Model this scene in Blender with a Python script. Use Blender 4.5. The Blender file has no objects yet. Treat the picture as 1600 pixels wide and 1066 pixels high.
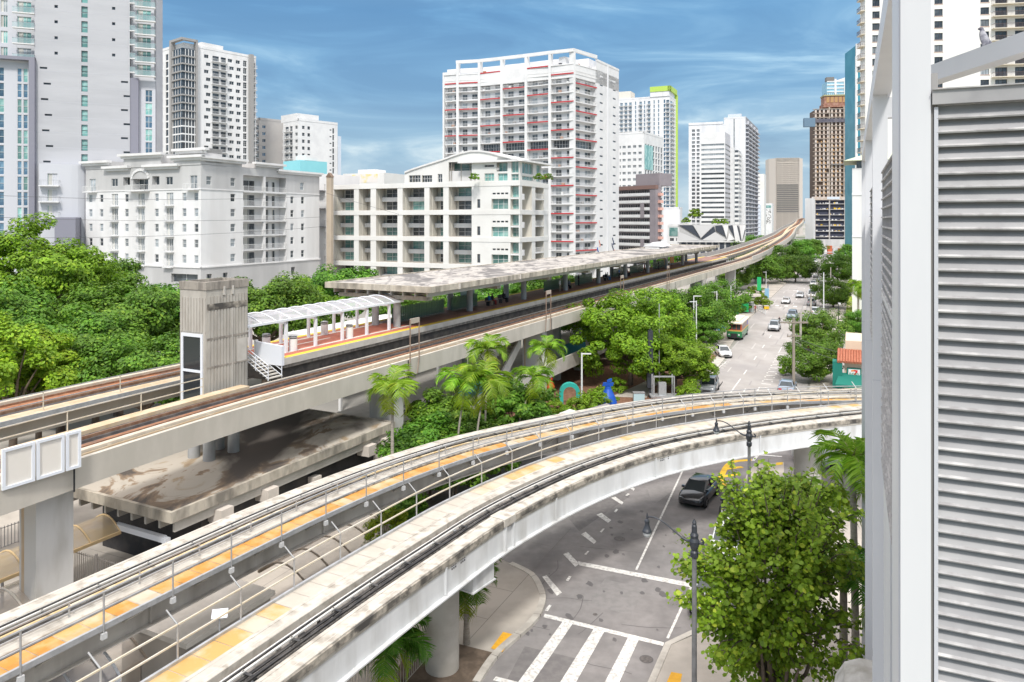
import bpy, bmesh, math, random
from mathutils import Vector, Matrix, noise
random.seed(7)
S = bpy.context.scene
COL = S.collection
# ---------------------------------------------------------------- camera, sky, sun, exposure
HC = 20.0; FP = 1155.0; CX = 800.0; CY = 345.0       # eye height, focal length in photo pixels, level horizon
cam = bpy.data.cameras.new('camera'); co = bpy.data.objects.new('camera', cam); COL.objects.link(co)
cam.sensor_width = 36; cam.lens = 36*FP/1600; cam.shift_y = -(533-CY)/1600
cam.clip_start = 0.1; cam.clip_end = 6000
co.location = (0, 0, HC); co.rotation_euler = (math.radians(90), 0, 0); S.camera = co
S.view_settings.view_transform = 'Standard'; S.view_settings.look = 'None'
S.view_settings.exposure = 0.32; S.view_settings.gamma = 1
SUN_EL, SUN_AZ = 52.0, 180.0                           # compass-like: 0 = +Y, clockwise
W = bpy.data.worlds.new('World'); S.world = W; W.use_nodes = True
wn = W.node_tree; wn.nodes.clear()
def N(t, ty, **k):
    n = t.nodes.new(ty)
    for a, b in k.items(): setattr(n, a, b)
    return n
def ramp(t, stops, interp='LINEAR'):
    r = N(t, 'ShaderNodeValToRGB'); cr = r.color_ramp; cr.interpolation = interp
    while len(cr.elements) > 1: cr.elements.remove(cr.elements[-1])
    cr.elements[0].position = stops[0][0]; cr.elements[0].color = (*stops[0][1], 1)
    for p, c in stops[1:]:
        e = cr.elements.new(p); e.color = (*c, 1)
    return r
wo = N(wn, 'ShaderNodeOutputWorld'); bg = N(wn, 'ShaderNodeBackground')
sky = N(wn, 'ShaderNodeTexSky', sky_type='NISHITA', sun_disc=False)
sky.sun_elevation = math.radians(SUN_EL); sky.sun_rotation = math.radians(SUN_AZ)
sky.air_density = 1.4; sky.dust_density = 2.0
tc = N(wn, 'ShaderNodeTexCoord'); sep = N(wn, 'ShaderNodeSeparateXYZ')
wn.links.new(tc.outputs['Generated'], sep.inputs[0])
# streaky stratus low in the sky, bright thin overcast overhead
mp = N(wn, 'ShaderNodeMapping'); mp.inputs['Scale'].default_value = (1.5, 1.5, 8.5); mp.inputs['Rotation'].default_value = (0.0, .08, 0)
wn.links.new(tc.outputs['Generated'], mp.inputs[0])
nz = N(wn, 'ShaderNodeTexNoise'); nz.inputs['Scale'].default_value = 1.9; nz.inputs['Detail'].default_value = 7; nz.inputs['Roughness'].default_value = .55
nz.inputs['Distortion'].default_value = .9
wn.links.new(mp.outputs[0], nz.inputs['Vector'])
base = ramp(wn, [(0.0, (.36, .47, .55)), (.03, (.36, .49, .59)), (.10, (.25, .40, .54)), (.17, (.17, .335, .52)), (.27, (.125, .29, .50)), (.34, (.17, .32, .49)), (.5, (.95, 1.0, 1.06)), (1, (1.65, 1.66, 1.68))])
wn.links.new(sep.outputs[2], base.inputs[0])
cl = ramp(wn, [(.0, (.72, .75, .80)), (.40, (.84, .86, .90)), (.50, (1, 1, 1)), (.57, (1.3, 1.18, 1.1)), (.64, (2.0, 1.55, 1.28)), (.76, (3.0, 2.1, 1.55))])
wn.links.new(nz.outputs['Fac'], cl.inputs[0])
mu = N(wn, 'ShaderNodeMix', data_type='RGBA', blend_type='MULTIPLY'); mu.inputs[0].default_value = 1
wn.links.new(base.outputs[0], mu.inputs[6]); wn.links.new(cl.outputs[0], mu.inputs[7])
sc_ = N(wn, 'ShaderNodeMix', data_type='RGBA', blend_type='MULTIPLY'); sc_.inputs[0].default_value = 1
sc_.inputs[7].default_value = (.008, .008, .008, 1)
wn.links.new(sky.outputs[0], sc_.inputs[6])
ad = N(wn, 'ShaderNodeMix', data_type='RGBA', blend_type='ADD'); ad.inputs[0].default_value = 1
wn.links.new(mu.outputs[2], ad.inputs[6]); wn.links.new(sc_.outputs[2], ad.inputs[7])
wn.links.new(ad.outputs[2], bg.inputs[0]); bg.inputs[1].default_value = 1.0
wn.links.new(bg.outputs[0], wo.inputs[0])
sl = bpy.data.lights.new('sun', 'SUN'); so = bpy.data.objects.new('sun', sl); COL.objects.link(so)
sl.energy = 2.5; sl.angle = math.radians(8); sl.color = (1, .965, .91)
_a, _e = math.radians(SUN_AZ), math.radians(SUN_EL)
so.rotation_euler = Vector((math.sin(_a)*math.cos(_e), math.cos(_a)*math.cos(_e), math.sin(_e))).to_track_quat('Z', 'Y').to_euler()
S.cycles.max_bounces = 6; S.cycles.diffuse_bounces = 3; S.cycles.glossy_bounces = 3; S.cycles.transparent_max_bounces = 8
S.cycles.caustics_reflective = False; S.cycles.caustics_refractive = False

# ---------------------------------------------------------------- helpers
def P(u, v, z=0.0):
    Y = (HC-z)*FP/(v-CY); return Vector(((u-CX)/FP*Y, Y, z))
def Q(u, v, Y): return Vector(((u-CX)/FP*Y, Y, HC+(CY-v)*Y/FP))
def frame(deg, x0=0, y0=0):
    a = math.radians(deg); D = Vector((math.sin(a), math.cos(a), 0)); R = Vector((D.y, -D.x, 0))
    return D, R
SD, SR = frame(26.9)      # station axis
TD, TR = frame(24.7)      # street axis
def ST(o, s, z=0.0): v = SD*s + SR*o; return Vector((v.x, v.y, z))
def TT(o, s, z=0.0): v = TD*s + TR*o; return Vector((v.x, v.y, z))

MATS = {}
def mat(name, c, c2=None, scale=1.0, rough=.7, metal=0.0, bump=0.0, c3=None, s2=None, stretch=None, spec=.4, rnd=0.0, lo=.42, hi=.6, detail=5, trans=0, alpha=1, coat=0, emit=None):
    if name in MATS: return MATS[name]
    m = bpy.data.materials.new(name); MATS[name] = m; m.use_nodes = True
    t = m.node_tree; b = t.nodes['Principled BSDF']
    b.inputs['Roughness'].default_value = rough; b.inputs['Metallic'].default_value = metal
    b.inputs['Specular IOR Level'].default_value = spec; b.inputs['Coat Weight'].default_value = coat
    b.inputs['Base Color'].default_value = (*c, 1)
    if alpha < 1: b.inputs['Alpha'].default_value = alpha
    out = None
    if c2 or bump:
        tc = N(t, 'ShaderNodeTexCoord'); mp = N(t, 'ShaderNodeMapping'); t.links.new(tc.outputs['Object'], mp.inputs[0])
        if stretch: mp.inputs['Scale'].default_value = stretch
        n = N(t, 'ShaderNodeTexNoise'); n.inputs['Scale'].default_value = scale; n.inputs['Detail'].default_value = detail; n.inputs['Roughness'].default_value = .6
        t.links.new(mp.outputs[0], n.inputs['Vector'])
        if c2:
            r = ramp(t, [(lo, c), (hi, c2)]); t.links.new(n.outputs['Fac'], r.inputs[0]); out = r.outputs[0]
        if c3:
            n2 = N(t, 'ShaderNodeTexNoise'); n2.inputs['Scale'].default_value = s2 or scale*.23; n2.inputs['Detail'].default_value = 6
            t.links.new(mp.outputs[0], n2.inputs['Vector'])
            r2 = ramp(t, [(.5, (0, 0, 0)), (.66, (1, 1, 1))]); t.links.new(n2.outputs['Fac'], r2.inputs[0])
            mx = N(t, 'ShaderNodeMix', data_type='RGBA'); t.links.new(r2.outputs[0], mx.inputs[0])
            t.links.new(out, mx.inputs[6]); mx.inputs[7].default_value = (*c3, 1); out = mx.outputs[2]
        if bump:
            bp = N(t, 'ShaderNodeBump'); bp.inputs['Strength'].default_value = bump; bp.inputs['Distance'].default_value = .05
            t.links.new(n.outputs['Fac'], bp.inputs['Height']); t.links.new(bp.outputs[0], b.inputs['Normal'])
    if rnd:
        oi = N(t, 'ShaderNodeObjectInfo'); h = N(t, 'ShaderNodeHueSaturation')
        m2 = N(t, 'ShaderNodeMapRange'); m2.inputs[3].default_value = 1-rnd; m2.inputs[4].default_value = 1+rnd
        t.links.new(oi.outputs['Random'], m2.inputs[0]); t.links.new(m2.outputs[0], h.inputs['Value'])
        if out: t.links.new(out, h.inputs['Color'])
        else: h.inputs['Color'].default_value = (*c, 1)
        out = h.outputs[0]
    if out: t.links.new(out, b.inputs['Base Color'])
    if trans:
        tr = N(t, 'ShaderNodeBsdfTranslucent'); ms = N(t, 'ShaderNodeMixShader'); ms.inputs[0].default_value = trans
        if out: t.links.new(out, tr.inputs[0])
        else: tr.inputs[0].default_value = (*c, 1)
        mo = t.nodes['Material Output']
        t.links.new(b.outputs[0], ms.inputs[1]); t.links.new(tr.outputs[0], ms.inputs[2]); t.links.new(ms.outputs[0], mo.inputs[0])
    if emit:
        b.inputs['Emission Color'].default_value = (*c, 1); b.inputs['Emission Strength'].default_value = emit
    return m
white = mat('white_paint', (.78, .78, .775), (.71, .71, .71), .25, .6)
concrete = mat('concrete', (.50, .47, .42), (.40, .375, .335), .7, .85, bump=.15, c3=(.30, .28, .25), s2=.35)
conc_light = mat('light_concrete', (.54, .515, .47), (.47, .445, .40), .9, .8, bump=.1)
metal_g = mat('galvanised_steel', (.50, .51, .52), (.42, .43, .44), 3, .45, .5)
dark = mat('dark_void', (.02, .02, .022), rough=.8)
black_m = mat('black_metal', (.02, .022, .03), rough=.45)

class MB:
    def __init__(s): s.v = []; s.f = []; s.m = []; s.mats = []; s.sm = []
    def mi(s, m):
        if m not in s.mats: s.mats.append(m)
        return s.mats.index(m)
    def face(s, pts, m, sm=False):
        k = len(s.v); s.v += [tuple(p) for p in pts]; s.f.append(tuple(range(k, k+len(pts)))); s.m.append(s.mi(m)); s.sm.append(sm)
    def faces(s, vs, fs, m, sm=False):
        k = len(s.v); s.v += [tuple(p) for p in vs]; i = s.mi(m)
        for f in fs: s.f.append(tuple(k+a for a in f)); s.m.append(i); s.sm.append(sm)
    def obox(s, o, a, b, c, m):       # box from corner o, three edge vectors
        o, a, b, c = map(Vector, (o, a, b, c))
        vs = [o, o+a, o+a+b, o+b, o+c, o+a+c, o+a+b+c, o+b+c]
        fs = [(0, 3, 2, 1), (4, 5, 6, 7), (0, 1, 5, 4), (1, 2, 6, 5), (2, 3, 7, 6), (3, 0, 4, 7)]
        if a.cross(b).dot(c) < 0: fs = [f[::-1] for f in fs]
        s.faces(vs, fs, m)
    def box(s, x0, x1, y0, y1, z0, z1, m): s.obox((x0, y0, z0), (x1-x0, 0, 0), (0, y1-y0, 0), (0, 0, z1-z0), m)
    def cyl(s, p0, p1, r0, m, r1=None, n=8, cap=True, sm=True):
        p0, p1 = Vector(p0), Vector(p1); r1 = r0 if r1 is None else r1; d = (p1-p0)
        if d.length < 1e-6: return
        d.normalize(); a = d.orthogonal().normalized(); b = d.cross(a)
        vs = []
        for p, r in ((p0, r0), (p1, r1)):
            for i in range(n):
                t = 2*math.pi*i/n; vs.append(p+(a*math.cos(t)+b*math.sin(t))*r)
        s.faces(vs, [(i, (i+1) % n, n+(i+1) % n, n+i) for i in range(n)], m, sm)
        if cap:
            s.faces(vs, [tuple(range(n))[::-1], tuple(range(n, 2*n))], m)
    def tube(s, pts, r, m, n=6):
        pts = [Vector(p) for p in pts]
        for i in range(len(pts)-1):
            r0 = r[i] if isinstance(r, (list, tuple)) else r; r1 = r[i+1] if isinstance(r, (list, tuple)) else r
            s.cyl(pts[i], pts[i+1], r0, m, r1, n)
    def prism(s, poly, z0, z1, m, side=None):
        n = len(poly); ar = sum(poly[i][0]*poly[(i+1) % n][1]-poly[(i+1) % n][0]*poly[i][1] for i in range(n))
        if ar < 0: poly = poly[::-1]
        z0 = z0 if isinstance(z0, (list, tuple)) else [z0]*n; z1 = z1 if isinstance(z1, (list, tuple)) else [z1]*n
        vs = [(p[0], p[1], z) for p, z in zip(poly, z0)]+[(p[0], p[1], z) for p, z in zip(poly, z1)]
        s.faces(vs, [tuple(range(n))[::-1], tuple(range(n, 2*n))], m)
        s.faces(vs, [(i, (i+1) % n, n+(i+1) % n, n+i) for i in range(n)], side or m)
    def sweep(s, path, prof, m, closed=True, cap=True):
        """prof: list of (offset to the right, z); path: list of (x,y,z0) points"""
        n = len(prof); vs = []
        for i, p in enumerate(path):
            a = path[max(i-1, 0)]; b = path[min(i+1, len(path)-1)]
            d = Vector((b[0]-a[0], b[1]-a[1], 0)).normalized(); r = Vector((d.y, -d.x, 0))
            for o, z in prof: vs.append((p[0]+r.x*o, p[1]+r.y*o, p[2]+z))
        fs = []
        for i in range(len(path)-1):
            for j in range(n if closed else n-1):
                k = (j+1) % n; fs.append((i*n+j, (i+1)*n+j, (i+1)*n+k, i*n+k))
        s.faces(vs, fs, m)
        if closed and cap:
            L = (len(path)-1)*n
            s.faces(vs, [tuple(range(n))[::-1], tuple(range(L, L+n))], m)
    def build(s, name, parent=None, recalc=False):
        me = bpy.data.meshes.new(name)
        o = bpy.data.objects.new(name, me)
        off = Vector((0, 0, 0))
        if parent is not None:
            if parent.get('_off'): off = Vector(parent['_off'])
            elif parent.get('_w'): off = Vector(parent.location)
        me.from_pydata([(a[0]-off.x, a[1]-off.y, a[2]-off.z) for a in s.v], [], s.f)
        for m in s.mats: me.materials.append(m)
        me.polygons.foreach_set('material_index', s.m); me.polygons.foreach_set('use_smooth', s.sm)
        if recalc:
            bm = bmesh.new(); bm.from_mesh(me); bmesh.ops.remove_doubles(bm, verts=bm.verts, dist=1e-4)
            bmesh.ops.recalc_face_normals(bm, faces=bm.faces); bm.to_mesh(me); bm.free()
        me.update(); COL.objects.link(o)
        if parent is not None:
            o.parent = parent
            if off.length > 0: o['_off'] = list(off)
        return o
def smooth(pts, n=6):
    pts = [Vector(p) for p in pts]; out = []
    for i in range(len(pts)-1):
        p0 = pts[max(i-1, 0)]; p1 = pts[i]; p2 = pts[i+1]; p3 = pts[min(i+2, len(pts)-1)]
        for k in range(n):
            t = k/n; out.append(.5*((2*p1)+(p2-p0)*t+(2*p0-5*p1+4*p2-p3)*t*t+(3*p1-p0-3*p2+p3)*t**3))
    out.append(pts[-1]); return out
def resample(path, step):
    L = [0]
    for i in range(1, len(path)): L.append(L[-1]+(path[i]-path[i-1]).length)
    n = max(1, round(L[-1]/step)); out = []; j = 0
    for k in range(n+1):
        t = L[-1]*k/n
        while j < len(L)-2 and L[j+1] < t: j += 1
        f = (t-L[j])/max(1e-9, L[j+1]-L[j]); out.append(path[j].lerp(path[j+1], min(1, f)))
    return out
def offs(path, o, dz=0):
    out = []
    for i, p in enumerate(path):
        a = path[max(i-1, 0)]; b = path[min(i+1, len(path)-1)]
        d = Vector((b.x-a.x, b.y-a.y, 0)).normalized(); out.append(Vector((p.x+d.y*o, p.y-d.x*o, p.z+dz)))
    return out
def tag(o, label, cat, group=None):
    o['label'] = label; o['category'] = cat
    if group: o['group'] = group
    return o
def thing(name, label, cat, loc=(0, 0, 0), group=None, rz=0, world=True):
    o = bpy.data.objects.new(name, None); COL.objects.link(o); o.location = loc; o.rotation_euler = (0, 0, rz); o.empty_display_size = .3
    if world and rz == 0: o['_w'] = 1
    return tag(o, label, cat, group)
def struct(mb, name, kind='structure'):
    o = mb.build(name); o['kind'] = kind; return o
def dup(root, loc, rz=0, label=None, group=None, scale=None):
    r = root.copy(); COL.objects.link(r); r.location = loc; r.rotation_euler = (0, 0, rz)
    if scale: r.scale = scale if isinstance(scale, (tuple, list)) else (scale,)*3
    if label: r['label'] = label
    if group: r['group'] = group
    for ch in root.children:
        c = ch.copy(); COL.objects.link(c); c.parent = r
        for g in ch.children:
            d = g.copy(); COL.objects.link(d); d.parent = c
    return r
def inview(p, m=60):
    if p[1] < .5: return False
    u = CX+p[0]/p[1]*FP; v = CY-(p[2]-HC)/p[1]*FP
    return -m < u < 1600+m and -m < v < 1066+m
# ---------------------------------------------------------------- ground, street, pavements, markings
def toT(p): return p.x*TR.x+p.y*TR.y, p.x*TD.x+p.y*TD.y
asphalt = mat('asphalt', (.225, .212, .208), (.27, .255, .25), 1.6, .9, bump=.08, c3=(.175, .166, .164), s2=.32, detail=11, lo=.36, hi=.64)
asph_far = mat('worn_asphalt', (.33, .31, .295), (.40, .38, .365), .25, .9, c3=(.30, .285, .28), s2=.08, detail=8, stretch=(1, .6, 1))
pave = mat('pavement', (.47, .43, .38), (.40, .365, .32), .5, .85, c3=(.33, .30, .27), s2=.22, detail=8)
kerbm = mat('kerb_concrete', (.52, .49, .44), (.40, .37, .33), 1.2, .85)
paint_w = mat('road_paint', (.74, .73, .70), (.60, .58, .55), 3, .75, lo=.45, hi=.6, c3=(.45, .435, .42), s2=6, detail=10)
paint_y = mat('yellow_road_paint', (.85, .55, .02), (.70, .42, .03), 2, .7)
tact = mat('tactile_yellow', (.80, .42, .03), (.70, .36, .03), 5, .7)
soil = mat('soil', (.10, .075, .055), (.16, .12, .09), 1.5, .95, bump=.3)
mulch = mat('mulch', (.17, .085, .05), (.25, .14, .09), 2.5, .95, bump=.3)
grass_m = mat('lawn_grass', (.22, .30, .03), (.34, .38, .07), .5, .95, c3=(.50, .44, .30), s2=.12, bump=.2)
groundm = mat('city_ground', (.30, .29, .27), (.38, .36, .33), .02, .95, c3=(.10, .14, .05), s2=.008)
g = MB(); g.face([(-3500, -800, -.03), (3500, -800, -.03), (3500, 5500, -.03), (-3500, 5500, -.03)], groundm); struct(g, 'ground')
def flat(name, pts, z, m):
    b = MB(); n = len(pts); ar = sum(pts[i][0]*pts[(i+1) % n][1]-pts[(i+1) % n][0]*pts[i][1] for i in range(n))
    if ar < 0: pts = pts[::-1]
    b.face([(p[0], p[1], z) for p in pts], m); return struct(b, name)
def slab(name, pts, z, m, side=None):
    b = MB(); b.prism([(p[0], p[1]) for p in pts], -.03, z, m, side or kerbm); return struct(b, name)
cornerL = [P(*q, .12) for q in [(744, 1066), (776, 1020), (831, 971), (846, 945), (847, 925), (831, 897), (798, 880)]]
L1 = smooth(cornerL, 4)
near = [TT(-8, 18), TT(-8, 34.8), TT(-7, 36.6), TT(-3.6, 38), TT(-3.6, 54), TT(0, 57), TT(34, 57), TT(34, 71), TT(0, 71), TT(-4.9, 75), TT(-15.8, 75), TT(-22, 70), TT(-42, 66), TT(-42, 46)]
near += [p for p in L1[::-1]] + [TT(-15.5, 18)]
flat('street', near, .0, asphalt)
flat('street', [TT(-4.9, 75), TT(-4.9, 1300), TT(-18.8, 1300), TT(-18.8, 150), TT(-16.4, 110), TT(-15.8, 75)], .004, asph_far)
# pavements with kerb steps
slab('pavement', [TT(-70, 12), TT(-15.6, 12)]+[p for p in L1]+[TT(-42, 45.5), TT(-70, 45.5)], .12, pave)
for off_, nm in ((.0, 'kerb'),):
    b = MB(); b.sweep([Vector((p.x, p.y, 0)) for p in resample(L1, .6)], [(-.18, -.02), (.18, -.02), (.16, .15), (-.18, .15)], kerbm); struct(b, nm)
slab('pavement', [TT(-7.7, 12), TT(-7.7, 34.6), TT(-6.6, 36.3), TT(-3.3, 37.6), TT(3, 38), TT(3, 12)], .13, pave)
b = MB(); b.sweep([TT(-7.85, s_) for s_ in (12, 20, 28, 34.6)]+[TT(-6.8, 36.4), TT(-5, 37.4), TT(-3.3, 37.75)], [(-.16, -.02), (.16, -.02), (.16, .16), (-.14, .16)], kerbm); struct(b, 'kerb')
slab('pavement', [TT(-3.3, 37.6), TT(-3.3, 54), TT(0, 56.6), TT(34, 56.6), TT(34, 38)], .135, pave)
slab('pavement', [TT(-4.6, 75.4), TT(-4.6, 1200), TT(-1.6, 1200), TT(-1.6, 75.4)], .13, pave)
slab('pavement', [TT(-19.1, 150), TT(-19.1, 1200), TT(-25, 1200), TT(-25, 122), TT(-17, 111)], .13, pave)
slab('pavement', [TT(-16.1, 76), TT(-16.7, 110), TT(-18, 112), TT(-17.4, 76)], .13, kerbm)
flat('planting_bed', [TT(-17.4, 74), TT(-18.2, 112), TT(-25, 124), TT(-40, 120), TT(-46, 62), TT(-24, 62)], .02, mulch)
flat('path', [P(*q, .03) for q in [(955, 620), (1000, 600), (1030, 585), (1046, 590), (1020, 606), (1010, 622)]], .035, pave)
flat('planting_bed', [P(*q, .13) for q in [(650, 985), (700, 1002), (776, 1021), (742, 1068), (600, 1090)]], .128, soil)
flat('island', [P(*q, .13) for q in [(1168, 736), (1180, 724), (1225, 720), (1225, 755), (1190, 775), (1160, 760)]], .02, pave)
flat('lawn', [TT(-1.2, 152), TT(-1.2, 215), TT(40, 215), TT(40, 152)], .03, grass_m)
flat('car_park', [TT(-1.4, 75), TT(-1.4, 128), TT(60, 128), TT(60, 75)], .02, asph_far)
flat('plaza', [TT(-1.4, 216), TT(-1.4, 330), TT(60, 330), TT(60, 216)], .02, pave)
for q in ([(767, 1013), (785, 1019), (803, 991.5), (786, 987.5)], [(1040, 1070), (1049, 1050), (1066, 1053), (1062, 1072)]):
    flat('tactile_paving', [P(*a, .14) for a in q], .142, tact)
MK = MB()
_mz = [0.0]
def mk(q, m=paint_w, z=.012):
    _mz[0] += .0006; z += _mz[0] if z < .015 else 0
    pts = [P(a, b_, z) for a, b_ in q]; n = len(pts)
    ar = sum(pts[i].x*pts[(i+1) % n].y-pts[(i+1) % n].x*pts[i].y for i in range(n))
    MK.face(pts if ar > 0 else pts[::-1], m)
def line(p0, p1, w, m=paint_w, z=.012):
    _mz[0] += .0006; z += _mz[0] if z < .015 else 0
    p0, p1 = Vector(p0), Vector(p1); d = (p1-p0).normalized(); r = Vector((d.y, -d.x, 0))*w/2
    MK.face([(p0+r).to_tuple()[:2]+(z,), (p1+r).to_tuple()[:2]+(z,), (p1-r).to_tuple()[:2]+(z,), (p0-r).to_tuple()[:2]+(z,)], m)
mk([(851, 959), (1038, 1004), (1036, 1009.5), (849, 964.5)])
mk([(880, 970), (896, 973), (831, 1068), (808, 1068)]); mk([(929.5, 980), (946, 984), (899, 1068), (874, 1068)]); mk([(984, 991), (1000, 995.5), (967, 1068), (944, 1068)])
mk([(775, 1057), (830, 1071), (828, 1077), (770, 1063)])
mk([(903, 877), (1080, 911), (1080, 918), (905, 883.5)])
line(P(1068, 733), P(994, 891), .13); line(P(1080, 917), P(1043, 998), .13)
for q in ([(847, 901), (854, 899), (878, 926), (870, 931)], [(880, 866), (888, 863), (905, 881), (899, 886)], [(908, 835), (915, 831), (932, 846), (928, 850)], [(932, 804.5), (940, 801.5), (955, 813), (950, 817)], [(955, 778), (961, 776), (974, 785), (972, 789)], [(981, 761), (985, 759), (992, 764), (990, 767)],
          [(858, 945), (862, 946), (856, 955), (851, 954)], [(889, 900), (893, 901), (888, 908), (884, 907)], [(918, 861), (921, 861), (916, 867), (913, 866)], [(942, 826), (945, 826), (940, 832), (937, 831)], [(963, 795), (966, 796), (962, 801), (959, 800)], [(981, 771), (984, 772), (980, 775), (977, 774)]): mk(q)
yl = smooth([P(1176, 719), P(1150, 721), P(1137, 727), P(1129, 740), P(1126, 750), P(1131, 756), P(1149, 764)], 5)
MK.sweep([Vector((p.x, p.y, .0)) for p in yl], [(-.22, .012), (.22, .012)], paint_y, closed=False)
line(P(1134, 733), P(1160, 730), .42, paint_y, .016); line(P(1130, 745), P(1153, 741), .42, paint_y, .016)
line(P(1176, 721), P(1185, 711), .25); line(P(1184, 711), P(1222, 714), .3)
mk([(1213, 723), (1223, 722), (1223, 726), (1212, 727)], paint_y, .03)
def tl(o0, s0, o1, s1, w, m=paint_w): line(TT(o0, s0), TT(o1, s1), w, m, .016)
tl(-12.9, 76, -12.8, 97, .14)
for k in range(60): tl(-12.8, 100+k*11, -12.8, 103+k*11, .14)
for k in range(46): tl(-9.2 if k > 12 else -9.3, 185+k*12, -9.2, 188+k*12, .12)
tl(-10.1, 88.5, -10.1, 93, .14); tl(-9, 88.5, -9, 93, .14); tl(-10.1, 93, -9, 93, .2); tl(-10.1, 88.5, -9, 88.5, .2)
tl(-10.1, 119, -10.1, 124, .14); tl(-9, 119, -9, 124, .14); tl(-10.1, 124, -9, 124, .2); tl(-10.1, 119, -9, 119, .2)
for k in range(9): tl(-10.1, 95.2+k*2.7, -9., 95.2+k*2.7, .28)
for k in range(9): tl(-10.1, 96.6+k*2.7, -10.1, 97.0+k*2.7, .2); tl(-9, 96.6+k*2.7, -9, 97.0+k*2.7, .2)
for k in range(5): tl(-10.1, 127+k*3, -9., 127+k*3, .28)
MK.face([TT(-11.75, 89, .016), TT(-11.25, 89, .016), TT(-11.5, 87.2, .016)], paint_w); tl(-11.5, 88.5, -11.5, 91.5, .16)
for k in range(7): tl(-18.4+k*2, 184, -17.6+k*2, 184, 2.2)
for k in range(6): tl(-18+k*2.2, 268, -17.2+k*2.2, 268, 3)
for k in range(6): tl(-18+k*2.2, 292, -17.2+k*2.2, 292, 3)
tl(-19, 180.5, -5, 180.5, .3); tl(-16.8, 96, -16.2, 108, .14)
for k in range(5): tl(-17.6, 103+k*1.6, -15.8, 103+k*1.6, .22)
tl(-15.3, 225, -13.8, 225, 1.4)
struct(MK, 'road_markings')
rg = random.Random(12); pm_ = [mat('asphalt_patch', (.165, .155, .155), (.20, .19, .185), 2.5, .9), mat('asphalt_patch_pale', (.265, .25, .245), (.23, .22, .215), 2.5, .9), mat('crack_seal', (.12, .113, .113), rough=.7)]
b = MB()
for q in ([(820, 1010), (905, 1030), (880, 1066), (790, 1066)], [(945, 905), (1010, 920), (985, 960), (915, 945)], [(880, 800), (960, 760), (985, 775), (905, 830)], [(1010, 760), (1050, 745), (1060, 760), (1020, 790)], [(1090, 850), (1120, 835), (1130, 860), (1100, 880)]):
    pts = [P(*a, .0025+.0004*len(b.f)) for a in q]; b.face(pts if (pts[1]-pts[0]).cross(pts[2]-pts[1]).z > 0 else pts[::-1], pm_[len(b.f) % 2])
for k in range(12):
    p = P(rg.uniform(800, 1100), rg.uniform(760, 1060), .006); a = rg.uniform(0, 6.28); d = Vector((math.cos(a), math.sin(a), 0)); pts = [p]
    for j in range(rg.randint(3, 8)): a += rg.uniform(-.3, .3); pts.append(pts[-1]+Vector((math.cos(a), math.sin(a), 0))*rg.uniform(.3, .8))
    b.sweep(pts, [(-.018, 0), (.018, 0)], pm_[2], closed=False)
for q, r_ in (((968, 842), .36), ((1030, 700), .36), ((1010, 1030), .32), ((930, 960), .12)):
    p = P(*q, .007); b.face([p+Vector((math.cos(t*.39)*r_, math.sin(t*.39)*r_, 0)) for t in range(16)], pm_[2]); b.face([p+Vector((math.cos(t*.39)*r_*.86, math.sin(t*.39)*r_*.86, .002)) for t in range(16)], mat('iron_cover', (.13, .12, .115), (.19, .17, .16), 9, .6, .4))
for k in range(160):
    s_ = rg.uniform(80, 400); o_ = rg.choice([-17.3, -14.6, -11.6, -7.2])+rg.uniform(-.5, .5); L_ = rg.uniform(2, 9); b.face([TT(o_, s_, .007), TT(o_+rg.uniform(.1, .3), s_, .007), TT(o_+.15, s_+L_, .007), TT(o_, s_+L_, .007)], rg.choice([mat('worn_streak', (.30, .285, .28), rough=.9), mat('pale_streak', (.46, .44, .425), rough=.9)]))
for k in range(40):      # oil drips and short tyre scuffs, mostly by the stop line and the dashed markings
    p = P(rg.uniform(820, 1060), rg.uniform(770, 1000), .0062); a = rg.uniform(0, 6.28); r_ = rg.uniform(.05, .22); n_ = 9
    b.face([p+Vector((math.cos(a+t*6.283/n_)*r_*rg.uniform(.6, 1.3), math.sin(a+t*6.283/n_)*r_*rg.uniform(.6, 1.3)*1.6, k*.00002)) for t in range(n_)], mat('oil_spot', (.13, .123, .123), rough=.7))
struct(b, 'road_patches')
b = MB(); LL = resample(L1, 2.2)
for p, q in zip(LL, LL[1:]):
    d = (q-p).normalized(); r = Vector((d.y, -d.x, 0)); b.obox(Vector((p.x, p.y, 0))-r*.185, d*.02, r*.37, (0, 0, .153), mat('joint_dark', (.16, .15, .14), rough=.9))
for i in range(9):
    for a_, b_ in ((TT(-16.5-i*2.1, 20), TT(-16.5-i*2.1, 45)), (TT(-42, 18+i*3), TT(-16.5, 18+i*3))):
        d = (b_-a_).normalized(); r = Vector((d.y, -d.x, 0))*.012; b.face([a_-r+Vector((0, 0, .1225)), b_-r+Vector((0, 0, .1225)), b_+r+Vector((0, 0, .1225)), a_+r+Vector((0, 0, .1225))][::-1], mat('joint_dark', (0, 0, 0)))
struct(b, 'pavement_joints')
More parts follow.
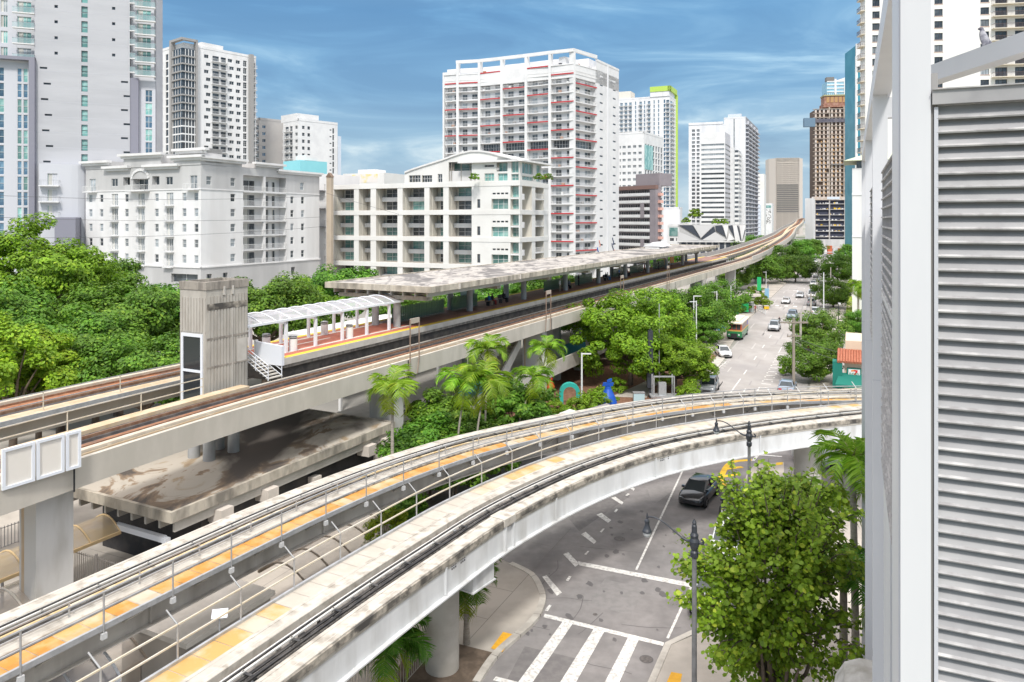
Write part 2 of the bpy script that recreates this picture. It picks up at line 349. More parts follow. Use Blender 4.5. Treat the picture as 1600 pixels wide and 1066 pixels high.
# ---------------------------------------------------------------- elevated people-mover tracks (curving in front)
mm_white = mat('guideway_concrete', (.54, .51, .455), (.45, .42, .37), 1.3, .8, c3=(.33, .30, .255), s2=2.2, detail=9)
mm_steel = mat('white_steel', (.70, .71, .715), (.62, .63, .635), .8, .5, bump=.02, c3=(.52, .52, .51), s2=.9, stretch=(1, 1, .25), detail=9)
mm_grey = mat('grey_steel', (.62, .59, .54), (.52, .49, .45), .6, .7, c3=(.42, .39, .35), s2=.8, stretch=(1, 1, .3), detail=8)
grime = mat('grimy_edge', (.42, .38, .32), (.12, .11, .095), 2.2, .9, detail=8, c3=(.07, .065, .06), s2=.8)
bed = mat('track_bed', (.30, .28, .26), (.13, .12, .11), 1.5, .95, c3=(.30, .28, .25), s2=4, detail=9)
rail_w = mat('white_conduit', (.66, .65, .62), (.58, .57, .54), 2, .5)
rail_d = mat('dark_rail', (.06, .06, .062), (.12, .115, .11), 2, .5, .6)
rail_tan = mat('rusty_tan_rail', (.58, .43, .22), (.68, .60, .45), 1.5, .6)
panels = [mat('walkway_pale', (.46, .42, .36), (.50, .465, .41), 1.1, .8), mat('walkway_cream', (.50, .405, .28), (.52, .46, .37), .9, .8), mat('walkway_ochre', (.52, .32, .11), (.53, .42, .27), .9, .8), mat('walkway_orange', (.52, .24, .05), (.54, .35, .15), 1.2, .8)]
railg = mat('handrail_grey', (.50, .50, .50), (.42, .42, .42), 2, .45, .5)
railt = mat('handrail_tan', (.62, .55, .42), (.66, .62, .54), 1.2, .55, .2)
ZT = 6.7
nearD = smooth([Vector(p+(ZT,)) for p in [(-19, -6), (-14.5, 5), (-10.9, 12.8), (-6.69, 21.31), (-4.45, 25.7), (-2.45, 29.3), (-.03, 33.4), (3.2, 37.6), (6.3, 40.8), (9.8, 43.6), (14.6, 46.3), (20.2, 48.7), (28, 51.2), (38, 53), (60, 55)]], 8)
farE = smooth([Vector(p+(ZT,)) for p in [(-34, -6), (-26.5, 8), (-21.5, 17), (-17.3, 24.98), (-14.45, 30.3), (-11.7, 35.2), (-8.75, 39.7), (-6.0, 43.1), (-3.05, 46.1), (2.1, 50.1), (6.62, 53.1), (10.1, 55.0), (13.62, 56.4), (17.43, 57.5), (21.8, 58.2), (28, 58.5), (40, 58.6), (62, 58)]], 8)
nearC = resample(offs(nearD, -1.3), 1.0)     # middle of the running gap
farC = resample(offs(farE, 1.3), 1.0)
def track(C, side, root, seed):
    """side=-1: walkway on the left of the running track, +1: on the right"""
    rg = random.Random(seed)
    for sgn in (-1, 1):
        m = MB(); a = .62*sgn; b_ = 1.3*sgn; lo, hi = min(a, b_), max(a, b_)
        m.sweep(C, [(lo, -.45), (hi, -.45), (hi, -.02), (hi-.02, 0), (lo+.02, 0), (lo, -.02)], mm_white)
        # long worn grooves either side of the running strip
        m.sweep(C, [(lo+.17, .003), (lo+.185, .003)], grime, closed=False); m.sweep(C, [(hi-.2, .003), (hi-.18, .003)], mm_grey, closed=False)
        m.build('running_beam', root)
    m = MB(); m.sweep(C, [(-.62, -.5), (.62, -.5), (.62, -.36), (-.62, -.36)], bed)
    for i in range(0, len(C)-1):                      # clips, cable trays and loose fittings in the trough
        d = (C[i+1]-C[i]).normalized(); r = Vector((d.y, -d.x, 0))
        for k in range(3):
            p = C[i]+d*rg.random()+r*rg.uniform(-.55, .5)+Vector((0, 0, -.36)); w = rg.uniform(.04, .14)
            m.obox(p, d*rg.uniform(.08, .3), r*w, (0, 0, rg.uniform(.03, .1)), rg.choice([conc_light, rail_d, mm_grey, bed, metal_g]))
    m.build('trough', root)
    m = MB()
    for o_, z_, w_, h_, mm_ in ((-.16, .06, .035, .05, rail_w), (-.06, .10, .03, .05, rail_d), (.03, .06, .035, .05, rail_w), (.14, -.05, .05, .05, rail_d), (.27, -.10, .05, .06, rail_tan if side > 0 else rail_d), (.42, -.2, .05, .05, rail_d)):
        o_ = o_ if side < 0 else o_-.25
        m.sweep(C, [(o_-w_, z_-h_), (o_+w_, z_-h_), (o_+w_, z_), (o_-w_, z_)], mm_)
    for p, q in zip(C[::2], C[1::2]):
        d = (q-p).normalized(); r = Vector((d.y, -d.x, 0)); o_ = 0 if side < 0 else -.25
        m.obox(p+r*(o_-.24), d*.1, r*.6, (0, 0, .02), rail_d); m.obox(p+r*(o_-.03)+Vector((0, 0, -.36)), d*.08, r*.08, (0, 0, .42), mm_grey)
    m.build('power_rail', root)
    # grimy outer lip and steel girder
    m = MB()
    m.sweep(C, [(1.3, -.3), (1.36, -.3), (1.36, -.07), (1.3, -.05)], grime); m.sweep(C, [(-1.36, -.3), (-1.3, -.3), (-1.3, -.05), (-1.36, -.07)], grime)
    m.build('stained_lip', root)
    m = MB(); gm = mm_steel if side < 0 else mm_grey
    for sgn in (-1, 1):
        m.sweep(C, [(sgn*1.22-.05, -1.42), (sgn*1.22+.05, -1.42), (sgn*1.22+.05, -.3), (sgn*1.22-.05, -.3)], gm)
        m.sweep(C, [(sgn*1.22-.24, -1.48), (sgn*1.22+.24, -1.48), (sgn*1.22+.24, -1.42), (sgn*1.22-.24, -1.42)], gm)
    m.sweep(C, [(-1.2, -.6), (1.2, -.6), (1.2, -.5), (-1.2, -.5)], gm)
    for i in range(3, len(C)-2, 18):
        d = (C[i+1]-C[i]).normalized(); r = Vector((d.y, -d.x, 0))
        for sgn in (-1, 1):
            for dx in (.5, 1.15):
                for kk in range(3):
                    for jj in range(2): m.obox(C[i]+r*(1.27*sgn)+d*(dx+kk*.13)+Vector((0, 0, -.62+jj*.12)), d*.06, r*(.012*sgn), (0, 0, .07), dark)
    m.build('girder', root)
    # plates bolted over the web, and the slotted hand holes
    m = MB()
    for i in range(3, len(C)-2, 9):
        d = (C[i+1]-C[i]).normalized(); r = Vector((d.y, -d.x, 0))
        for sgn in (-1, 1):
            p = C[i]+r*(1.27*sgn)
            m.obox(p+Vector((0, 0, -1.4)), d*.07, r*(.1*sgn), (0, 0, 1.1), gm)
            m.build('stiffener', root); m = MB()
    # walkway: plates with gaps, some rusty
    w0, w1 = (1.36*side, 2.32*side); lo, hi = min(w0, w1), max(w0, w1); m = MB(); big = resample(C, .86); ph = rg.random()*9
    for i in range(len(big)-1):
        d = (big[i+1]-big[i]); L = d.length; d.normalize(); r = Vector((d.y, -d.x, 0))
        p, q = big[i]+d*.012, big[i+1]-d*.012
        nrm = (.5 if side > 0 or i < 26 else -.3)+noise.noise(Vector((i*.13+ph, seed, 0)))*1.6+rg.uniform(-.35, .35)
        mm_ = panels[3] if nrm > .42 else panels[2] if nrm > .02 else panels[1] if nrm > -.35 else panels[0]
        a0 = offs([big[max(i-1, 0)], big[i], big[i+1]], lo)[1]; m_z = Vector((0, 0, -.12))
        n0 = Vector((big[i+1].y-big[max(i-1, 0)].y, -(big[i+1].x-big[max(i-1, 0)].x), 0)).normalized()
        e = big[min(i+2, len(big)-1)]; n1 = Vector((e.y-big[i].y, -(e.x-big[i].x), 0)).normalized()
        m.face([p+n0*lo+m_z, p+n0*hi+m_z, q+n1*hi+m_z, q+n1*lo+m_z], mm_)
    m.sweep(C, [(lo, -.2), (hi, -.2), (hi, -.135), (lo, -.135)], mm_grey)
    eo = hi if side > 0 else lo
    m.sweep(C, [(eo-.05, -.22), (eo+.05, -.22), (eo+.05, -.03), (eo-.05, -.03)], metal_g)
    m.build('walkway', root)
    for i in range(2, len(C)-2, 3):
        m = MB(); d = (C[i+1]-C[i]).normalized(); r = Vector((d.y, -d.x, 0)); p = C[i]
        m.tube([p+r*(1.27*side)+Vector((0, 0, -.9)), p+r*(eo)+Vector((0, 0, -.22))], .05, gm, 5)
        if inview(p, 30): m.build('bracket', root)
gr = thing('guideway', 'curved white people-mover track nearest the camera, with a walkway on its left', 'elevated track', (-10.9, 12.8, 0), 'curving people-mover tracks'); track(nearC, -1, gr, 3)
gf = thing('guideway', 'curved grey-sided people-mover track behind the white one, running past the shrubs', 'elevated track', (-21.5, 17, 0), 'curving people-mover tracks'); track(farC, 1, gf, 11)
# expansion joint on the near girder beside the round column
m = MB(); pj = min(range(len(nearC)), key=lambda i: (nearC[i]-Vector((.2-1.2, 33.9, ZT))).length)
d = (nearC[pj+1]-nearC[pj]).normalized(); r = Vector((d.y, -d.x, 0))
for o_ in (-.35, .3): m.obox(nearC[pj]+d*o_+r*1.2+Vector((0, 0, -1.46)), d*.1, r*.22, (0, 0, 1.2), mm_steel)
m.obox(nearC[pj]-d*.45+r*.62+Vector((0, 0, -.3)), d*.85, r*.82, (0, 0, .34), mm_white)
m.build('joint_cover', gr)
# railings: posts carry two rails; some posts kick outwards at the top
def railing(C, off, z0, root_label, step, mm, h=1.1, kick=None, name='handrail', post2=None, n=4, group=None, loc=None):
    rt = thing(name, root_label, 'railing', loc or tuple(C[0]), group or 'walkway railings')
    path = offs(C, off, z0); pts = resample(path, step); m = MB()
    for zz in (h, h*.52): m.sweep([p+Vector((0, 0, zz)) for p in resample(path, .8)], [(-.025, -.03), (.025, -.03), (.025, .02), (-.025, .02)], mm)
    m.build('rail', rt)
    i = 0; proto = None
    for p in pts:
        if not inview(p+Vector((0, 0, 1)), 40) and not inview(p, 40): continue
        dd = path[min(range(len(path)), key=lambda k: (path[k]-p).length)]; j = min(range(len(path)), key=lambda k: (path[k]-p).length)
        a = path[max(j-1, 0)]; b_ = path[min(j+1, len(path)-1)]; ang = math.atan2(b_.y-a.y, b_.x-a.x)
        if proto is None:
            q = MB(); q.cyl((0, 0, -.25), (0, 0, h), .035, post2 or mm, n=6)
            if kick: q.cyl((0, 0, h), (-.12, kick*.36, h+.42), .03, post2 or mm, n=5)
            q.box(-.09, .09, -.06, .06, -.4, -.2, mm_steel)
            o = q.build('post'); o.parent = rt; proto = o
        else: o = proto.copy(); COL.objects.link(o); o.parent = rt
        o.location = p-Vector(rt.location); o.rotation_euler = (0, 0, ang); i += 1
        if i >= 100: break
    return rt
railing(nearC, -2.36, -.1, 'grey and tan handrail with kicked-out post tops along the near white track', 2.5, railt, 1.1, kick=1, post2=railg)
railing(farC, 2.36, -.1, 'galvanised handrail on brackets along the far curved track', 2.6, railg, 1.15)
railing(farC, .95, -.25, 'low grey rail standing between the running beams of the far curved track', 2.6, railg, .75)
# columns
def column(name, label, p, r, z1, root_z=0, group='guideway columns', cap=None, col=conc_light):
    t = thing(name, label, 'column', (p[0], p[1], root_z), group)
    m = MB(); m.cyl((p[0], p[1], root_z), (p[0], p[1], z1), r, col, n=28); m.build('shaft', t)
    if cap:
        m = MB(); d, w, h, l = cap; r_ = Vector((d.y, -d.x, 0)); c = Vector((p[0], p[1], z1))
        m.obox(c-r_*l/2-d*w/2, r_*l, d*w, (0, 0, h), mm_steel); m.obox(c-r_*(l/2+.06)-d*(w/2+.06), r_*(l+.12), d*(w+.12), (0, 0, .06), mm_steel)
        m.obox(c-r_*(l/2+.06)-d*(w/2+.06)+Vector((0, 0, h-.05)), r_*(l+.12), d*(w+.12), (0, 0, .05), mm_steel)
        m.build('cap_beam', t)
    return t
cpos = P(691, 1047, 0)
dcap = (nearC[pj+1]-nearC[pj]).normalized()
column('round_column', 'thick round white concrete column under the near track beside the small palm', (cpos.x, cpos.y), .75, 4.35, cap=(dcap, 1.5, .95, 4.6), col=conc_light)
c2 = P(1222, 762, 0)
column('round_column', 'concrete column under the near track on the corner island', (c2.x+.3, c2.y-4.0), .9, 5.2, cap=(Vector((.9, .42, 0)).normalized(), 1.2, .0001+.5, 3.6))
# ---------------------------------------------------------------- heavy-rail viaduct and station
rust = mat('rust_ballast', (.25, .10, .05), (.36, .17, .085), 2.2, .9, stretch=(1, 1, 1), detail=8, c3=(.17, .10, .07), s2=.6, bump=.2)
railbr = mat('brown_rail_zone', (.14, .11, .10), (.24, .17, .13), 1.5, .8, detail=8)
tanb = mat('tan_beam', (.52, .39, .245), (.57, .47, .34), .9, .8)
cream_pipe = mat('cream_rail_cover', (.60, .54, .44), (.53, .46, .37), 1.2, .6)
girdm = mat('viaduct_concrete', (.56, .52, .455), (.49, .455, .395), .35, .8, c3=(.46, .43, .37), s2=.5, stretch=(1, 1, .35))
stainc = mat('weathered_concrete', (.53, .48, .40), (.38, .34, .28), 1.4, .9, c3=(.22, .20, .17), s2=.8, stretch=(1, 1, .4), bump=.2)
def roofmat(name, a, b_, c_, d_, sc, st):
    m = bpy.data.materials.new(name); m.use_nodes = True; t = m.node_tree; b = t.nodes['Principled BSDF']; b.inputs['Roughness'].default_value = .85
    tc = N(t, 'ShaderNodeTexCoord'); mp = N(t, 'ShaderNodeMapping'); mp.inputs['Rotation'].default_value = (0, 0, math.radians(27)); mp.inputs['Scale'].default_value = st
    t.links.new(tc.outputs['Object'], mp.inputs[0])
    n = N(t, 'ShaderNodeTexNoise'); n.inputs['Scale'].default_value = sc; n.inputs['Detail'].default_value = 9; n.inputs['Roughness'].default_value = .62; n.inputs['Distortion'].default_value = 1.2
    n2 = N(t, 'ShaderNodeTexNoise'); n2.inputs['Scale'].default_value = sc*.5; n2.inputs['Detail'].default_value = 6; n2.inputs['Distortion'].default_value = .6
    t.links.new(mp.outputs[0], n.inputs['Vector']); t.links.new(mp.outputs[0], n2.inputs['Vector'])
    r = ramp(t, [(.36, a), (.455, b_), (.49, c_), (.60, c_), (.66, d_), (.74, b_)]); t.links.new(n.outputs['Fac'], r.inputs[0])
    r2 = ramp(t, [(.52, (0, 0, 0)), (.62, (1, 1, 1))]); t.links.new(n2.outputs['Fac'], r2.inputs[0])
    mx = N(t, 'ShaderNodeMix', data_type='RGBA'); t.links.new(r2.outputs[0], mx.inputs[0]); t.links.new(r.outputs[0], mx.inputs[6]); mx.inputs[7].default_value = (*a, 1)
    t.links.new(mx.outputs[2], b.inputs['Base Color']); return m
roof_c = roofmat('canopy_roof', (.16, .15, .145), (.29, .27, .255), (.43, .405, .375), (.38, .35, .305), .5, (1.3, .6, 1))
roof_low = roofmat('stained_flat_roof', (.105, .09, .08), (.30, .22, .15), (.50, .455, .39), (.40, .31, .21), .26, (1.2, .6, 1))
Fx = [Vector((*(ST(o, s, 0)).to_tuple()[:2], z)) for o, s, z in [(-31.0, 2, 9.2), (-31.9, 12, 9.2), (-32.6, 20.5, 9.2), (-33.05, 28, 9.2), (-33.2, 36, 9.2), (-33.2, 70, 9.2), (-33.3, 110, 9.2), (-33.3, 150, 9.3), (-33.3, 200, 9.3)]]
Fx += [Vector((78, 230, 9.4)), Vector((101, 280, 10.6)), Vector((128.8, 340, 12.9)), Vector((152, 395, 15.6)), Vector((177, 450, 18.4)), Vector((206, 520, 21)), Vector((240, 600, 22))]
LIP = resample(smooth(Fx, 6), 3.0)
def variable_off(path, f):
    out = []
    for i, p in enumerate(path):
        a = path[max(i-1, 0)]; b = path[min(i+1, len(path)-1)]; d = Vector((b.x-a.x, b.y-a.y, 0)).normalized()
        o = f(i); out.append(Vector((p.x+d.y*o, p.y-d.x*o, p.z)))
    return out
def far_off(i):
    Y = LIP[i].y
    return -14.3 if Y < 210 else -14.3+9.2*min(1, (Y-210)/230)
FAR = variable_off(LIP, far_off)
def viaduct(path, sgn, root):
    """path = outer lip; sgn = -1: the track lies to the left of it"""
    def sw(prof, m, nm=None):
        q = [(o*sgn, z) for o, z in prof]; mb_.sweep(path, q, m)
    mb_ = MB(); sw([(0, -1.3), (0, 0), (.22, 0), (.22, -.35), (3.75, -.35), (3.75, -.05), (3.95, -.05), (3.95, -1.3), (3.3, -1.3), (3.0, -.75), (.9, -.75), (.6, -1.3)], girdm); mb_.build('girder', root)
    mb_ = MB(); sw([(.22, -.35), (3.75, -.35), (3.75, -.22), (.22, -.22)], railbr); sw([(1.0, -.22), (2.05, -.22), (2.0, -.04), (1.05, -.04)], rust); sw([(2.64, -.22), (3.7, -.22), (3.7, -.08), (2.66, -.08)], mat('dark_bed', (.07, .065, .065), (.12, .11, .105), 1.5, .9)); mb_.build('track_bed', root)
    for o_ in (1.4, 2.85):
        mb_ = MB(); sw([(o_-.04, -.08), (o_+.04, -.08), (o_+.04, .08), (o_-.04, .08)], mat('rail_steel', (.30, .17, .11), (.38, .25, .17), 3, .45, .5)); mb_.build('rail', root)
    mb_ = MB(); sw([(.66, -.02), (.92, -.02), (.92, .13), (.86, .18), (.72, .18), (.66, .13)], cream_pipe); mb_.build('third_rail_cover', root)
    mb_ = MB()
    for i in range(0, len(path)-1):
        p = path[i]; d = (path[i+1]-p).normalized(); r = Vector((d.y, -d.x, 0))*sgn
        mb_.obox(p+r*.6+Vector((0, 0, -.25)), d*.25, r*.3, (0, 0, .28), stainc)
        mb_.obox(p+d*1.5+r*.68+Vector((0, 0, -.25)), d*.12, r*.2, (0, 0, .28), metal_g)
    sw([(.36, -.22), (.44, -.22), (.44, -.06), (.36, -.06)], conc_light); sw([(.52, -.22), (.58, -.22), (.58, .0), (.52, .0)], tanb)
    mb_.build('rail_bracket', root)
v1 = thing('viaduct', 'long concrete railway viaduct on the near side of the station platform', 'viaduct', tuple(LIP[4]), 'railway viaducts'); viaduct(LIP, -1, v1)
v2 = thing('viaduct', 'concrete railway viaduct on the far side of the platform, beyond the lift tower', 'viaduct', tuple(FAR[4]), 'railway viaducts'); viaduct(FAR, 1, v2)
def seg(path, s0, s1): return [p for p in path if s0 <= p.x*SD.x+p.y*SD.y <= s1]
m = MB(); m.sweep(seg(LIP, 0, 37.5), [(-4.35, -.1), (-3.55, -.1), (-3.55, .12), (-4.35, .12)], tanb); m.build('inner_walkway', v1)
m = MB(); m.sweep(seg(FAR, 0, 40), [(4.0, -.12), (5.0, -.12), (5.0, .08), (4.0, .08)], tanb); m.sweep(seg(FAR, 0, 40), [(5.0, -.25), (5.08, -.25), (5.08, .08), (5.0, .08)], metal_g); m.build('inner_walkway', v2)
m = MB()
for PTH, o0, o1, a_ in ((LIP, -4.9, -3.9, 215), (FAR, 3.9, 4.9, 215)): m.sweep(seg(PTH, a_, 500), [(o0, -.1), (o1, -.1), (o1, .1), (o0, .1)], tanb)
m.build('outer_walkway', v1)
m = MB(); m.sweep(seg(FAR, 190, 520), [(-.15, -.6), (.05, -.6), (.05, 1.25), (-.15, 1.25)], mat('grey_parapet', (.42, .41, .40), (.36, .35, .34), .4, .8)); m.build('parapet', v2)
m = MB(); m.sweep(seg(LIP, 215, 520), [(-.12, -.4), (.12, -.4), (.12, .75), (-.12, .75)], conc_light); m.build('parapet', v1)
railing(seg(LIP, 0, 34), -4.2, .1, 'rusty tan handrail on the inner side of the near viaduct left of the lift tower', 4.6, railt, 1.05, loc=tuple(LIP[4]))
railing(seg(FAR, 0, 36), 4.75, .05, 'grey handrail on the inner side of the far viaduct left of the lift tower', 4.6, railg, 1.1, post2=railt, loc=tuple(FAR[4]))
railing(seg(LIP, 205, 330), -5, .1, 'dense grey fence between the two viaducts beyond the station', 3, railg, 1.5, loc=tuple(LIP[60]))
# piers
pier_m = mat('pier_concrete', (.62, .61, .59), (.56, .55, .53), .5, .75, c3=(.45, .43, .39), s2=.5, stretch=(1, 1, .25))
def pier(c, zt, w, l, label, d=SD, stain=True):
    t = thing('pier', label, 'pier', (c.x, c.y, 0), 'viaduct piers'); r = Vector((d.y, -d.x, 0)); m = MB(); c0 = Vector((c.x, c.y, 0))
    z2 = zt
    pts = [(-w/2, -l/2), (w/2, -l/2), (w/2, l/2), (-w/2, l/2)]
    m.prism([(c0+r*a+d*b_).to_tuple()[:2] for a, b_ in pts], 0, z2, pier_m); m.build('shaft', t)
    m = MB(); w2 = w+.5; m.obox(c0-r*w2/2-d*(l/2+.12)+Vector((0, 0, z2)), r*w2, d*(l+.24), (0, 0, .16), pier_m); m.build('bearing_cap', t)
    if stain:
        m = MB(); m.obox(c0+r*(-w/2+.16)-d*(l/2+.008)+Vector((0, 0, .8)), r*.2, d*.01, (0, 0, zt-.85), mat('rust_streak', (.50, .33, .17), (.60, .55, .48), 1.1, .8, lo=.35, hi=.7, stretch=(1, 1, .2), detail=8)); m.build('rust_streak', t)
    return t
pier(ST(-34.4, 20.6), 7.72, 1.25, 1.7, 'grey concrete pier with a rust streak under the blank sign panels')
for s_, lb in ((47.5, 'grey pier behind the left-hand lone palm and stained flat roof'), (75, 'ribbed pier with brown stains behind the leaning palms'), (102, 'pier under the near viaduct hidden behind the big street tree'), (129, 'pier behind the middle of the big street tree'), (154, 'dark-sided pier left of the small bus-stop building'), (191, 'tall wide pier just beyond the small bus-stop building')):
    pier(ST(-35.2, s_), 7.72, 2.4, 1.2, lb, stain=(s_ == 75))
for yv, lb in ((238, 'tall pier standing where the viaduct starts to climb'), (282, 'climbing viaduct pier beside the round street trees'), (322, 'second climbing viaduct pier beyond the round trees'), (362, 'tall far pier near the white block'), (402, 'farthest visible pier beside the white block')):
    i = min(range(len(LIP)), key=lambda k: abs(LIP[k].y-yv)); d_ = (LIP[i+1]-LIP[i]); d_.z = 0; d_.normalize()
    pier(offs(LIP, -2)[i], LIP[i].z-1.48, 2.6, 1.6, lb, d_, False)
for s_, lb in ((22, 'far viaduct pier left of the lift tower behind the rails'), (48, 'far viaduct pier beneath the platform start'), (75, 'far viaduct pier behind the ribbed pier'), (102, 'far viaduct pier behind the teal panels'), (154, 'far viaduct pier under the canopy middle'), (205, 'tan-stained pier under the far track beyond the bus-stop building'), (228, 'far track pier in the shade of the trees')):
    pier(ST(-45.4, s_), 7.72, 2.2, 1.2, lb, stain=False)
m = MB()
for s_ in (20.6, 47.5, 75, 102, 129, 154): m.obox(ST(-32.45 if s_ < 21 else -33.15, s_, 7.86), SR*.03, SD*.07, (0, 0, 1.32), dark); m.build('joint', v1); m = MB()
# blank sign panels bolted to the viaduct side
class F:
    """vertical plane through P0 along unit e; outward normal n; converts photo columns to distances"""
    def __init__(s, P0, e, n=None):
        s.p = Vector((P0[0], P0[1], 0)); s.e = Vector((e[0], e[1], 0)).normalized()
        n = Vector((s.e.y, -s.e.x, 0)) if n is None else n
        if n.dot(-s.p) < 0 : n = -n
        s.n = n
    def a(s, u):
        k = (u-CX)/FP; return (k*s.p.y-s.p.x)/(s.e.x-k*s.e.y)
    def z(s, u, v): q = s.p+s.e*s.a(u); return HC+(CY-v)*q.y/FP
    def pt(s, a, z, d=0): q = s.p+s.e*a+s.n*d; return Vector((q.x, q.y, z))
    def box(s, mb, a0, a1, z0, z1, d0, d1, m): mb.obox(s.pt(a0, z0, d0), s.e*(a1-a0), (0, 0, z1-z0), s.n*(d1-d0), m)
f = F(ST(-32.35, 18), SD)
for ua, ub, lb in ((2, 53, 'blank cream sign panel at the left edge of the photo, largest of the three'), (56, 99, 'middle blank cream sign panel on the viaduct side'), (102, 125, 'narrow white-framed sign panel, rightmost of the three')):
    a0, a1 = f.a(ua), f.a(ub); t = thing('signboard', lb, 'sign panel', tuple(f.pt(a0, 8.95)), 'blank panels bolted on the viaduct')
    m = MB(); f.box(m, a0, a1, 8.95, 10.62, -.05, .02, mat('cream_panel', (.76, .72, .66), (.74, .70, .63), .4, .6)); m.build('panel', t)
    m = MB(); w = .12
    for (x0, x1, z0, z1) in ((a0, a1, 10.50, 10.62), (a0, a1, 8.95, 9.07), (a0, a0+w, 9.07, 10.5), (a1-w, a1, 9.07, 10.5)): f.box(m, x0, x1, z0, z1, .02, .09, mat('white_frame', (.74, .77, .82), rough=.4))
    m.build('frame', t)
# lift tower
towm = mat('ribbed_concrete', (.46, .435, .39), (.38, .355, .315), 1.2, .9, c3=(.30, .285, .26), s2=.8, stretch=(1, 1, .3), bump=.15, detail=8)
t = thing('lift_tower', 'ribbed grey concrete lift tower with a tall glass door between the two viaducts', 'lift tower', tuple(ST(-40.4, 34.8)))
m = MB(); m.obox(ST(-40.75, 32.9, 7.65), SR*2.4, SD*3.4, (0, 0, 8.25), towm)
for k in range(13):
    a_ = .08+k*.265
    if a_ < 2.3: m.obox(ST(-40.75+a_, 32.86, 12.9), SR*.16, SD*.04, (0, 0, 2.2), towm)
    m.obox(ST(-38.35, 32.95+a_*.95, 7.7), SR*.04, SD*.16, (0, 0, 7.5), towm)
for a_ in (2.16,): m.obox(ST(-40.75+a_, 32.86, 7.7), SR*.16, SD*.04, (0, 0, 5.2), towm)
m.build('shaft', t)
for o_, s_ in ((-40.3, 33.6), (-38.9, 35.6), (-40.3, 35.6), (-38.9, 33.6)):
    m = MB(); m.cyl(ST(o_, s_, 0), ST(o_, s_, 7.65), .38, mat('column_grey', (.40, .41, .42), (.35, .36, .36), .8, .7), n=12); m.build('leg', t)
m = MB()
for o0, s0, a_, b_ in ((-40.8, 32.85, SR*2.5, SD*.2), (-40.8, 36.15, SR*2.5, SD*.2), (-40.8, 33.05, SR*.2, SD*3.1), (-38.5, 33.05, SR*.2, SD*3.1)): m.obox(ST(o0, s0, 15.6), a_, b_, (0, 0, .5), mat('stained_top', (.34, .31, .27), (.20, .18, .16), 2, .9, stretch=(1, 1, .3)))
for o_, s_ in ((-38.35, 34.2), (-38.35, 34.9)): m.obox(ST(o_, s_, 15.2), SR*.1, SD*.14, (0, 0, .55), conc_light)
m.obox(ST(-38.31, 32.95, 10.6), SR*.01, SD*3.3, (0, 0, .12), mat('stained_top', (0, 0, 0))); m.obox(ST(-38.31, 32.95, 12.4), SR*.01, SD*3.3, (0, 0, .14), mat('stained_top', (0, 0, 0))); m.obox(ST(-38.31, 34.9, 8.0), SR*.011, SD*.09, (0, 0, 6.3), conc_light); m.obox(ST(-38.31, 35.35, 10.7), SR*.011, SD*.8, (0, 0, 1.5), conc_light); m.obox(ST(-38.31, 32.95, 14.3), SR*.012, SD*3.3, (0, 0, .4), mat('grimy_edge', (0, 0, 0)))
m.build('parapet', t)
m = MB(); glassd = mat('dark_glass', (.03, .035, .04), rough=.08, spec=.6)
m.obox(ST(-40.45, 32.84, 8.4), SR*1.85, SD*.02, (0, 0, 4.3), glassd); fr = MB()
for (o0, z0, w, h) in ((-40.52, 8.3, .17, 4.5), (-38.75, 8.3, .17, 4.5), (-40.35, 12.6, 1.6, .2), (-40.35, 10.35, 1.6, .16)): fr.obox(ST(o0, 32.78, z0), SR*w, SD*.08, (0, 0, h), mat('white_frame', (0, 0, 0)))
gl = m.build('glass_door', t); fr.build('door_frame', gl)
# platform
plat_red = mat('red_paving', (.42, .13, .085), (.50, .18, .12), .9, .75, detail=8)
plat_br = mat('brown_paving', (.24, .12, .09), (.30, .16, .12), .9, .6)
yel = mat('yellow_edge_tiles', (.76, .56, .06), (.70, .50, .05), 1, .7)
pale = mat('pale_paving', (.66, .60, .54), (.60, .55, .49), 1, .8)
t = thing('platform', 'raised station platform with red paving and yellow edge tiles', 'platform', tuple(ST(-40.3, 38.5, 0)))
m = MB(); m.obox(ST(-43.0, 38.9, 8.7), SR*5.3, SD*160, (0, 0, 1.3), mat('void_shade_paint', (.09, .08, .072), (.15, .13, .11), 1.2, .9)); m.obox(ST(-43.3, 38.7, 9.75), SR*5.95, SD*160, (0, 0, .26), mat('stained_top', (.34, .31, .27), (.20, .18, .16), 2, .9, stretch=(1, 1, .3))); m.obox(ST(-43.5, 38.5, 10.0), SR*6.3, SD*160, (0, 0, .46), conc_light); m.build('slab', t)  # lowest box coloured dark to stand in for the shaded void under the edge
m = MB()
def strip(o0, o1, s0, s1, mm, z): m.face([ST(o0, s0, z), ST(o1, s0, z), ST(o1, s1, z), ST(o0, s1, z)], mm)
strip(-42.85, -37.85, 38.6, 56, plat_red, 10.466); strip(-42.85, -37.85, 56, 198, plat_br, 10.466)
strip(-38.95, -38.6, 38.6, 56, pale, 10.472); strip(-42.2, -41.85, 38.6, 56, pale, 10.472); strip(-40.6, -40.35, 40, 47, pale, 10.472)
m.build('paving', t)
for o0 in (-37.82, -43.42):
    m = MB(); strip(o0, o0+.55, 38.6, 198, yel, 10.472); m.build('tactile_edge', t)
m = MB(); m.prism([ST(-39.6, 38.2).to_tuple()[:2], ST(-37.15, 38.2).to_tuple()[:2], ST(-37.15, 38.45).to_tuple()[:2], ST(-39.6, 38.45).to_tuple()[:2]], 10.0, [11.5, 11.35, 11.35, 11.5], mat('white_frame', (0, 0, 0)));
m.obox(ST(-39.75, 38.2, 9.9), SR*.14, SD*.25, (0, 0, 1.7), white)
m.build('end_wall', t)
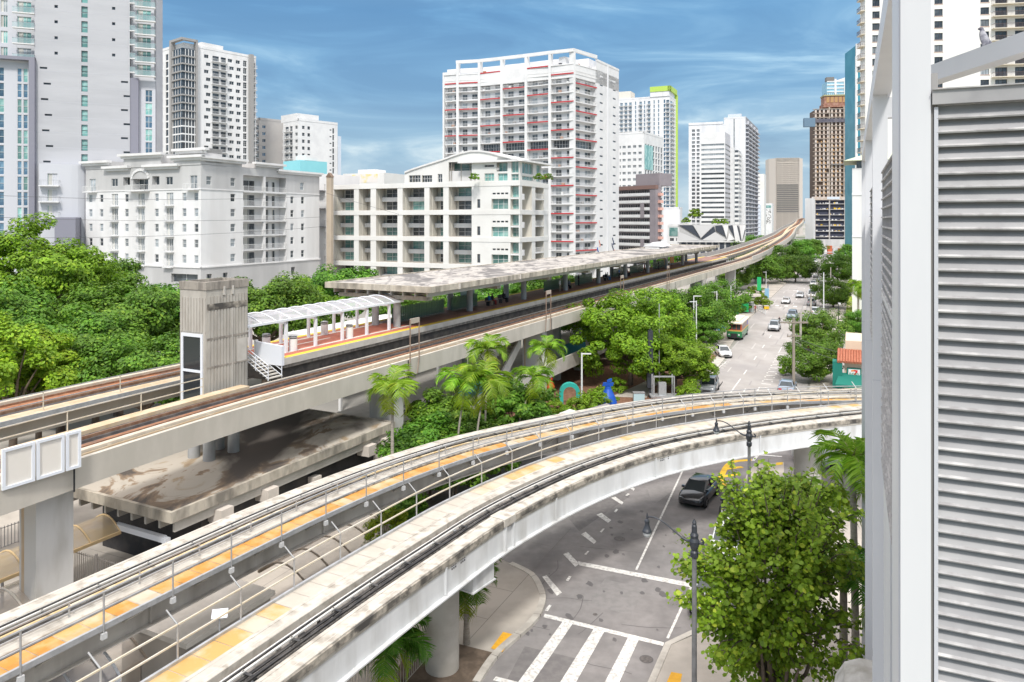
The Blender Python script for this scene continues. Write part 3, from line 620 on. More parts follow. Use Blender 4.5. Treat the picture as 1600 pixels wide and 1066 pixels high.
# stairs down to the track
m = MB()
t2 = thing('stair', 'white railed steel stair from the platform end down to the track', 'stair', tuple(ST(-39.8, 37, 9.3)))
for k in range(8): m.obox(ST(-39.4+k*.28, 37.0, 10.35-k*.15), SR*.28, SD*1.3, (0, 0, .06), conc_light)
m.build('steps', t2)
for s0_ in (37.0, 38.25):
    m = MB()
    for h in (.15, .5, .8, 1.05): m.tube([ST(-39.5, s0_, 10.4+h), ST(-37.2, s0_, 9.2+h)], .03, mat('white_frame', (0, 0, 0)), 5)
    for o_, z_ in ((-39.5, 10.4), (-38.35, 9.8), (-37.2, 9.2)): m.tube([ST(o_, s0_, z_), ST(o_, s0_, z_+1.1)], .035, mat('white_frame', (0, 0, 0)), 5)
    m.build('handrail', t2)
# concrete canopy
t = thing('station_canopy', 'long weathered concrete canopy over the station platform', 'station canopy', tuple(ST(-40.7, 53.5, 10.47)))
m = MB(); m.obox(ST(-46.5, 53.5, 14.02), SR*11.5, SD*122, (0, 0, .2), roof_c); m.build('roof', t)
m = MB()
for o0, s0, a_, b_ in ((-46.6, 53.4, SR*11.7, SD*.25), (-46.6, 175.4, SR*11.7, SD*.25), (-46.6, 53.65, SR*.25, SD*121.75), (-35.15, 53.65, SR*.25, SD*121.75)): m.obox(ST(o0, s0, 13.78), a_, b_, (0, 0, .53), stainc)
for k in range(10): m.obox(ST(-34.92, 58+k*12.6, 13.75), SR*.06, SD*.3, (0, 0, .5), pale)
m.build('fascia', t)
for k in range(9):
    m = MB(); m.obox(ST(-46.0+k*1.29, 53.9, 13.35), SR*.16, SD*121, (0, 0, .67), conc_light); m.build('joist', t)
for k in range(10):
    s_ = 54.6+13*k
    for o_ in (-39.3, -41.7):
        m = MB(); m.cyl(ST(o_, s_, 10.47), ST(o_, s_, 13.2), .33, mat('column_grey', (.40, .41, .42), (.35, .36, .36), .8, .7), n=14); m.build('column', t)
    m = MB(); m.obox(ST(-45.6, s_-.4, 12.98), SR*9.8, SD*.8, (0, 0, .38), stainc); m.build('cross_beam', t)
# glazed barrel walkway between the tower and the canopy
glass_c = mat('frosted_glazing', (.50, .50, .52), rough=.25, alpha=.6)
wf = mat('white_frame', (0, 0, 0))
def barrel(name, label, o0, o1, s0, s1, z, rise, nb, gm, fm, posts=None, grp=None, fr=.05, rise_n=10, parallel=True):
    t = thing(name, label, 'canopy', tuple(ST((o0+o1)/2, s0, posts if posts is not None else z)), grp)
    def arc(s, dz=0, e=0): return [ST(o0-e+(o1-o0+2*e)*i/rise_n, s, z+dz+rise*math.sin(math.pi*i/rise_n)) for i in range(rise_n+1)]
    m = MB(); A, B = arc(s0), arc(s1)
    for i in range(rise_n): m.face([A[i], A[i+1], B[i+1], B[i]], gm, True)
    m.build('glazing', t)
    for k in range(nb+1):
        m = MB(); m.tube(arc(s0+(s1-s0)*k/nb, .03), fr, fm, 5); m.build('rib', t)
    m = MB()
    for o_ in (o0, o1): m.obox(ST(o_-.06, s0, z-.1), SR*.12, SD*(s1-s0), (0, 0, .16), fm)
    m.build('eaves_beam', t)
    return t
t = barrel('glazed_canopy', 'white-framed glazed barrel canopy between the lift tower and the concrete canopy', -42.3, -38.6, 36.4, 54.6, 12.85, .5, 13, glass_c, wf, posts=10.47)
for k in range(5):
    s_ = 40.2+3.1*k
    for o_ in (-42.2, -38.7):
        m = MB(); m.obox(ST(o_-.1, s_-.1, 10.47), SR*.2, SD*.2, (0, 0, 2.33), wf); m.build('post', t)
    m = MB(); m.obox(ST(-42.3, s_-.09, 12.55), SR*3.7, SD*.18, (0, 0, .2), wf); m.build('crossbar', t)
# bins on the open end of the platform
def bin_at(o, s, label):
    t = thing('litter_bin', label, 'litter bin', tuple(ST(o, s, 10.47)), 'bins on the platform'); c = ST(o, s, 0)
    m = MB(); m.cyl(c+Vector((0, 0, 10.47)), c+Vector((0, 0, 11.35)), .3, white, n=14); m.build('body', t)
    m = MB(); m.cyl(c+Vector((0, 0, 11.35)), c+Vector((0, 0, 11.42)), .24, dark, n=12); m.cyl(c+Vector((0, 0, 11.42)), c+Vector((0, 0, 11.5)), .31, metal_g, n=14); m.cyl(c+Vector((0, 0, 11.5)), c+Vector((0, 0, 11.56)), .24, dark, n=12); m.cyl(c+Vector((0, 0, 11.56)), c+Vector((0, 0, 11.62)), .3, metal_g, .1, n=14); m.build('lid', t)
for (u_, v_, lb) in ((458, 548, 'white litter bin right behind the platform end wall'), (507, 523, 'white litter bin at the far platform edge'), (546, 528, 'white litter bin on the red paving right of the third portal'), (416, 545, 'white litter bin beside the stair head')):
    q = P(u_, v_, 10.47); bin_at(q.x*SR.x+q.y*SR.y, q.x*SD.x+q.y*SD.y, lb)
# glass windscreens, benches, boards
wscr = mat('green_glass_screen', (.20, .30, .22), rough=.2, alpha=.72); scrf = mat('screen_frame', (.09, .14, .10), rough=.5)
for s0, s1, lb in ((56, 65, 'first'), (66.5, 72, 'second'), (90, 98, 'third'), (101, 108, 'fourth'), (118, 124, 'fifth'), (127, 135, 'sixth'), (142, 150, 'seventh')):
    t = thing('glass_screen', 'green %s screen counting from the open end of the platform' % {'first': 'slatted', 'second': 'short slatted'}.get(lb, lb+' glass'), 'windscreen', tuple(ST(-40.9, s0, 10.47)), 'green screens on the platform')
    m = MB(); m.obox(ST(-40.92, s0, 10.6), SR*.03, SD*(s1-s0), (0, 0, 1.25), wscr); m.build('pane', t)
    m = MB(); n_ = int((s1-s0)/.3)
    for k in range(n_+1): m.obox(ST(-40.86, s0+k*.3, 10.5), SR*.03, SD*.04, (0, 0, 1.4), scrf)
    for z_ in (10.5, 11.2, 11.9): m.obox(ST(-40.86, s0, z_), SR*.04, SD*(s1-s0), (0, 0, .05), scrf)
    m.build('frame', t)
def bench(s, label, o=-39.9):
    t = thing('bench', label, 'bench', tuple(ST(o, s, 10.47)), 'platform benches'); bm_ = mat('bench_dark', (.05, .05, .055), rough=.5)
    m = MB(); m.obox(ST(o-.25, s-1, 10.88), SR*.5, SD*2, (0, 0, .06), bm_); m.build('seat', t)
    m = MB(); m.obox(ST(o-.3, s-1, 11.0), SR*.05, SD*2, (0, 0, .4), bm_); m.build('backrest', t)
    for ds in (-.8, .8):
        m = MB(); m.obox(ST(o-.2, s+ds-.04, 10.47), SR*.4, SD*.08, (0, 0, .41), bm_); m.build('leg', t)
bench(73.5, 'dark bench with three people sitting on it'); bench(76.5, 'dark bench with one seated person, next to the three sitters'); bench(96, 'dark bench right of the white-shirted man'); bench(112, 'dark bench under the middle of the canopy'); bench(122, 'dark bench farther along under the canopy')
for s0, mm_, lb in ((69, (.30, .42, .45), 'pale blue map board behind the three sitters'), (151, (.75, .30, .02), 'orange board near the far end of the platform'), (156, (.75, .30, .02), 'second orange board, at the far end of the platform')):
    t = thing('notice_board', lb, 'notice board', tuple(ST(-41.3, s0, 10.47)), 'boards on the platform'); m = MB(); m.obox(ST(-41.3, s0, 10.9), SR*.08, SD*3, (0, 0, 1.7), mat('board%d' % s0, mm_, rough=.5)); m.build('panel', t)
    for ds in (0, 2.92):
        m = MB(); m.obox(ST(-41.3, s0+ds, 10.47), SR*.08, SD*.08, (0, 0, .43), metal_g); m.build('leg', t)
# platform sign portals standing on the viaduct lip
brn = mat('brown_steel', (.24, .17, .13), (.30, .22, .17), 2, .6)
for k, (uu, lb) in enumerate(((648, 'brown sign portal nearest the camera on the viaduct edge'), (857, 'second brown sign portal above the big pier'), (972, 'third brown sign portal on the viaduct edge'), (1044, 'small farthest brown sign portal on the viaduct edge'))):
    kk = (uu-CX)/FP; Y = 33.1/(.4524-.8918*kk); s_ = Y*(.4524*kk+.8918)
    t = thing('sign_portal', lb, 'sign portal', tuple(ST(-33.05, s_, 9.2)), 'brown portals on the viaduct edge')
    for ds in (-.62, .62):
        m = MB(); m.tube([ST(-33.1, s_+ds, 9.0), ST(-33.1, s_+ds, 12.3)], .055, brn, 5); m.tube([ST(-33.1, s_+ds, 9.2), ST(-32.98, s_+ds-.45, 8.0)], .045, brn, 5); m.build('post', t)
    m = MB(); m.obox(ST(-33.14, s_-.62, 11.95), SR*.08, SD*1.24, (0, 0, .4), mat('beige_board', (.45, .38, .32), rough=.7)); m.build('board', t)
# mezzanine deck behind the big pier, teal panels
t = thing('mezzanine', 'low concrete mezzanine walkway with blue panels beneath the viaduct', 'mezzanine', tuple(ST(-36, 60, 0)))
m = MB(); m.obox(ST(-44, 50, 2.5), SR*10.2, SD*72, (0, 0, .3), conc_light); m.obox(ST(-33.9, 66, 2.4), SR*.25, SD*60, (0, 0, 1.6), conc_light); m.build('deck', t)
teal = mat('teal_panel', (.02, .22, .30), rough=.5)
for s_ in (60, 86):
    m = MB(); m.obox(ST(-36.2, s_, 2.8), SR*.1, SD*7, (0, 0, 1.6), teal); m.build('panel', t)
for s_ in range(64, 122, 7):
    m = MB(); m.obox(ST(-37.4, s_, 0), SR*.8, SD*.8, (0, 0, 2.5), pier_m); m.obox(ST(-37.4, s_, 2.8), SR*.8, SD*.8, (0, 0, 4.8), mat('column_grey', (0, 0, 0))); m.build('column', t)
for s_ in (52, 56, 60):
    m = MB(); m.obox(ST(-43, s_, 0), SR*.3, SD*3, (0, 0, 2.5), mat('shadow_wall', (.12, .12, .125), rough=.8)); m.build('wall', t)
m = MB()
m.obox(ST(-35.4, 62.5, 2.8), SR*1.4, SD*-6, (0, 0, .3), conc_light)
for k in range(14): m.obox(ST(-36.6, 66+k*.34, 3.0+k*.3), SR*1.4, SD*.5, (0, 0, .35), stainc)
m.prism([ST(-35.1, 66).to_tuple()[:2], ST(-34.9, 66).to_tuple()[:2], ST(-34.9, 71).to_tuple()[:2], ST(-35.1, 71).to_tuple()[:2]], [2.8, 2.8, 6.6, 6.6], [4.2, 4.2, 7.7, 7.7], conc_light)
m.build('stair', t)
# entrance hall with stained flat roof
t = thing('entrance_hall', 'low station entrance hall with a heavily stained flat concrete roof', 'station entrance', tuple(ST(-38.5, 26.6, 0)))
m = MB(); m.obox(ST(-43.5, 26.6, 4.2), SR*9.9, SD*19.6, (0, 0, .4), roof_low); m.build('roof', t)
m = MB()
for o0, s0, a_, b_ in ((-43.6, 26.5, SR*10.1, SD*.2), (-43.6, 46.1, SR*10.1, SD*.2), (-43.6, 26.7, SR*.2, SD*19.4), (-33.7, 26.7, SR*.2, SD*19.4)): m.obox(ST(o0, s0, 4.08), a_, b_, (0, 0, .58), stainc)
m.build('fascia', t)
for k in range(9):
    m = MB(); m.obox(ST(-43+k*1.14, 26.9, 3.45), SR*.16, SD*19, (0, 0, .75), conc_light); m.build('joist', t)
for s_ in (30, 33.5, 43.2, 45.2):
    m = MB(); m.obox(ST(-42.5, s_-.5, 3.0), SR*9.3, SD*.9, (0, 0, .75), pale); m.build('beam', t)
for s_ in (30, 38, 45):
    for o_ in (-42.5, -34.6):
        m = MB(); m.obox(ST(o_, s_-.4, 0), SR*.9, SD*.7, (0, 0, 3.0), pale); m.build('pillar', t)
dk = mat('hall_shade_paint', (.035, .035, .04), (.06, .055, .055), 1, .7)  # near-black colour stands in for the shade beneath the roof
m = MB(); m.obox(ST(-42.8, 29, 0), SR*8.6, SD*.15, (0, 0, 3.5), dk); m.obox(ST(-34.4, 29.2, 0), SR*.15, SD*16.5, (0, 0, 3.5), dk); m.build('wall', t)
def fence(name, label, pts, h, step, mm, grp=None, solid=None, z0=0):
    pts = [Vector((p[0], p[1], z0)) for p in pts]; t = thing(name, label, 'fence', tuple(pts[0]), grp); m = MB()
    for z_ in (.12, h-.1):
        for a, b_ in zip(pts, pts[1:]): m.cyl(a+Vector((0, 0, z_)), b_+Vector((0, 0, z_)), .025, mm, n=4)
    m.build('rail', t); m = MB()
    for p in resample(pts, step): m.obox(p-Vector((.014, .014, 0)), (.028, 0, 0), (0, .028, 0), (0, 0, h), mm)
    m.build('pickets', t); m = MB()
    for p in resample(pts, 2.2): m.obox(p-Vector((.05, .05, 0)), (.1, 0, 0), (0, .1, 0), (0, 0, h+.12), mm)
    m.build('post', t); return t
wp = mat('white_pickets', (.70, .70, .69), rough=.5); gp = mat('grey_pickets', (.30, .30, .31), rough=.5)
fence('picket_fence', 'pale metal gate fence in front of the entrance hall, right of the rust-streaked pier', [ST(-39.5, 24.6), ST(-34.6, 24.8), ST(-34.2, 27.5)], 2.4, .17, mat('beige_bars', (.50, .46, .42), rough=.5), 'metal picket fences')
fence('picket_fence', 'grey railing behind the rust-streaked pier at the left edge', [ST(-48, 10), ST(-48, 30)], 1.4, .2, gp, 'metal picket fences')
fence('picket_fence', 'grey railing at the left edge below the sign panels', [ST(-40.5, 6), ST(-40.5, 22)], 1.3, .18, gp, 'metal picket fences')
m = MB(); m.obox(ST(-34.6, 26.8, 0), SR*.3, SD*.3, (0, 0, 3.0), wf); m.obox(ST(-38.6, 26.8, 2.75), SR*4, SD*.3, (0, 0, .3), wf); tag(m.build('gate_frame'), 'white gate frame in front of the dark entrance hall', 'gate frame')
amber = mat('amber_polycarbonate', (.56, .44, .26), (.50, .42, .32), .8, .3, alpha=.7); smoke_ = mat('smoky_polycarbonate', (.60, .54, .47), (.50, .45, .40), .7, .25, alpha=.5)
clearp = mat('clear_polycarbonate', (.52, .55, .62), rough=.15, alpha=.45)
barrel('barrel_canopy', 'amber-tinted barrel canopy leading up to the dark entrance hall', -40.6, -38.0, 8, 26.8, 2.7, .7, 11, amber, mat('rib_amber', (.72, .54, .30), rough=.5), 0, 'barrel canopies')
barrel('barrel_canopy', 'pale ribbed barrel canopy at the foot of the rust-streaked pier', -37.2, -33.6, 6, 21.0, 2.6, .8, 9, smoke_, mat('rib_pale', (.70, .64, .56), rough=.5), 0, 'barrel canopies')
barrel('barrel_canopy', 'smoky brown barrel canopy between the two curved tracks', -29.8, -26.2, 13.0, 19.6, 2.6, .8, 4, smoke_, mat('rib_brown', (.28, .23, .18), rough=.5), 0, 'barrel canopies')
barrel('barrel_canopy', 'grey smoky barrel canopy under the kicked-out handrail posts', -28.0, -24.8, 27.2, 34.0, 2.5, .7, 4, smoke_, mat('rib_brown', (0, 0, 0)), 0, 'barrel canopies')
barrel('barrel_canopy', 'clear glazed barrel canopy with white ribs along the bottom-left edge', -27.4, -24.4, 4, 17.2, 3.7, .8, 9, clearp, wf, 0, 'barrel canopies')
for c, lb in ((ST(-38, 14), 'a'),):
    pass
# small flat-roofed booths and pavement under the tracks
def booth(o, s, w, l, h, label, roofc, wall):
    t = thing('ticket_booth', label, 'booth', tuple(ST(o, s, 0)), 'booths between the tracks')
    m = MB(); m.obox(ST(o+.15, s+.15, 0), SR*(w-.3), SD*(l-.3), (0, 0, h), wall); m.build('wall', t)
    m = MB(); m.obox(ST(o, s, h), SR*w, SD*l, (0, 0, .22), roofc); m.build('roof', t)
    m = MB(); m.obox(ST(o+w-.14, s+.7, .9), SR*.02, SD*(l-1.4), (0, 0, 1.2), glassd); m.build('window', t)
    m = MB(); m.obox(ST(o+.5, s+.1, .1), SR*.9, SD*.04, (0, 0, 2.1), mat('beige_door', (.42, .36, .30), rough=.6)); m.build('door', t)
    return t
booth(-29.2, 20.4, 4.3, 4.8, 2.9, 'flat white-roofed booth between the two curved tracks', mat('off_white_roof', (.70, .66, .60), (.62, .58, .52), 1.2, .8), pave)
booth(-24.7, 19.6, 1.8, 3.0, 2.2, 'small grey booth with a blue panel by the white picket fence', metal_g, mat('blue_panel', (.03, .20, .50), rough=.4))
booth(-31.4, 17.0, 1.6, 2.2, 2.2, 'corrugated grey kiosk under the far curved track', metal_g, metal_g)
fence('picket_fence', 'white picket fence running along the near curved track', [ST(-23.4, 16), ST(-22.4, 24), ST(-22.2, 30)], 1.8, .16, wp, 'metal picket fences')
fence('picket_fence', 'white picket fence beside the small yellow-green hedge', [ST(-24.6, 33.5), ST(-24.4, 40), ST(-22.8, 47.5)], 1.7, .16, wp, 'metal picket fences')
fence('picket_fence', 'pale picket fence below the near track by the round column', [(-6.5, 29.5), (-4.6, 31.8), (-3.9, 33.5)], 2.0, .16, mat('beige_bars', (0, 0, 0)), 'metal picket fences')
for (u_, v_, z_, lb) in ((330, 968, 6.6, 'small tilted solar panel by the ochre walkway near the blue-panelled booth'), (348, 962, 6.7, None), (20, 1030, 6.4, 'small tilted solar panel at the bottom-left corner'), (262, 1010, 6.4, None)):
    if not lb: continue
    q = P(u_, v_, z_); t = thing('solar_light', lb, 'solar light', (q.x, q.y, z_-.5), 'solar lights on the handrails')
    m = MB(); m.obox(q, Vector((.5, .1, 0)), Vector((-.1, .35, .12)), (0, 0, .03), mat('white_frame', (0, 0, 0))); m.obox(q+Vector((.05, .04, .032)), Vector((.4, .08, 0)), Vector((-.08, .28, .096)), (0, 0, .006), mat('solar_cell', (.12, .18, .28), rough=.2)); m.build('panel', t)
    m = MB(); m.cyl(q+Vector((.2, .2, 0)), q+Vector((.2, .2, -.5)), .03, metal_g, n=6); m.build('stem', t)
# ---------------------------------------------------------------- buildings
def glass(name, c, c2): return mat(name, c, c2, .35, .12, spec=.7, rnd=.45, lo=.45, hi=.55)
g_dark = glass('window_glass_dark', (.05, .06, .07), (.11, .125, .14)); g_teal = glass('window_glass_teal', (.15, .33, .31), (.30, .48, .45)); g_blue = glass('window_glass_blue', (.07, .14, .22), (.14, .24, .32)); g_pale = glass('window_glass_pale', (.25, .28, .30), (.38, .41, .43))
fr_w = mat('window_frame_white', (.75, .75, .74), rough=.5); fr_d = mat('window_frame_dark', (.10, .10, .11), rough=.5)
curt = mat('curtain', (.55, .54, .50), rough=.9, rnd=.3)
rail_gl = mat('balcony_glass', (.40, .55, .56), rough=.15, alpha=.45)
def Fd(u, Y, deg, e='D'):
    """plane through photo column u at distance Y; depth axis at deg"""
    D, R = frame(deg); k = (u-CX)/FP; return F((k*Y, Y), {'D': D, 'L': -R, 'R': R}[e])
_wm = {}
def win_t(w, h, st):
    """window template: x along, -y outward, z up"""
    m = MB(); g_, fr, nx, ny = st[:4]; t = .06
    m.face([(0, .05, 0), (w, .05, 0), (w, .05, h), (0, .05, h)], g_)
    if len(st) > 4 and st[4]: m.face([(w*.08, .045, h*.03), (w*.42, .045, h*.03), (w*.42, .045, h*.97), (w*.08, .045, h*.97)], curt)
    for x0, x1, z0, z1 in ((0, w, 0, t), (0, w, h-t, h), (0, t, t, h-t), (w-t, w, t, h-t)): m.box(x0, x1, -.04, .06, z0, z1, fr)
    for i in range(1, nx): m.box(w*i/nx-.03, w*i/nx+.03, -.03, .05, t, h-t, fr)
    for i in range(1, ny): m.box(t, w-t, -.025, .045, h*i/ny-.03, h*i/ny+.03, fr)
    return m
def balc_t(w, d, st):
    slabm, railm, kind = st; m = MB()
    m.box(0, w, -d, 0, -.2, 0, slabm)
    m.box(0, w, -d-.02, -d+.03, 1.0, 1.06, railm); m.box(0, .04, -d, 0, 1.0, 1.06, railm); m.box(w-.04, w, -d, 0, 1.0, 1.06, railm)
    if kind == 'glass':
        m.face([(0, -d, 0.05), (w, -d, .05), (w, -d, 1), (0, -d, 1)], rail_gl)
    else:
        n = max(3, int(w/.28))
        for i in range(n+1): m.box(w*i/n-.02, w*i/n+.02, -d-.01, -d+.02, 0, 1.0, railm)
        n = max(1, int(d/.4))
        for i in range(n+1):
            for x in (0, w-.03): m.box(x, x+.03, -d*i/n-.015, -d*i/n+.015, 0, 1.0, railm)
    return m
class Bld:
    def __init__(s, name, label, cat, f, z0=0, group=None):
        p = f.pt(0, z0); s.t = thing(name, label, cat, tuple(p), group); s.items = []
    def _add(s, kind, key, f, a, z, w, d=0):
        e = f.e; n = f.n; o = f.pt(a, z, -d)
        if Vector((e.y, -e.x, 0)).dot(n) < 0: o = f.pt(a+w, z, -d); e = -e
        s.items.append((kind, key, o, math.atan2(e.y, e.x)))
    def win(s, f, a0, z, w, h, st=(g_dark, fr_w, 2, 1), d=.2): s._add('window', ('w', round(w, 2), round(h, 2), st), f, a0, z, round(w, 2), d)
    def balc(s, f, a0, z, w, dp, st=None, d=0): s._add('balcony', ('b', round(w, 2), round(dp, 2), st or (white, fr_w, 'bar')), f, a0, z, round(w, 2), d)
    def wall(s, f, a0, a1, z0, z1, m, holes=(), rev=.25, mrev=None, d=0, name='wall'):
        mb = MB(); a0, a1 = min(a0, a1), max(a0, a1)
        hs = [(max(a0, min(h[0], h[1])), min(a1, max(h[0], h[1])), max(z0, h[2]), min(z1, h[3])) for h in holes]; hs = [h for h in hs if h[1]-h[0] > .02 and h[3]-h[2] > .02]
        A = sorted({round(x, 3) for h in hs for x in h[:2]}|{round(a0, 3), round(a1, 3)}); Z = sorted({round(x, 3) for h in hs for x in h[2:]}|{round(z0, 3), round(z1, 3)})
        flip = f.e.cross(Vector((0, 0, 1))).dot(f.n) < 0
        def q(x0, x1, y0, y1):
            p = [f.pt(x0, y0, d), f.pt(x1, y0, d), f.pt(x1, y1, d), f.pt(x0, y1, d)]; mb.face(p[::-1] if flip else p, m)
        for j in range(len(Z)-1):
            zc = (Z[j]+Z[j+1])/2; run = None; row = [h for h in hs if h[2] < zc < h[3]]
            for i in range(len(A)-1):
                ac = (A[i]+A[i+1])/2
                if any(h[0] < ac < h[1] for h in row):
                    if run is not None: q(run, A[i], Z[j], Z[j+1]); run = None
                elif run is None: run = A[i]
            if run is not None: q(run, A[-1], Z[j], Z[j+1])
        for h in hs:
            c = [(h[0], h[2]), (h[1], h[2]), (h[1], h[3]), (h[0], h[3])]
            for i in range(4):
                (x0, y0), (x1, y1) = c[i], c[(i+1) % 4]; mb.face([f.pt(x0, y0, d), f.pt(x1, y1, d), f.pt(x1, y1, d-rev), f.pt(x0, y0, d-rev)], mrev or m)
        return mb.build(name, s.t)
    def box(s, f, a0, a1, z0, z1, d0, d1, m, name='wall'):
        mb = MB(); f.box(mb, a0, a1, z0, z1, d0, d1, m); return mb.build(name, s.t)
    def rear(s, fL, la, fR, ra, z0, z1, m, top=None, name='rear_wall'):
        """close the volume behind two faces that share a corner"""
        c = fL.pt(0, 0); l = fL.pt(la, 0); r = fR.pt(ra, 0); b = l+r-c; mb = MB()
        mb.face([(l.x, l.y, z0), (b.x, b.y, z0), (b.x, b.y, z1), (l.x, l.y, z1)], m); mb.face([(b.x, b.y, z0), (r.x, r.y, z0), (r.x, r.y, z1), (b.x, b.y, z1)], m); mb.build(name, s.t)
        mb = MB(); mb.face([(c.x, c.y, z1-.02), (r.x, r.y, z1-.02), (b.x, b.y, z1-.02), (l.x, l.y, z1-.02)], top or pave); mb.build('roof', s.t)
    def done(s, cap=95):
        for kind in ('window', 'balcony'):
            its = [i for i in s.items if i[0] == kind and inview(i[2], 25)]
            its.sort(key=lambda i: (i[2]-Vector((0, 0, HC))).length/(i[1][1]*max(.6, i[1][2])))
            off = Vector(s.t.location)
            for k, (_, key, o, rz) in enumerate(its[:cap]):
                if key not in _wm:
                    t = win_t(*key[1:]) if key[0] == 'w' else balc_t(*key[1:]); ob = t.build(kind); _wm[key] = (t, ob.data)
                else: ob = bpy.data.objects.new(kind, _wm[key][1]); COL.objects.link(ob)
                ob.parent = s.t; ob.location = o-off; ob.rotation_euler = (0, 0, rz)
            if len(its) > cap:
                mb = MB()
                for _, key, o, rz in its[cap:]:
                    if key not in _wm:
                        t = win_t(*key[1:]) if key[0] == 'w' else balc_t(*key[1:]); ob = t.build(kind); _wm[key] = (t, ob.data); bpy.data.objects.remove(ob)
                    t = _wm[key][0]; c, s_ = math.cos(rz), math.sin(rz); k0 = len(mb.v)
                    mb.v += [(o.x+x*c-y*s_, o.y+x*s_+y*c, o.z+z) for x, y, z in t.v]
                    mb.f += [tuple(k0+i for i in f_) for f_ in t.f]; mb.m += [mb.mi(t.mats[i]) for i in t.m]; mb.sm += t.sm
                ob = mb.build(kind, s.t); ob['kind'] = 'stuff'
def rows(z1, z0, n): return [z1-(z1-z0)*(i+1)/n for i in range(n)]     # floor levels from the top down
def pattern(B, f, a0, a1, z0, z1, m, levels, h, cols, rev=.25, mrev=None):
    """cols: (u0,u1,kind[,style]); kinds w window, b balcony door, s small slot, g full-height glass"""
    holes = []
    for c in cols:
        x0, x1 = sorted((f.a(c[0]), f.a(c[1]))); k = c[2]; st = c[3] if len(c) > 3 else None; par = c[4] if len(c) > 4 else None
        for i, z in enumerate(levels):
            if par is not None and not par(i): continue
            if k == 'w': y0, y1 = z+.9, z+min(h-.55, 2.3); s0 = st or (g_dark, fr_w, 2, 1)
            elif k == 't': y0, y1 = z+.25, z+h-.35; s0 = st or (g_dark, fr_d, 2, 2)
            elif k == 's': y0, y1 = z+1.5, z+2.0; s0 = st or (g_dark, fr_d, 1, 1)
            elif k == 'g': y0, y1 = z+.12, z+h-.12; s0 = st or (g_blue, fr_w, 2, 2)
            else: y0, y1 = z+.05, z+2.35; s0 = st or (g_dark, fr_d, 2, 1)
            holes.append((x0, x1, y0, y1)); B.win(f, x0, y0, x1-x0, y1-y0, s0, rev)
            if k == 'b': B.balc(f, x0-.4, z+.05, x1-x0+.8, 1.3, par and None or None)
            if k == 'B': B.balc(f, x0-.5, z+.05, x1-x0+1.0, 1.5, (white, fr_w, 'glass'))
    B.wall(f, a0, a1, z0, z1, m, holes, rev, mrev)
wallw = mat('white_render', (.79, .785, .78), (.73, .725, .72), .35, .75, c3=(.68, .67, .66), s2=.25, stretch=(1, 1, .12), detail=7); wallg = mat('grey_render', (.56, .555, .55), (.50, .495, .49), .3, .8, c3=(.46, .455, .45), s2=.2, stretch=(1, 1, .15))
wall_cream = mat('cream_render', (.77, .765, .74), (.72, .71, .68), .15, .75); wall_beige = mat('beige_recess', (.70, .67, .60), (.64, .61, .54), .3, .8)
# --- white and grey apartment block at the left -------------------------------------------------
fL, fR = Fd(314, 135, 24.7, 'L'), Fd(314, 135, 24.7, 'D')
B = Bld('apartment_block', 'white apartment block with grey top floor, stepped cornices and small balconies behind the trees', 'apartment block', fL)
zr = lambda v: HC+(CY-v)*135/FP
ZG, ZB, ZTp = zr(296), zr(419), zr(243)
lv = rows(ZG, ZB, 5); fh = (ZG-ZB)/5; LA, RA = fL.a(134), fR.a(499)
sash = (g_pale, fr_w, 1, 2); sashd = (g_dark, fr_w, 1, 2); french = (g_pale, fr_w, 3, 1, 1)
holes = []; top = []
rg = random.Random(5)
for u_ in (141.7, 158.6, 198, 244.8, 288, 306.7):
    a = fL.a(u_)
    for i, z in enumerate(lv): holes.append((a-.5, a+.5, z+.8, z+2.3)); B.win(fL, a-.5, z+.8, 1.0, 1.5, sash if rg.random() < .8 else sashd, .15)
for u_ in (179.4, 220.7, 265.4):
    a = fL.a(u_)
    for z in lv: holes.append((a-.9, a+.9, z+.1, z+2.4)); B.win(fL, a-.9, z+.1, 1.8, 2.3, french, .15); B.balc(fL, a-1.15, z+.05, 2.3, .8)
B.wall(fL, 0, LA, ZB, ZG, wallw, holes, .15)
for u_, k in ((144.7, 'd'), (179, 'w'), (197.8, 'o'), (243.4, 'o'), (264.4, 'w'), (302.5, 'd')):
    a = fL.a(u_)
    if k == 'd': top.append((a-.9, a+.9, ZG+.1, ZG+2.6)); B.win(fL, a-.9, ZG+.1, 1.8, 2.5, (g_pale, fr_w, 2, 1), .15); B.balc(fL, a-1.4, ZG+.05, 2.8, 1.2)
    elif k == 'w': top.append((a-.9, a+.9, ZG+1, ZG+2.5)); B.win(fL, a-.9, ZG+1, 1.8, 1.5, (g_dark, fr_w, 2, 1), .15)
    else: top.append((a-.95, a+.95, ZG+1.1, ZG+2.7)); B.win(fL, a-.95, ZG+1.1, 1.9, 1.6, (g_dark, fr_w, 2, 1), .9)
a = fL.a(219.6); top.append((a-2.1, a+2.1, ZG+.1, ZG+2.3)); B.win(fL, a-2.1, ZG+.1, 4.2, 2.2, (g_dark, fr_w, 3, 1), 1.4); B.balc(fL, a-2.6, ZG+.05, 5.2, 1.3)
B.wall(fL, 0, LA, ZG, zr(253), wallg, top, 1.4)
mb = MB()
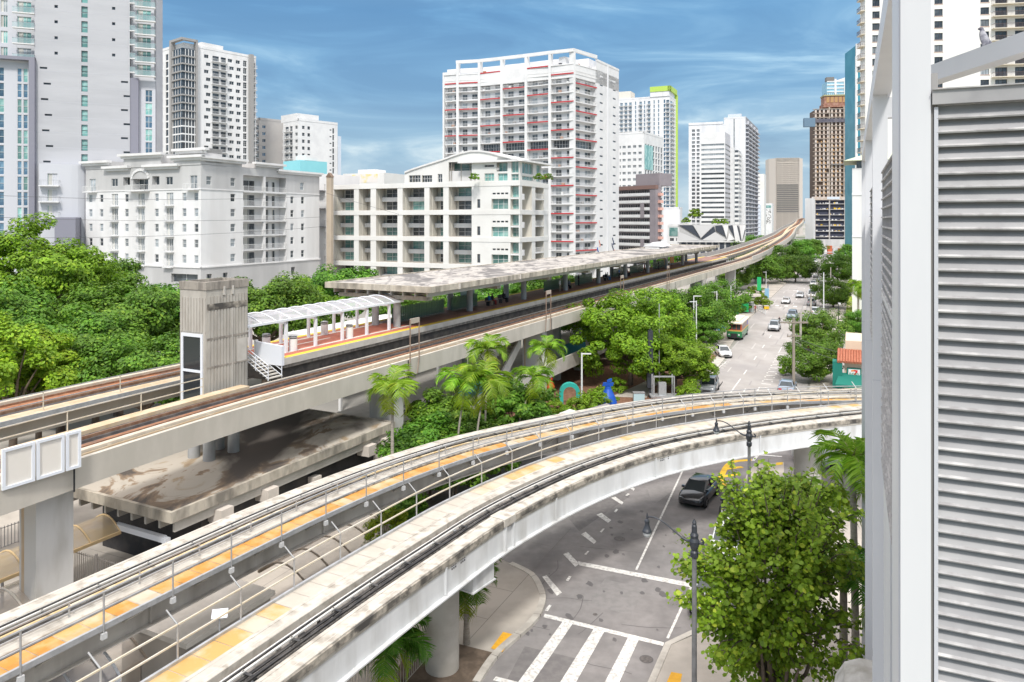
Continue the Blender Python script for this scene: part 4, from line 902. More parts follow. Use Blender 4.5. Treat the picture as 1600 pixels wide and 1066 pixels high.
for i in range(10):
    t0, t1 = math.pi*i/10, math.pi*(i+1)/10
    p = [(a+2.1*math.cos(t0), ZG+2.3+1.5*math.sin(t0)), (a+2.1*math.cos(t1), ZG+2.3+1.5*math.sin(t1)), (a+2.55*math.cos(t1), ZG+2.3+1.95*math.sin(t1)), (a+2.55*math.cos(t0), ZG+2.3+1.95*math.sin(t0))]
    mb.obox(fL.pt(p[0][0], p[0][1], .0), fL.pt(p[1][0], p[1][1])-fL.pt(p[0][0], p[0][1]), fL.pt(p[3][0], p[3][1])-fL.pt(p[0][0], p[0][1]), fL.n*.2, wallw)
    c = fL.pt(a, ZG+2.3, .02); mb.face([c, fL.pt(*p[0], .02), fL.pt(*p[1], .02)], wallg)
mb.build('arch', B.t)
def cornice(B, f, a0, a1, z, m=wallw, h=.5, d=.6):
    a0, a1 = min(a0, a1), max(a0, a1)
    mb = MB(); f.box(mb, a0-d*.5, a1+d*.5, z-h, z-h*.5, 0, d*.5, m); f.box(mb, a0-d, a1+d, z-h*.5, z, -.1, d, m); mb.build('cornice', B.t)
for ua, ub, v in ((128, 169, 252), (169, 200, 260), (194, 252, 240), (232, 277, 257), (272, 314, 243)):
    a0, a1 = fL.a(max(ua, 134)), fL.a(ub); zz = fL.z((ua+ub)/2, v)
    B.box(fL, a0, a1, zr(253)-.5, zz-.1, -6, .12, wallg, 'parapet'); cornice(B, fL, a0, a1, zz, h=.9, d=.9)
a0, a1 = fL.a(272), fL.a(314); zz = fL.z(300, 231); B.box(fL, a0, -.0, zr(253), zz, -5, -1.0, wallg, 'parapet');
f2 = F(fL.pt(0, 0, -1.0), fL.e); cornice(B, f2, a0, 0, zz, h=.9, d=.9); cornice(B, fR, 0, fR.a(347), zz, h=.9, d=.0)
# right face
bay0, bay1, ctr = fR.a(380), fR.a(447), fR.a(413.5); holes = [(bay0, bay1, ZB+.1, ZG)]
for u_ in (456.5, 473):
    x = fR.a(u_)
    for z in lv: holes.append((x-.5, x+.5, z+.8, z+2.3)); B.win(fR, x-.5, z+.8, 1.0, 1.5, sash if rg.random() < .4 else sashd, .15)
x = fR.a(364)
for z in lv: holes.append((x-.6, x+.6, z+.8, z+2.3)); B.win(fR, x-.6, z+.8, 1.2, 1.5, sash if rg.random() < .8 else sashd, .15)
B.wall(fR, 0, RA, ZB, ZG, wallw, holes, 1.9)
top = [(bay0, bay1, ZG+.05, ZG+3.2)]
for u_ in (326.5, 364, 472): x = fR.a(u_); top.append((x-.6, x+.6, ZG+.9, ZG+2.5)); B.win(fR, x-.6, ZG+.9, 1.2, 1.6, sash, .15)
B.wall(fR, 0, RA, ZG, fR.z(440, 267), wallg, top, 1.9)
cornice(B, fR, fR.a(316), fR.a(378), zr(243), h=.9, d=.9); cornice(B, fR, fR.a(400), fR.a(438), fR.z(420, 257)+.2, h=.8, d=.9); cornice(B, fR, fR.a(436), RA, fR.z(470, 268), h=.8, d=.7)
B.box(fR, 0.02, fR.a(378), ZG+4, zr(243)-.3, -4, -.02, wallg, 'parapet'); B.box(fR, fR.a(400), fR.a(438), ZG+4, fR.z(420, 257), -4, -.02, wallg, 'parapet')
f2 = F(fR.pt(0, 0, -1.9), fR.e); hb = []
for z in lv+[ZG]:
    for (p0, p1) in ((.16, .42), (.6, .74), (.82, .9)):
        x0, x1 = bay0+(bay1-bay0)*p0, bay0+(bay1-bay0)*p1; hb.append((x0, x1, z+.1, z+2.35)); B.win(f2, x0, z+.1, x1-x0, 2.25, (g_dark, fr_w, 2 if p1-p0 > .2 else 1, 1, rg.random() < .4), .1)
B.wall(f2, bay0, bay1, ZB, ZG+3.3, wallw, hb, .1)
for z in lv+[ZG]: B.balc(fR, bay0, z+.05, bay1-bay0, .1, (white, fr_w, 'bar'), d=0); B.box(fR, bay0, bay1, z-.15, z+.04, -1.88, -.01, white, 'balcony_slab')
B.box(fR, ctr-.3, ctr+.3, ZB, ZG+3.2, -.5, -.0, wallw, 'pier')
for f_, A_ in ((fL, LA), (fR, RA)):
    hs = []
    for ua in ((289,), ) if f_ is fL else ((326, ), (351, ), (457, )):
        x = f_.a(ua[0]); w_ = 3.4 if f_ is fL else .6; hs.append((x-w_, x+w_, ZB-2.8, ZB-1.2)); B.win(f_, x-w_, ZB-2.8, 2*w_, 1.6, (g_dark, fr_w, 2, 1), .4)
    B.wall(f_, -.15, A_, 0, ZB, wallg, hs, .4, d=.15)
B.box(fL, -.3, LA, ZB-.02, ZB+.25, .0, .3, wallw, 'band'); B.box(fR, -.3, RA, ZB-.02, ZB+.25, .0, .3, wallw, 'band'); B.box(fL, -.1, LA, ZG, ZG+.2, .0, .12, wallw, 'band'); B.box(fR, -.1, RA, ZG, ZG+.2, .0, .12, wallw, 'band')
B.rear(fL, LA, fR, RA, 0, zr(253)-.3, wallg); B.done()
# white sliver and tan blade wall between the two blocks
f = Fd(498, 172, 24.7, 'R'); B = Bld('apartment_block', 'narrow white block with three dark sunshades beside the tan blade wall', 'apartment block', f)
pattern(B, f, 0, f.a(513), 0, f.z(505, 272), wallw, rows(f.z(505, 285), 4, 9), 3.2, [(507, 508.4, 'w', (g_dark, fr_w, 1, 1))]); B.box(f, 0, f.a(513), 0, f.z(505, 272), -12, -.3, wallw, 'core')
for v_ in (299, 327, 355): B.box(f, f.a(492), f.a(509), f.z(500, v_), f.z(500, v_)+.15, .02, 1.6, fr_d, 'sunshade')
B.done()
f = Fd(510, 165, 24.7, 'R'); t = thing('blade_wall', 'tall tan blade wall with a pointed top between two white blocks', 'blade wall', tuple(f.pt(0, 0)))
mb = MB(); a1 = f.a(517.5); mb.v = []; mb.prism([f.pt(0, 0).to_tuple()[:2], f.pt(a1, 0).to_tuple()[:2], f.pt(a1, 0, -.8).to_tuple()[:2], f.pt(0, 0, -.8).to_tuple()[:2]], 0, f.z(513, 277), mat('tan_render', (.50, .42, .33), (.44, .37, .29), .3, .8)); mb.build('wall', t)
mb = MB(); zt = f.z(513, 277); mb.prism([f.pt(-.1, 0, .1).to_tuple()[:2], f.pt(a1/2, 0, .1).to_tuple()[:2], f.pt(a1+.1, 0, .1).to_tuple()[:2], f.pt(a1+.1, 0, -.9).to_tuple()[:2], f.pt(a1/2, 0, -.9).to_tuple()[:2], f.pt(-.1, 0, -.9).to_tuple()[:2]], zt, [zt+.1, zt+1, zt+.1, zt+.1, zt+1, zt+.1], mat('brown_cap', (.20, .14, .10))); mb.build('cap', t)
# --- white loft block with deep loggias ---------------------------------------------------------
fL, fR = Fd(812, 150, 24.7, 'L'), Fd(812, 150, 24.7, 'D')
B = Bld('loft_block', 'white loft block with a grid of deep loggias, green-tinted windows and a curved roof', 'apartment block', fL)
zb = [HC+(CY-v)*fL.pt(fL.a(600), 0).y/FP for v in (291, 332.5, 372.5, 413)]; zb.append(2*zb[3]-zb[2]); LA, RA = fL.a(518.5), fR.a(857)
bays = [(522, 553), (560.5, 579), (587.5, 621), (629, 663), (671, 692.5), (701, 737)]
holes = []; DP = 3.2; hb = .5; fB = F(fL.pt(0, 0, -DP), fL.e)
for ua, ub in bays:
    x1, x0 = fL.a(ua), fL.a(ub)
    for i in range(4):
        z1, z0 = zb[i]-hb, zb[i+1]+hb; holes.append((x0, x1, z0, z1)); zc = (z0+z1)/2; w = (x1-x0)
        wx0 = x0+.25; ww = w-.9 if w > 4 else w-1.1
        B.win(fB, wx0, zc+.45, ww, z1-zc-.5, (g_teal if rg.random() < .7 else g_dark, fr_w, 3 if ww > 3 else 2, 2), .05); B.win(fB, wx0, z0+.1, ww, zc-.5-z0, (g_teal if rg.random() < .45 else g_dark, fr_w, 3 if ww > 3 else 2, 2), .05)
        B.box(fB, wx0+.3, x1-.1, zc-.45, zc+.5, .02, 1.0, wallw, 'mezzanine_balcony')
        B.box(fL, x0, x1, z0+.0, z0+.05, -DP, -.3, pave, 'loggia_floor')
B.wall(fB, fL.a(737)-.2, LA, zb[4], zb[0], wall_beige, (), d=-.22)
# corner part: small slot windows, teal windows
xc0, xc1 = fL.a(795), fL.a(764)
for i in range(4):
    z1, z0 = zb[i]-hb, zb[i+1]+hb; zc = (z0+z1)/2
    a_, b_ = fL.a(794), fL.a(768);
    for k in range(4): w = (b_-a_)/4.6; x = a_+k*w*1.15; holes.append((x, x+w*.85, zc+.7, zc+1.05)); B.win(fL, x, zc+.7, w*.85, .35, (g_dark, fr_d, 1, 1), .2)
    holes.append((a_, b_, z0+.1, zc-.2)); B.win(fL, a_, z0+.1, b_-a_, zc-.3-z0, (g_teal, fr_w, 3, 2), .6)
    a_, b_ = fL.a(810.5), fL.a(797.5); holes.append((a_, b_, z0, z1)); B.win(fL, a_, zc+.1, b_-a_, z1-zc-.2, (g_teal, fr_w, 2, 1), 1.2); B.win(fL, a_, z0+.1, b_-a_, zc-.4-z0, (g_teal, fr_w, 2, 2), 1.2); B.box(fL, a_, b_, zc-.3, zc, -1.3, -.1, wallw, 'balcony_slab')
    x = fL.a(748); holes.append((x-.35, x+.35, z0+.4, z0+2.2)); B.win(fL, x-.35, z0+.4, .7, 1.8, (g_dark, fr_d, 1, 2), .2)
B.wall(fL, 0, LA, zb[4]-.5, zb[0]+.5, wall_cream, holes, 1.3, wall_beige)
for ua, ub in bays:            # deep side cheeks of the loggias
    for x in (fL.a(ua), fL.a(ub)): B.box(fL, x-.08, x+.08, zb[4], zb[0], -DP, -1.28, wall_beige, 'party_wall')
B.wall(fL, 0, LA, 0, zb[4]-.5, wall_cream)
holes = []
for i in range(4):
    z1, z0 = zb[i]-hb, zb[i+1]+hb; zc = (z0+z1)/2
    for ua, ub in ((816, 831), (836.5, 849.6)):
        x0, x1 = fR.a(ua), fR.a(ub); holes.append((x0, x1, z0, z1))
        if ua < 820: B.box(fR, x0, x0+1.1, zc-.4, zc+.8, -.6, .03, wallw, 'mezzanine_balcony'); B.wall(fR, x0-.2, x1+.2, z0, z1, wall_beige, d=-2.8)
        else: B.win(fR, x0, zc+.3, x1-x0, z1-zc-.4, (g_dark, fr_w, 2, 1), 3.0); B.win(fR, x0, z0+.1, x1-x0, zc-z0-.4, (g_dark, fr_w, 3, 1), 3.0); B.box(fR, x0, x1, zc-.3, zc, -3, -.3, wallw, 'balcony_slab'); B.balc(fR, x0, zc, x1-x0, .1)
B.wall(fR, 0, RA, zb[4]-.5, zb[0]+.5, wall_cream, holes, 2.8, wall_beige); B.wall(fR, 0, RA, 0, zb[4]-.5, wall_cream)
for z in zb[:4]: B.box(fL, -.1, LA, z-.5, z+.45, .0, .08, wall_cream, 'floor_band'); B.box(fR, -.0, RA, z-.5, z+.45, .0, .09, wall_cream, 'floor_band')
B.rear(fL, LA, fR, RA, 0, zb[0]+.4, wall_cream)
# penthouse with curved roof
zp = lambda u, v: fL.z(u, v); pr = [(632, 268), (645, 263), (660, 258), (676, 253), (692, 248), (705, 243), (720, 238), (735, 234.8), (748, 234.5), (762, 236.5), (778, 240.5), (795, 245), (812, 249.5)]
z0 = zb[0]+.45; zw = [max(z0+.1, zp(u, v)) for u, v in pr]
mb = MB()
for i in range(len(pr)-1):
    (u0, _), (u1, _) = pr[i], pr[i+1]; x0, x1 = fL.a(u0), fL.a(u1)
    for d0, d1, lift, col_ in ((-14, .7 if u0 > 770 else .02, 0, wallw),):
        A_ = [fL.pt(x0, zw[i], d1), fL.pt(x1, zw[i+1], d1), fL.pt(x1, zw[i+1], d0), fL.pt(x0, zw[i], d0)]
        mb.face(A_, col_); mb.face([p-Vector((0, 0, .35)) for p in A_][::-1], col_); mb.face([A_[0], A_[0]-Vector((0, 0, .35)), A_[1]-Vector((0, 0, .35)), A_[1]], col_)
x0 = fL.a(812); e1 = fR.a(858); zr2 = fR.z(858, 257)
A_ = [fL.pt(x0, zw[-1], .7), fR.pt(e1, zr2, 1.2), fR.pt(e1, zr2, -14), fL.pt(x0, zw[-1], -14)]
mb.prism([fR.pt(-.7, 0, 1.0).to_tuple()[:2], fR.pt(e1, 0, 1.0).to_tuple()[:2], fR.pt(e1, 0, -14).to_tuple()[:2], fR.pt(-.7, 0, -14).to_tuple()[:2]], [zw[-1]-.35, zr2-.35, zr2-.35, zw[-1]-.35], [zw[-1], zr2, zr2, zw[-1]], wallw)
mb.build('curved_roof', B.t)
mb = MB(); hs = []
fP = F(fL.pt(0, 0, -.25), fL.e)
for ua, ub, va, vb, st, dd in ((639, 657, 274, 285, (g_dark, fr_w, 4, 2), .2), (659, 675, 274, 285, (g_dark, fr_w, 4, 2), .2), (684, 691, 272, 285, (g_dark, fr_w, 2, 2), .2), (701, 737, 253, 283, (g_teal, fr_w, 3, 3), 2.4), (757, 772, 258, 261, (g_dark, fr_d, 4, 1), .2), (757, 772, 271, 283, (g_teal, fr_w, 3, 2), .2), (776, 793, 254, 268, (g_teal, fr_w, 3, 1), 1.2), (778, 793, 271, 283, (g_teal, fr_w, 2, 1), .3), (799, 811, 252, 270, (g_teal, fr_w, 2, 1), .3), (799, 811, 272, 284, (g_teal, fr_w, 2, 2), .3)):
    x1, x0 = fP.a(ua), fP.a(ub); y1, y0 = fP.z((ua+ub)/2, va), max(z0+.1, fP.z((ua+ub)/2, vb)); hs.append((x0, x1, y0, y1)); B.win(fP, x0, y0, x1-x0, y1-y0, st, dd)
for i in range(len(pr)-1):
    x1, x0 = fP.a(pr[i][0]), fP.a(pr[i+1][0]); zz = min(zw[i], zw[i+1])-.3
    B.wall(fP, x0, x1, z0, zz, wall_cream, [h for h in hs if h[0] < x1 and h[1] > x0], .3, wall_beige, name='penthouse_wall')
    mb.face([fP.pt(x0, zz, 0), fP.pt(x1, zz, 0), fP.pt(x1, zw[i], 0), fP.pt(x0, zw[i+1], 0)], wall_cream)
mb.build('gable', B.t)
hs = []; fQ = F(fR.pt(0, 0, -.25), fR.e)
for ua, ub in ((816, 833), (838, 845)):
    x0, x1 = fQ.a(ua), fQ.a(ub); y1, y0 = fQ.z(825, 252)-.4, fQ.z(825, 272)
    hs.append((x0, x1, y0, y1)); B.win(fQ, x0, y0, x1-x0, y1-y0, (g_teal, fr_w, 3, 1), .3); hs.append((x0, x1, z0+.3, y0-.5)); B.win(fQ, x0, z0+.3, x1-x0, max(.5, y0-.8-z0), (g_teal, fr_w, 4, 1), .3)
B.wall(fQ, 0, fQ.a(846), z0, zr2-.1, wall_cream, hs, .3); B.box(fP, fP.a(733), fP.a(632), z0, z0+2.5, -10, -1, wallw, 'rear_wall'); B.done(100)
# low rooftop shed and plant box behind the loft block's left end
f = Fd(536, 205, 24.7, 'R'); B = Bld('rooftop_box', 'white rooftop box with a faded yellow mural above the loft block', 'rooftop box', f)
B.box(f, 0, f.a(600), 10, f.z(560, 271), -12, 0, wall_cream); B.box(f, f.a(556), f.a(583), f.z(560, 271), f.z(560, 265), -6, -1, white, 'plant_box')
B.box(f, f.a(550), f.a(590), f.z(560, 286), f.z(560, 273), .01, .03, mat('faded_mural', (.80, .66, .20), (.78, .74, .70), .35, .8, lo=.40, hi=.52), 'mural'); B.done()
f = Fd(600, 215, 24.7, 'R'); B = Bld('brick_building', 'small brown brick building peeping out between the two white roofs', 'building', f)
hh = mat('brown_brick', (.30, .16, .10), (.24, .13, .09), .8, .9); B.box(f, 0, f.a(634), 5, f.z(615, 275), -10, 0, hh); B.box(f, f.a(607), f.a(630), f.z(615, 287), f.z(615, 279), .01, .4, white, 'balcony'); B.done()
# --- tall white slab with red-edged balconies ---------------------------------------------------
red = mat('red_edge', (.50, .03, .04), rough=.5); wall_c = mat('cool_white', (.77, .775, .79), (.71, .715, .73), .3, .7, c3=(.66, .665, .68), s2=.15, stretch=(1, 1, .12)); blue_w = mat('pale_blue_render', (.60, .66, .74), rough=.7)
plan = [(692, 268), (713, 266), (747, 264), (782, 260), (820, 255.5), (857, 251), (896, 247), (932, 257.5), (967, 275)]
pp = [Vector(((u-CX)/FP*Y, Y, 0)) for u, Y in plan]
f0 = F(pp[0], pp[1]-pp[0])
B = Bld('slab_tower', 'tall curved white apartment slab with red-edged balconies', 'apartment tower', f0)
pinkm_ = mat('terracotta_pots', (.40, .20, .12), rough=.8); greyc_ = mat('patio_grey', (.25, .25, .25), rough=.8)
zT = 77.6; fh = 3.13; z1 = 72.5; lev = [z1-fh*i for i in range(24)]
ph = [1, 1, 0, 2, 0, 1, 2]
for i in range(7):
    a, b_ = pp[i], pp[i+1]; f = F(a, b_-a); w = (b_-a).length; dp = 1.7; pw = .95 if i < 6 else .9
    f2 = F(f.pt(0, 0, -dp), f.e); hs = []
    ztop = zT if 0 < i else zT-4
    for k, z in enumerate(lev[1:]):
        if z < 1: continue
        am = 8 <= k <= 8
        w0, w1, w2, w3 = (.22, .45, .66, .92) if i else (.2, .55, .7, .95)
        if am and i > 1:
            x0, x1 = pw+.3, w-.6; hs.append((x0, x1, z+.1, z+fh-.2)); B.win(f2, x0, z+.1, x1-x0, fh-.3, (g_dark, fr_w, 7, 2), .1)
        else:
            hs.append((w*w0, w*w1, z+.1, z+2.4)); B.win(f2, w*w0, z+.1, w*(w1-w0), 2.3, (g_dark if rg.random() < .7 else g_pale, fr_w, 2, 1), .12)
            hs.append((w*w2, w*w3, z+.7, z+2.4)); B.win(f2, w*w2, z+.7, w*(w3-w2), 1.7, (g_dark if rg.random() < .7 else g_pale, fr_w, 2, 1), .12)
    B.wall(f2, 0, w, 0, z1, wall_c, hs, .12)
    B.box(f, 0, pw if i else .6, 0, ztop, -dp, .25, white, 'pier')
    if i == 6: B.box(f, w-.5, w, 0, z1+1, -dp, .0, white, 'pier')
    for k, z in enumerate(lev[:-1]):
        rd = (k % 3 == ph[i])
        B.items.append(('slab', None, None, 0)) if 0 else None
        mb = B.slabs = getattr(B, 'slabs', None) or MB()
        f.box(mb, pw, w, z-.15, z+.12, -dp, .12, white)
        if rg.random() < .55:
            x_ = rg.uniform(pw+.2, w-1); f.box(mb, x_, x_+rg.uniform(.4, 1.1), z+.12, z+rg.uniform(.6, 1.05), -1.3, -.5, rg.choice([fr_d, curt, pinkm_, greyc_, fr_w]))
        if rd: f.box(mb, pw-.1, w+.1, z-.2, z+.2, .13, .2, red)
        if k and not (k == 9):
            f.box(mb, pw, w, z+1.0, z+1.07, .06, .1, fr_w)
            for q in range(int((w-pw)/.35)): f.box(mb, pw+q*.35, pw+q*.35+.05, z+.12, z+1.0, .06, .1, fr_w)
    f.box(mb, -.1, w+.1, zT-1.1, zT, -.5, .28, white) if i else f.box(mb, 0, w, zT-5.1, zT-4, -.5, .28, white)
    B.box(f, 0, w-(5 if i > 4 else 0), z1, zT-2.2, -6, -3.5, wall_c, 'penthouse')
o = B.slabs.build('balcony_slab', B.t); o['kind'] = 'stuff'
f = F(pp[7], pp[8]-pp[7]); w = (pp[8]-pp[7]).length; hs = []
for z in lev[1:]:
    for x in (w*.14, w*.72): hs.append((x, x+2.6, z+1.3, z+1.85)); B.win(f, x, z+1.3, 2.6, .55, (g_dark, fr_d, 1, 1), .12)
B.wall(f, 0, w, 0, zT-1.5, white, hs, .12)
B.box(f, w*.45, w*.5, 0, zT-2, .01, .25, wall_c, 'downpipe_recess')
mb = MB(); f.box(mb, 0, w, zT-2.0, zT-1.2, -.4, .1, white); mb.build('parapet', B.t)
mb = MB(); n_ = f.n
mb.prism([(p.x, p.y) for p in (pp[2]-n_*0, pp[6], pp[7], pp[8], Vector((pp[8].x-22, pp[8].y+32, 0)), Vector((pp[0].x+4, pp[0].y+22, 0)), pp[0], pp[1])], 68, z1+.2, white); mb.build('roof', B.t)
B.box(f, w*.1, w*.8, zT-3, zT-.2, -14, -4, wall_c, 'plant_room')
mur = [mat('mural_blue', (.02, .12, .45), rough=.6), mat('mural_red', (.6, .25, .2), rough=.6), mat('mural_navy', (.03, .05, .12), rough=.6)]
mb = MB()
for x, zc, s_, c_ in ((1.2, 9, 1.5, 0), (1.6, 6.5, 1.4, 0), (2.6, 12, 1.0, 1), (w*.7, 10, 1.6, 2), (w*.76, 6, 1.2, 0), (w*.72, 12.5, 1.2, 2), (w*.8, 8.4, .9, 1), (w*.5, 9, 1.4, 2)):
    pts = [f.pt(x+math.sin(t*1.3)*s_*.45, zc+(t-2)*s_*.55, .05) for t in range(5)]; mb.tube(pts, .22, mur[c_], 5)
mb.build('mural', B.t); B.done(100)

def block(name, label, cat, uc, Y, ul, ur, vt, deg, fh, L=(), R=(), m=wallw, mR=None, z0=0, top_gap=1.5, roofm=None, n=None, cap=95, extra=None, group=None):
    """a plain block seen on a corner: L columns on the left-hand face, R columns on the right-hand face"""
    fl, fr = Fd(uc, Y, deg, 'L'), Fd(uc, Y, deg, 'D'); B = Bld(name, label, cat, fl, group=group)
    zt = fl.z(uc, vt); LA = fl.a(ul) if ul < uc-.1 else 12; RA = fr.a(ur) if ur > uc+.1 else 12
    n = n or int((zt-top_gap-z0)/fh); lv = [zt-top_gap-fh*(i+1) for i in range(n)]
    pattern(B, fl, 0, LA, z0, zt, m, lv, fh, L); pattern(B, fr, 0, RA, z0, zt, mR or m, lv, fh, R)
    B.rear(fl, LA, fr, RA, z0, zt, m); B.box(fl, -.1, LA, zt-.1, zt+.9, -.4, .1, m, 'parapet'); B.box(fr, -.1, RA, zt-.1, zt+.9, -.4, .1, mR or m, 'parapet')
    B.fl, B.fr, B.zt, B.lv, B.LA, B.RA = fl, fr, zt, lv, LA, RA
    if extra: extra(B)
    B.done(cap); return B
dkf = mat('dark_grey_cladding', (.20, .19, .18), rough=.6); greyc = mat('mid_grey_cladding', (.34, .33, .32), rough=.7)
# --- white tower with dark corner frames -------------------------------------------------------
D_, T_ = (g_dark, fr_w, 2, 1), (g_dark, fr_w, 2, 3)
def x2(B):
    fl, fr, zt = B.fl, B.fr, B.zt
    mb = MB(); xr, xl = fr.a(306), fl.a(271)
    for f_, x, xe in ((fr, xr, fr.a(303)), (fl, xl, fl.a(274))): f_.box(mb, min(x, xe), max(x, xe), 20, zt+2.5, .0, 1.7, greyc)
    fr.box(mb, -1.7, xr, zt+1.6, zt+2.5, 0, 1.7, greyc); fl.box(mb, .0, xl, zt+1.6, zt+2.5, 0, 1.69, greyc)
    a_ = fr.a(388); fr.box(mb, a_, a_+1.6, 35, zt+1, 0, 1.7, greyc); mb.build('corner_frame', B.t)
    mb = MB(); fr.box(mb, -1.2, xr-.5, 20, zt-1.5, .02, 1.1, g_dark); fl.box(mb, 0, xl-.6, 20, zt-1.5, .02, 1.09, g_dark); mb.build('corner_glazing', B.t)
    mb = MB()
    for i, z in enumerate(B.lv):
        if z < 18: continue
        fr.box(mb, -1.35, xr, z-.3, z+.25, 0, 1.25 if i > 8 else 1.6, wallw if i > 8 else greyc); fl.box(mb, 0, xl, z-.3, z+.25, 0, 1.24 if i > 8 else 1.59, wallw if i > 8 else greyc)
        for q in (.0, .25, .5, .75): fr.box(mb, xr*q, xr*q+.25, z+.25, z+2.8, 1.1, 1.2, fr_w); fl.box(mb, xl*q, xl*q+.25, z+.25, z+2.8, 1.1, 1.2, fr_w)
    o = mb.build('spandrel', B.t); o['kind'] = 'stuff'
    B.box(fr, fr.a(316), fr.a(350), zt, zt+2.6, -8, -.6, wallw, 'penthouse'); B.box(fl, fl.a(262), fl.a(242), zt+.5, zt+1.6, -2, -1.5, mat('roof_screen', (.48, .42, .33), rough=.8), 'roof_screen')
st = lambda k: (lambda i: i % 2 == k)
block('corner_tower', 'white high-rise with a dark-framed glazed corner and grey balcony columns', 'apartment tower', 287, 290, 238, 400, 70, 39, 3.05,
      [(245, 254, 'b', (g_dark, fr_d, 2, 1)), (259, 263, 't', (g_dark, fr_d, 1, 2)), (267.5, 270, 't', (g_dark, fr_d, 1, 2))],
      [(319, 326, 'w', D_, st(0)), (322, 329, 'w', D_, st(1)), (332, 342, 'b', (g_dark, fr_d, 2, 1)), (345, 353, 'b', (g_dark, fr_d, 2, 1)), (356, 363, 'w', D_, st(0)), (358.5, 365.5, 'w', D_, st(1)), (368.5, 375, 'w', D_, st(0)), (370, 376.5, 'w', D_, st(1)), (380, 385.5, 't', T_), (391, 398, 'b', (g_dark, fr_d, 1, 1))], extra=x2)
# --- grey-blue tower at the left edge ----------------------------------------------------------
gb = mat('grey_blue_render', (.49, .495, .52), (.44, .445, .47), .12, .8, stretch=(.3, .3, 2)); gb2 = mat('slate_render', (.25, .25, .30), rough=.8); gb3 = mat('pale_grey_render', (.56, .57, .61), rough=.8)
f = Fd(54, 148, 70, 'D'); B = Bld('grey_tower', 'grey-blue high-rise at the left edge with pale glass balconies and slate fins', 'apartment tower', f)
ft = lambda v: f.z(54, v); A1 = f.a(203); hs = []; fh = 3.02; z_ = ft(250); lv = [z_+fh*i for i in range(19)]
for z in lv: x0, x1 = f.a(127), f.a(137); hs.append((x0, x1, z-.9, z+1.4)); B.win(f, x0, z-.9, x1-x0, 2.3, (g_teal, fr_d, 1, 2), .3)
for i in range(7):
    x = f.a(62+(i % 2)*5+i*.9); zz = f.z(65, 106+i*24.4); hs.append((x, x+1.3, zz-.2, zz+.2)); B.win(f, x, zz-.2, 1.3, .4, (g_dark, fr_d, 1, 1), .2)
    x = f.a(189+(i % 2)*4); zz = f.z(190, 128+i*22); hs.append((x, x+1.3, zz-.2, zz+.2)); B.win(f, x, zz-.2, 1.3, .4, (g_dark, fr_d, 1, 1), .2)
for v_ in (10, 34, 59, 83):
    for u_ in (85, 175): x = f.a(u_); zz = f.z(u_, v_+(0 if u_ < 100 else 3)); hs.append((x, x+.6, zz-.3, zz+.3)); B.win(f, x, zz-.3, .6, .6, (g_dark, fr_d, 1, 1), .2)
B.wall(f, 0, A1, 0, 72, gb, hs, .3)
mb = MB()
for v_ in range(-10, 260, 24): f.box(mb, .1, A1-.1, f.z(54, v_), f.z(54, v_)+.04, .0, .015, gb3)
mb.build('joint', B.t)
# left wing
fl2 = F(f.pt(0, 0, -1.4), f.e); xl = f.a(-30); zs = ft(94); hs = []
for v_ in (21, 44.5, 69, 94, -3):
    z = ft(v_)
    for ua, ub in ((1, 12), (27, 49)): x0, x1 = fl2.a(ua), fl2.a(ub); hs.append((x0, x1, z+.1, z+2.5)); B.win(fl2, x0, z+.1, x1-x0, 2.4, (g_teal if rg.random() < .6 else g_pale, fr_w, 3, 1, 1), .15)
    for ua, ub in ((-28, 14), (19.5, 54)): B.balc(f, f.a(ua), z, f.a(ub)-f.a(ua), .9, (white, metal_g, 'glass'), .6)
B.wall(fl2, xl, 0, zs-.6, 72, gb3, hs, .15)
hs = []; f3 = F(f.pt(0, 0, -.5), f.e)
for i in range(11):
    z = ft(118+i*24.1)-1.4
    for ua, ub in ((-2, 6.5), (27, 34), (36.5, 43.5)): x0, x1 = f3.a(ua), f3.a(ub); hs.append((x0, x1, z, z+2.75)); B.win(f3, x0, z, x1-x0, 2.75, (g_blue if rg.random() < .5 else g_teal, fr_w, 1, 2), .1)
B.wall(f3, xl, 0, 0, zs, gb3, hs, .1)
B.box(f, f.a(47), f.a(56), 0, ft(91), -.2, 1.0, gb2, 'fin'); B.box(f, xl, f.a(56), ft(96), ft(91), -.4, .98, gb2, 'fin')
# right wing
B.box(f, A1, f.a(216), 0, f.z(210, 122), -2.5, -.1, gb2, 'fin'); fr_ = F(f.pt(0, 0, -1.2), f.e); hs = []
for i in range(7):
    z = f.z(220, 118-i*21.5)
    x0, x1 = fr_.a(214), fr_.a(236); hs.append((x0, x1, z+.1, z+2.5)); B.win(fr_, x0, z+.1, x1-x0, 2.4, (g_teal, fr_w, 3, 1, 1), .15)
    B.balc(f, f.a(211), z, f.a(243)-f.a(211), 1.1, (white, metal_g, 'glass'), .6); B.balc(f, A1, z+.6, f.a(212)-A1, .8, (white, metal_g, 'glass'), .4)
B.wall(fr_, A1, f.a(240), f.z(220, 122), 72, gb3, hs, .15); hs = []
for i in range(6):
    z = f.z(230, 158+i*20.5); x0, x1 = fr_.a(227), fr_.a(238); hs.append((x0, x1, z, z+2.5)); B.win(fr_, x0, z, x1-x0, 2.5, (g_teal if i % 2 else g_blue, fr_w, 2, 2), .1)
B.wall(fr_, f.a(215), f.a(242), 0, f.z(220, 122), gb3, hs, .1)
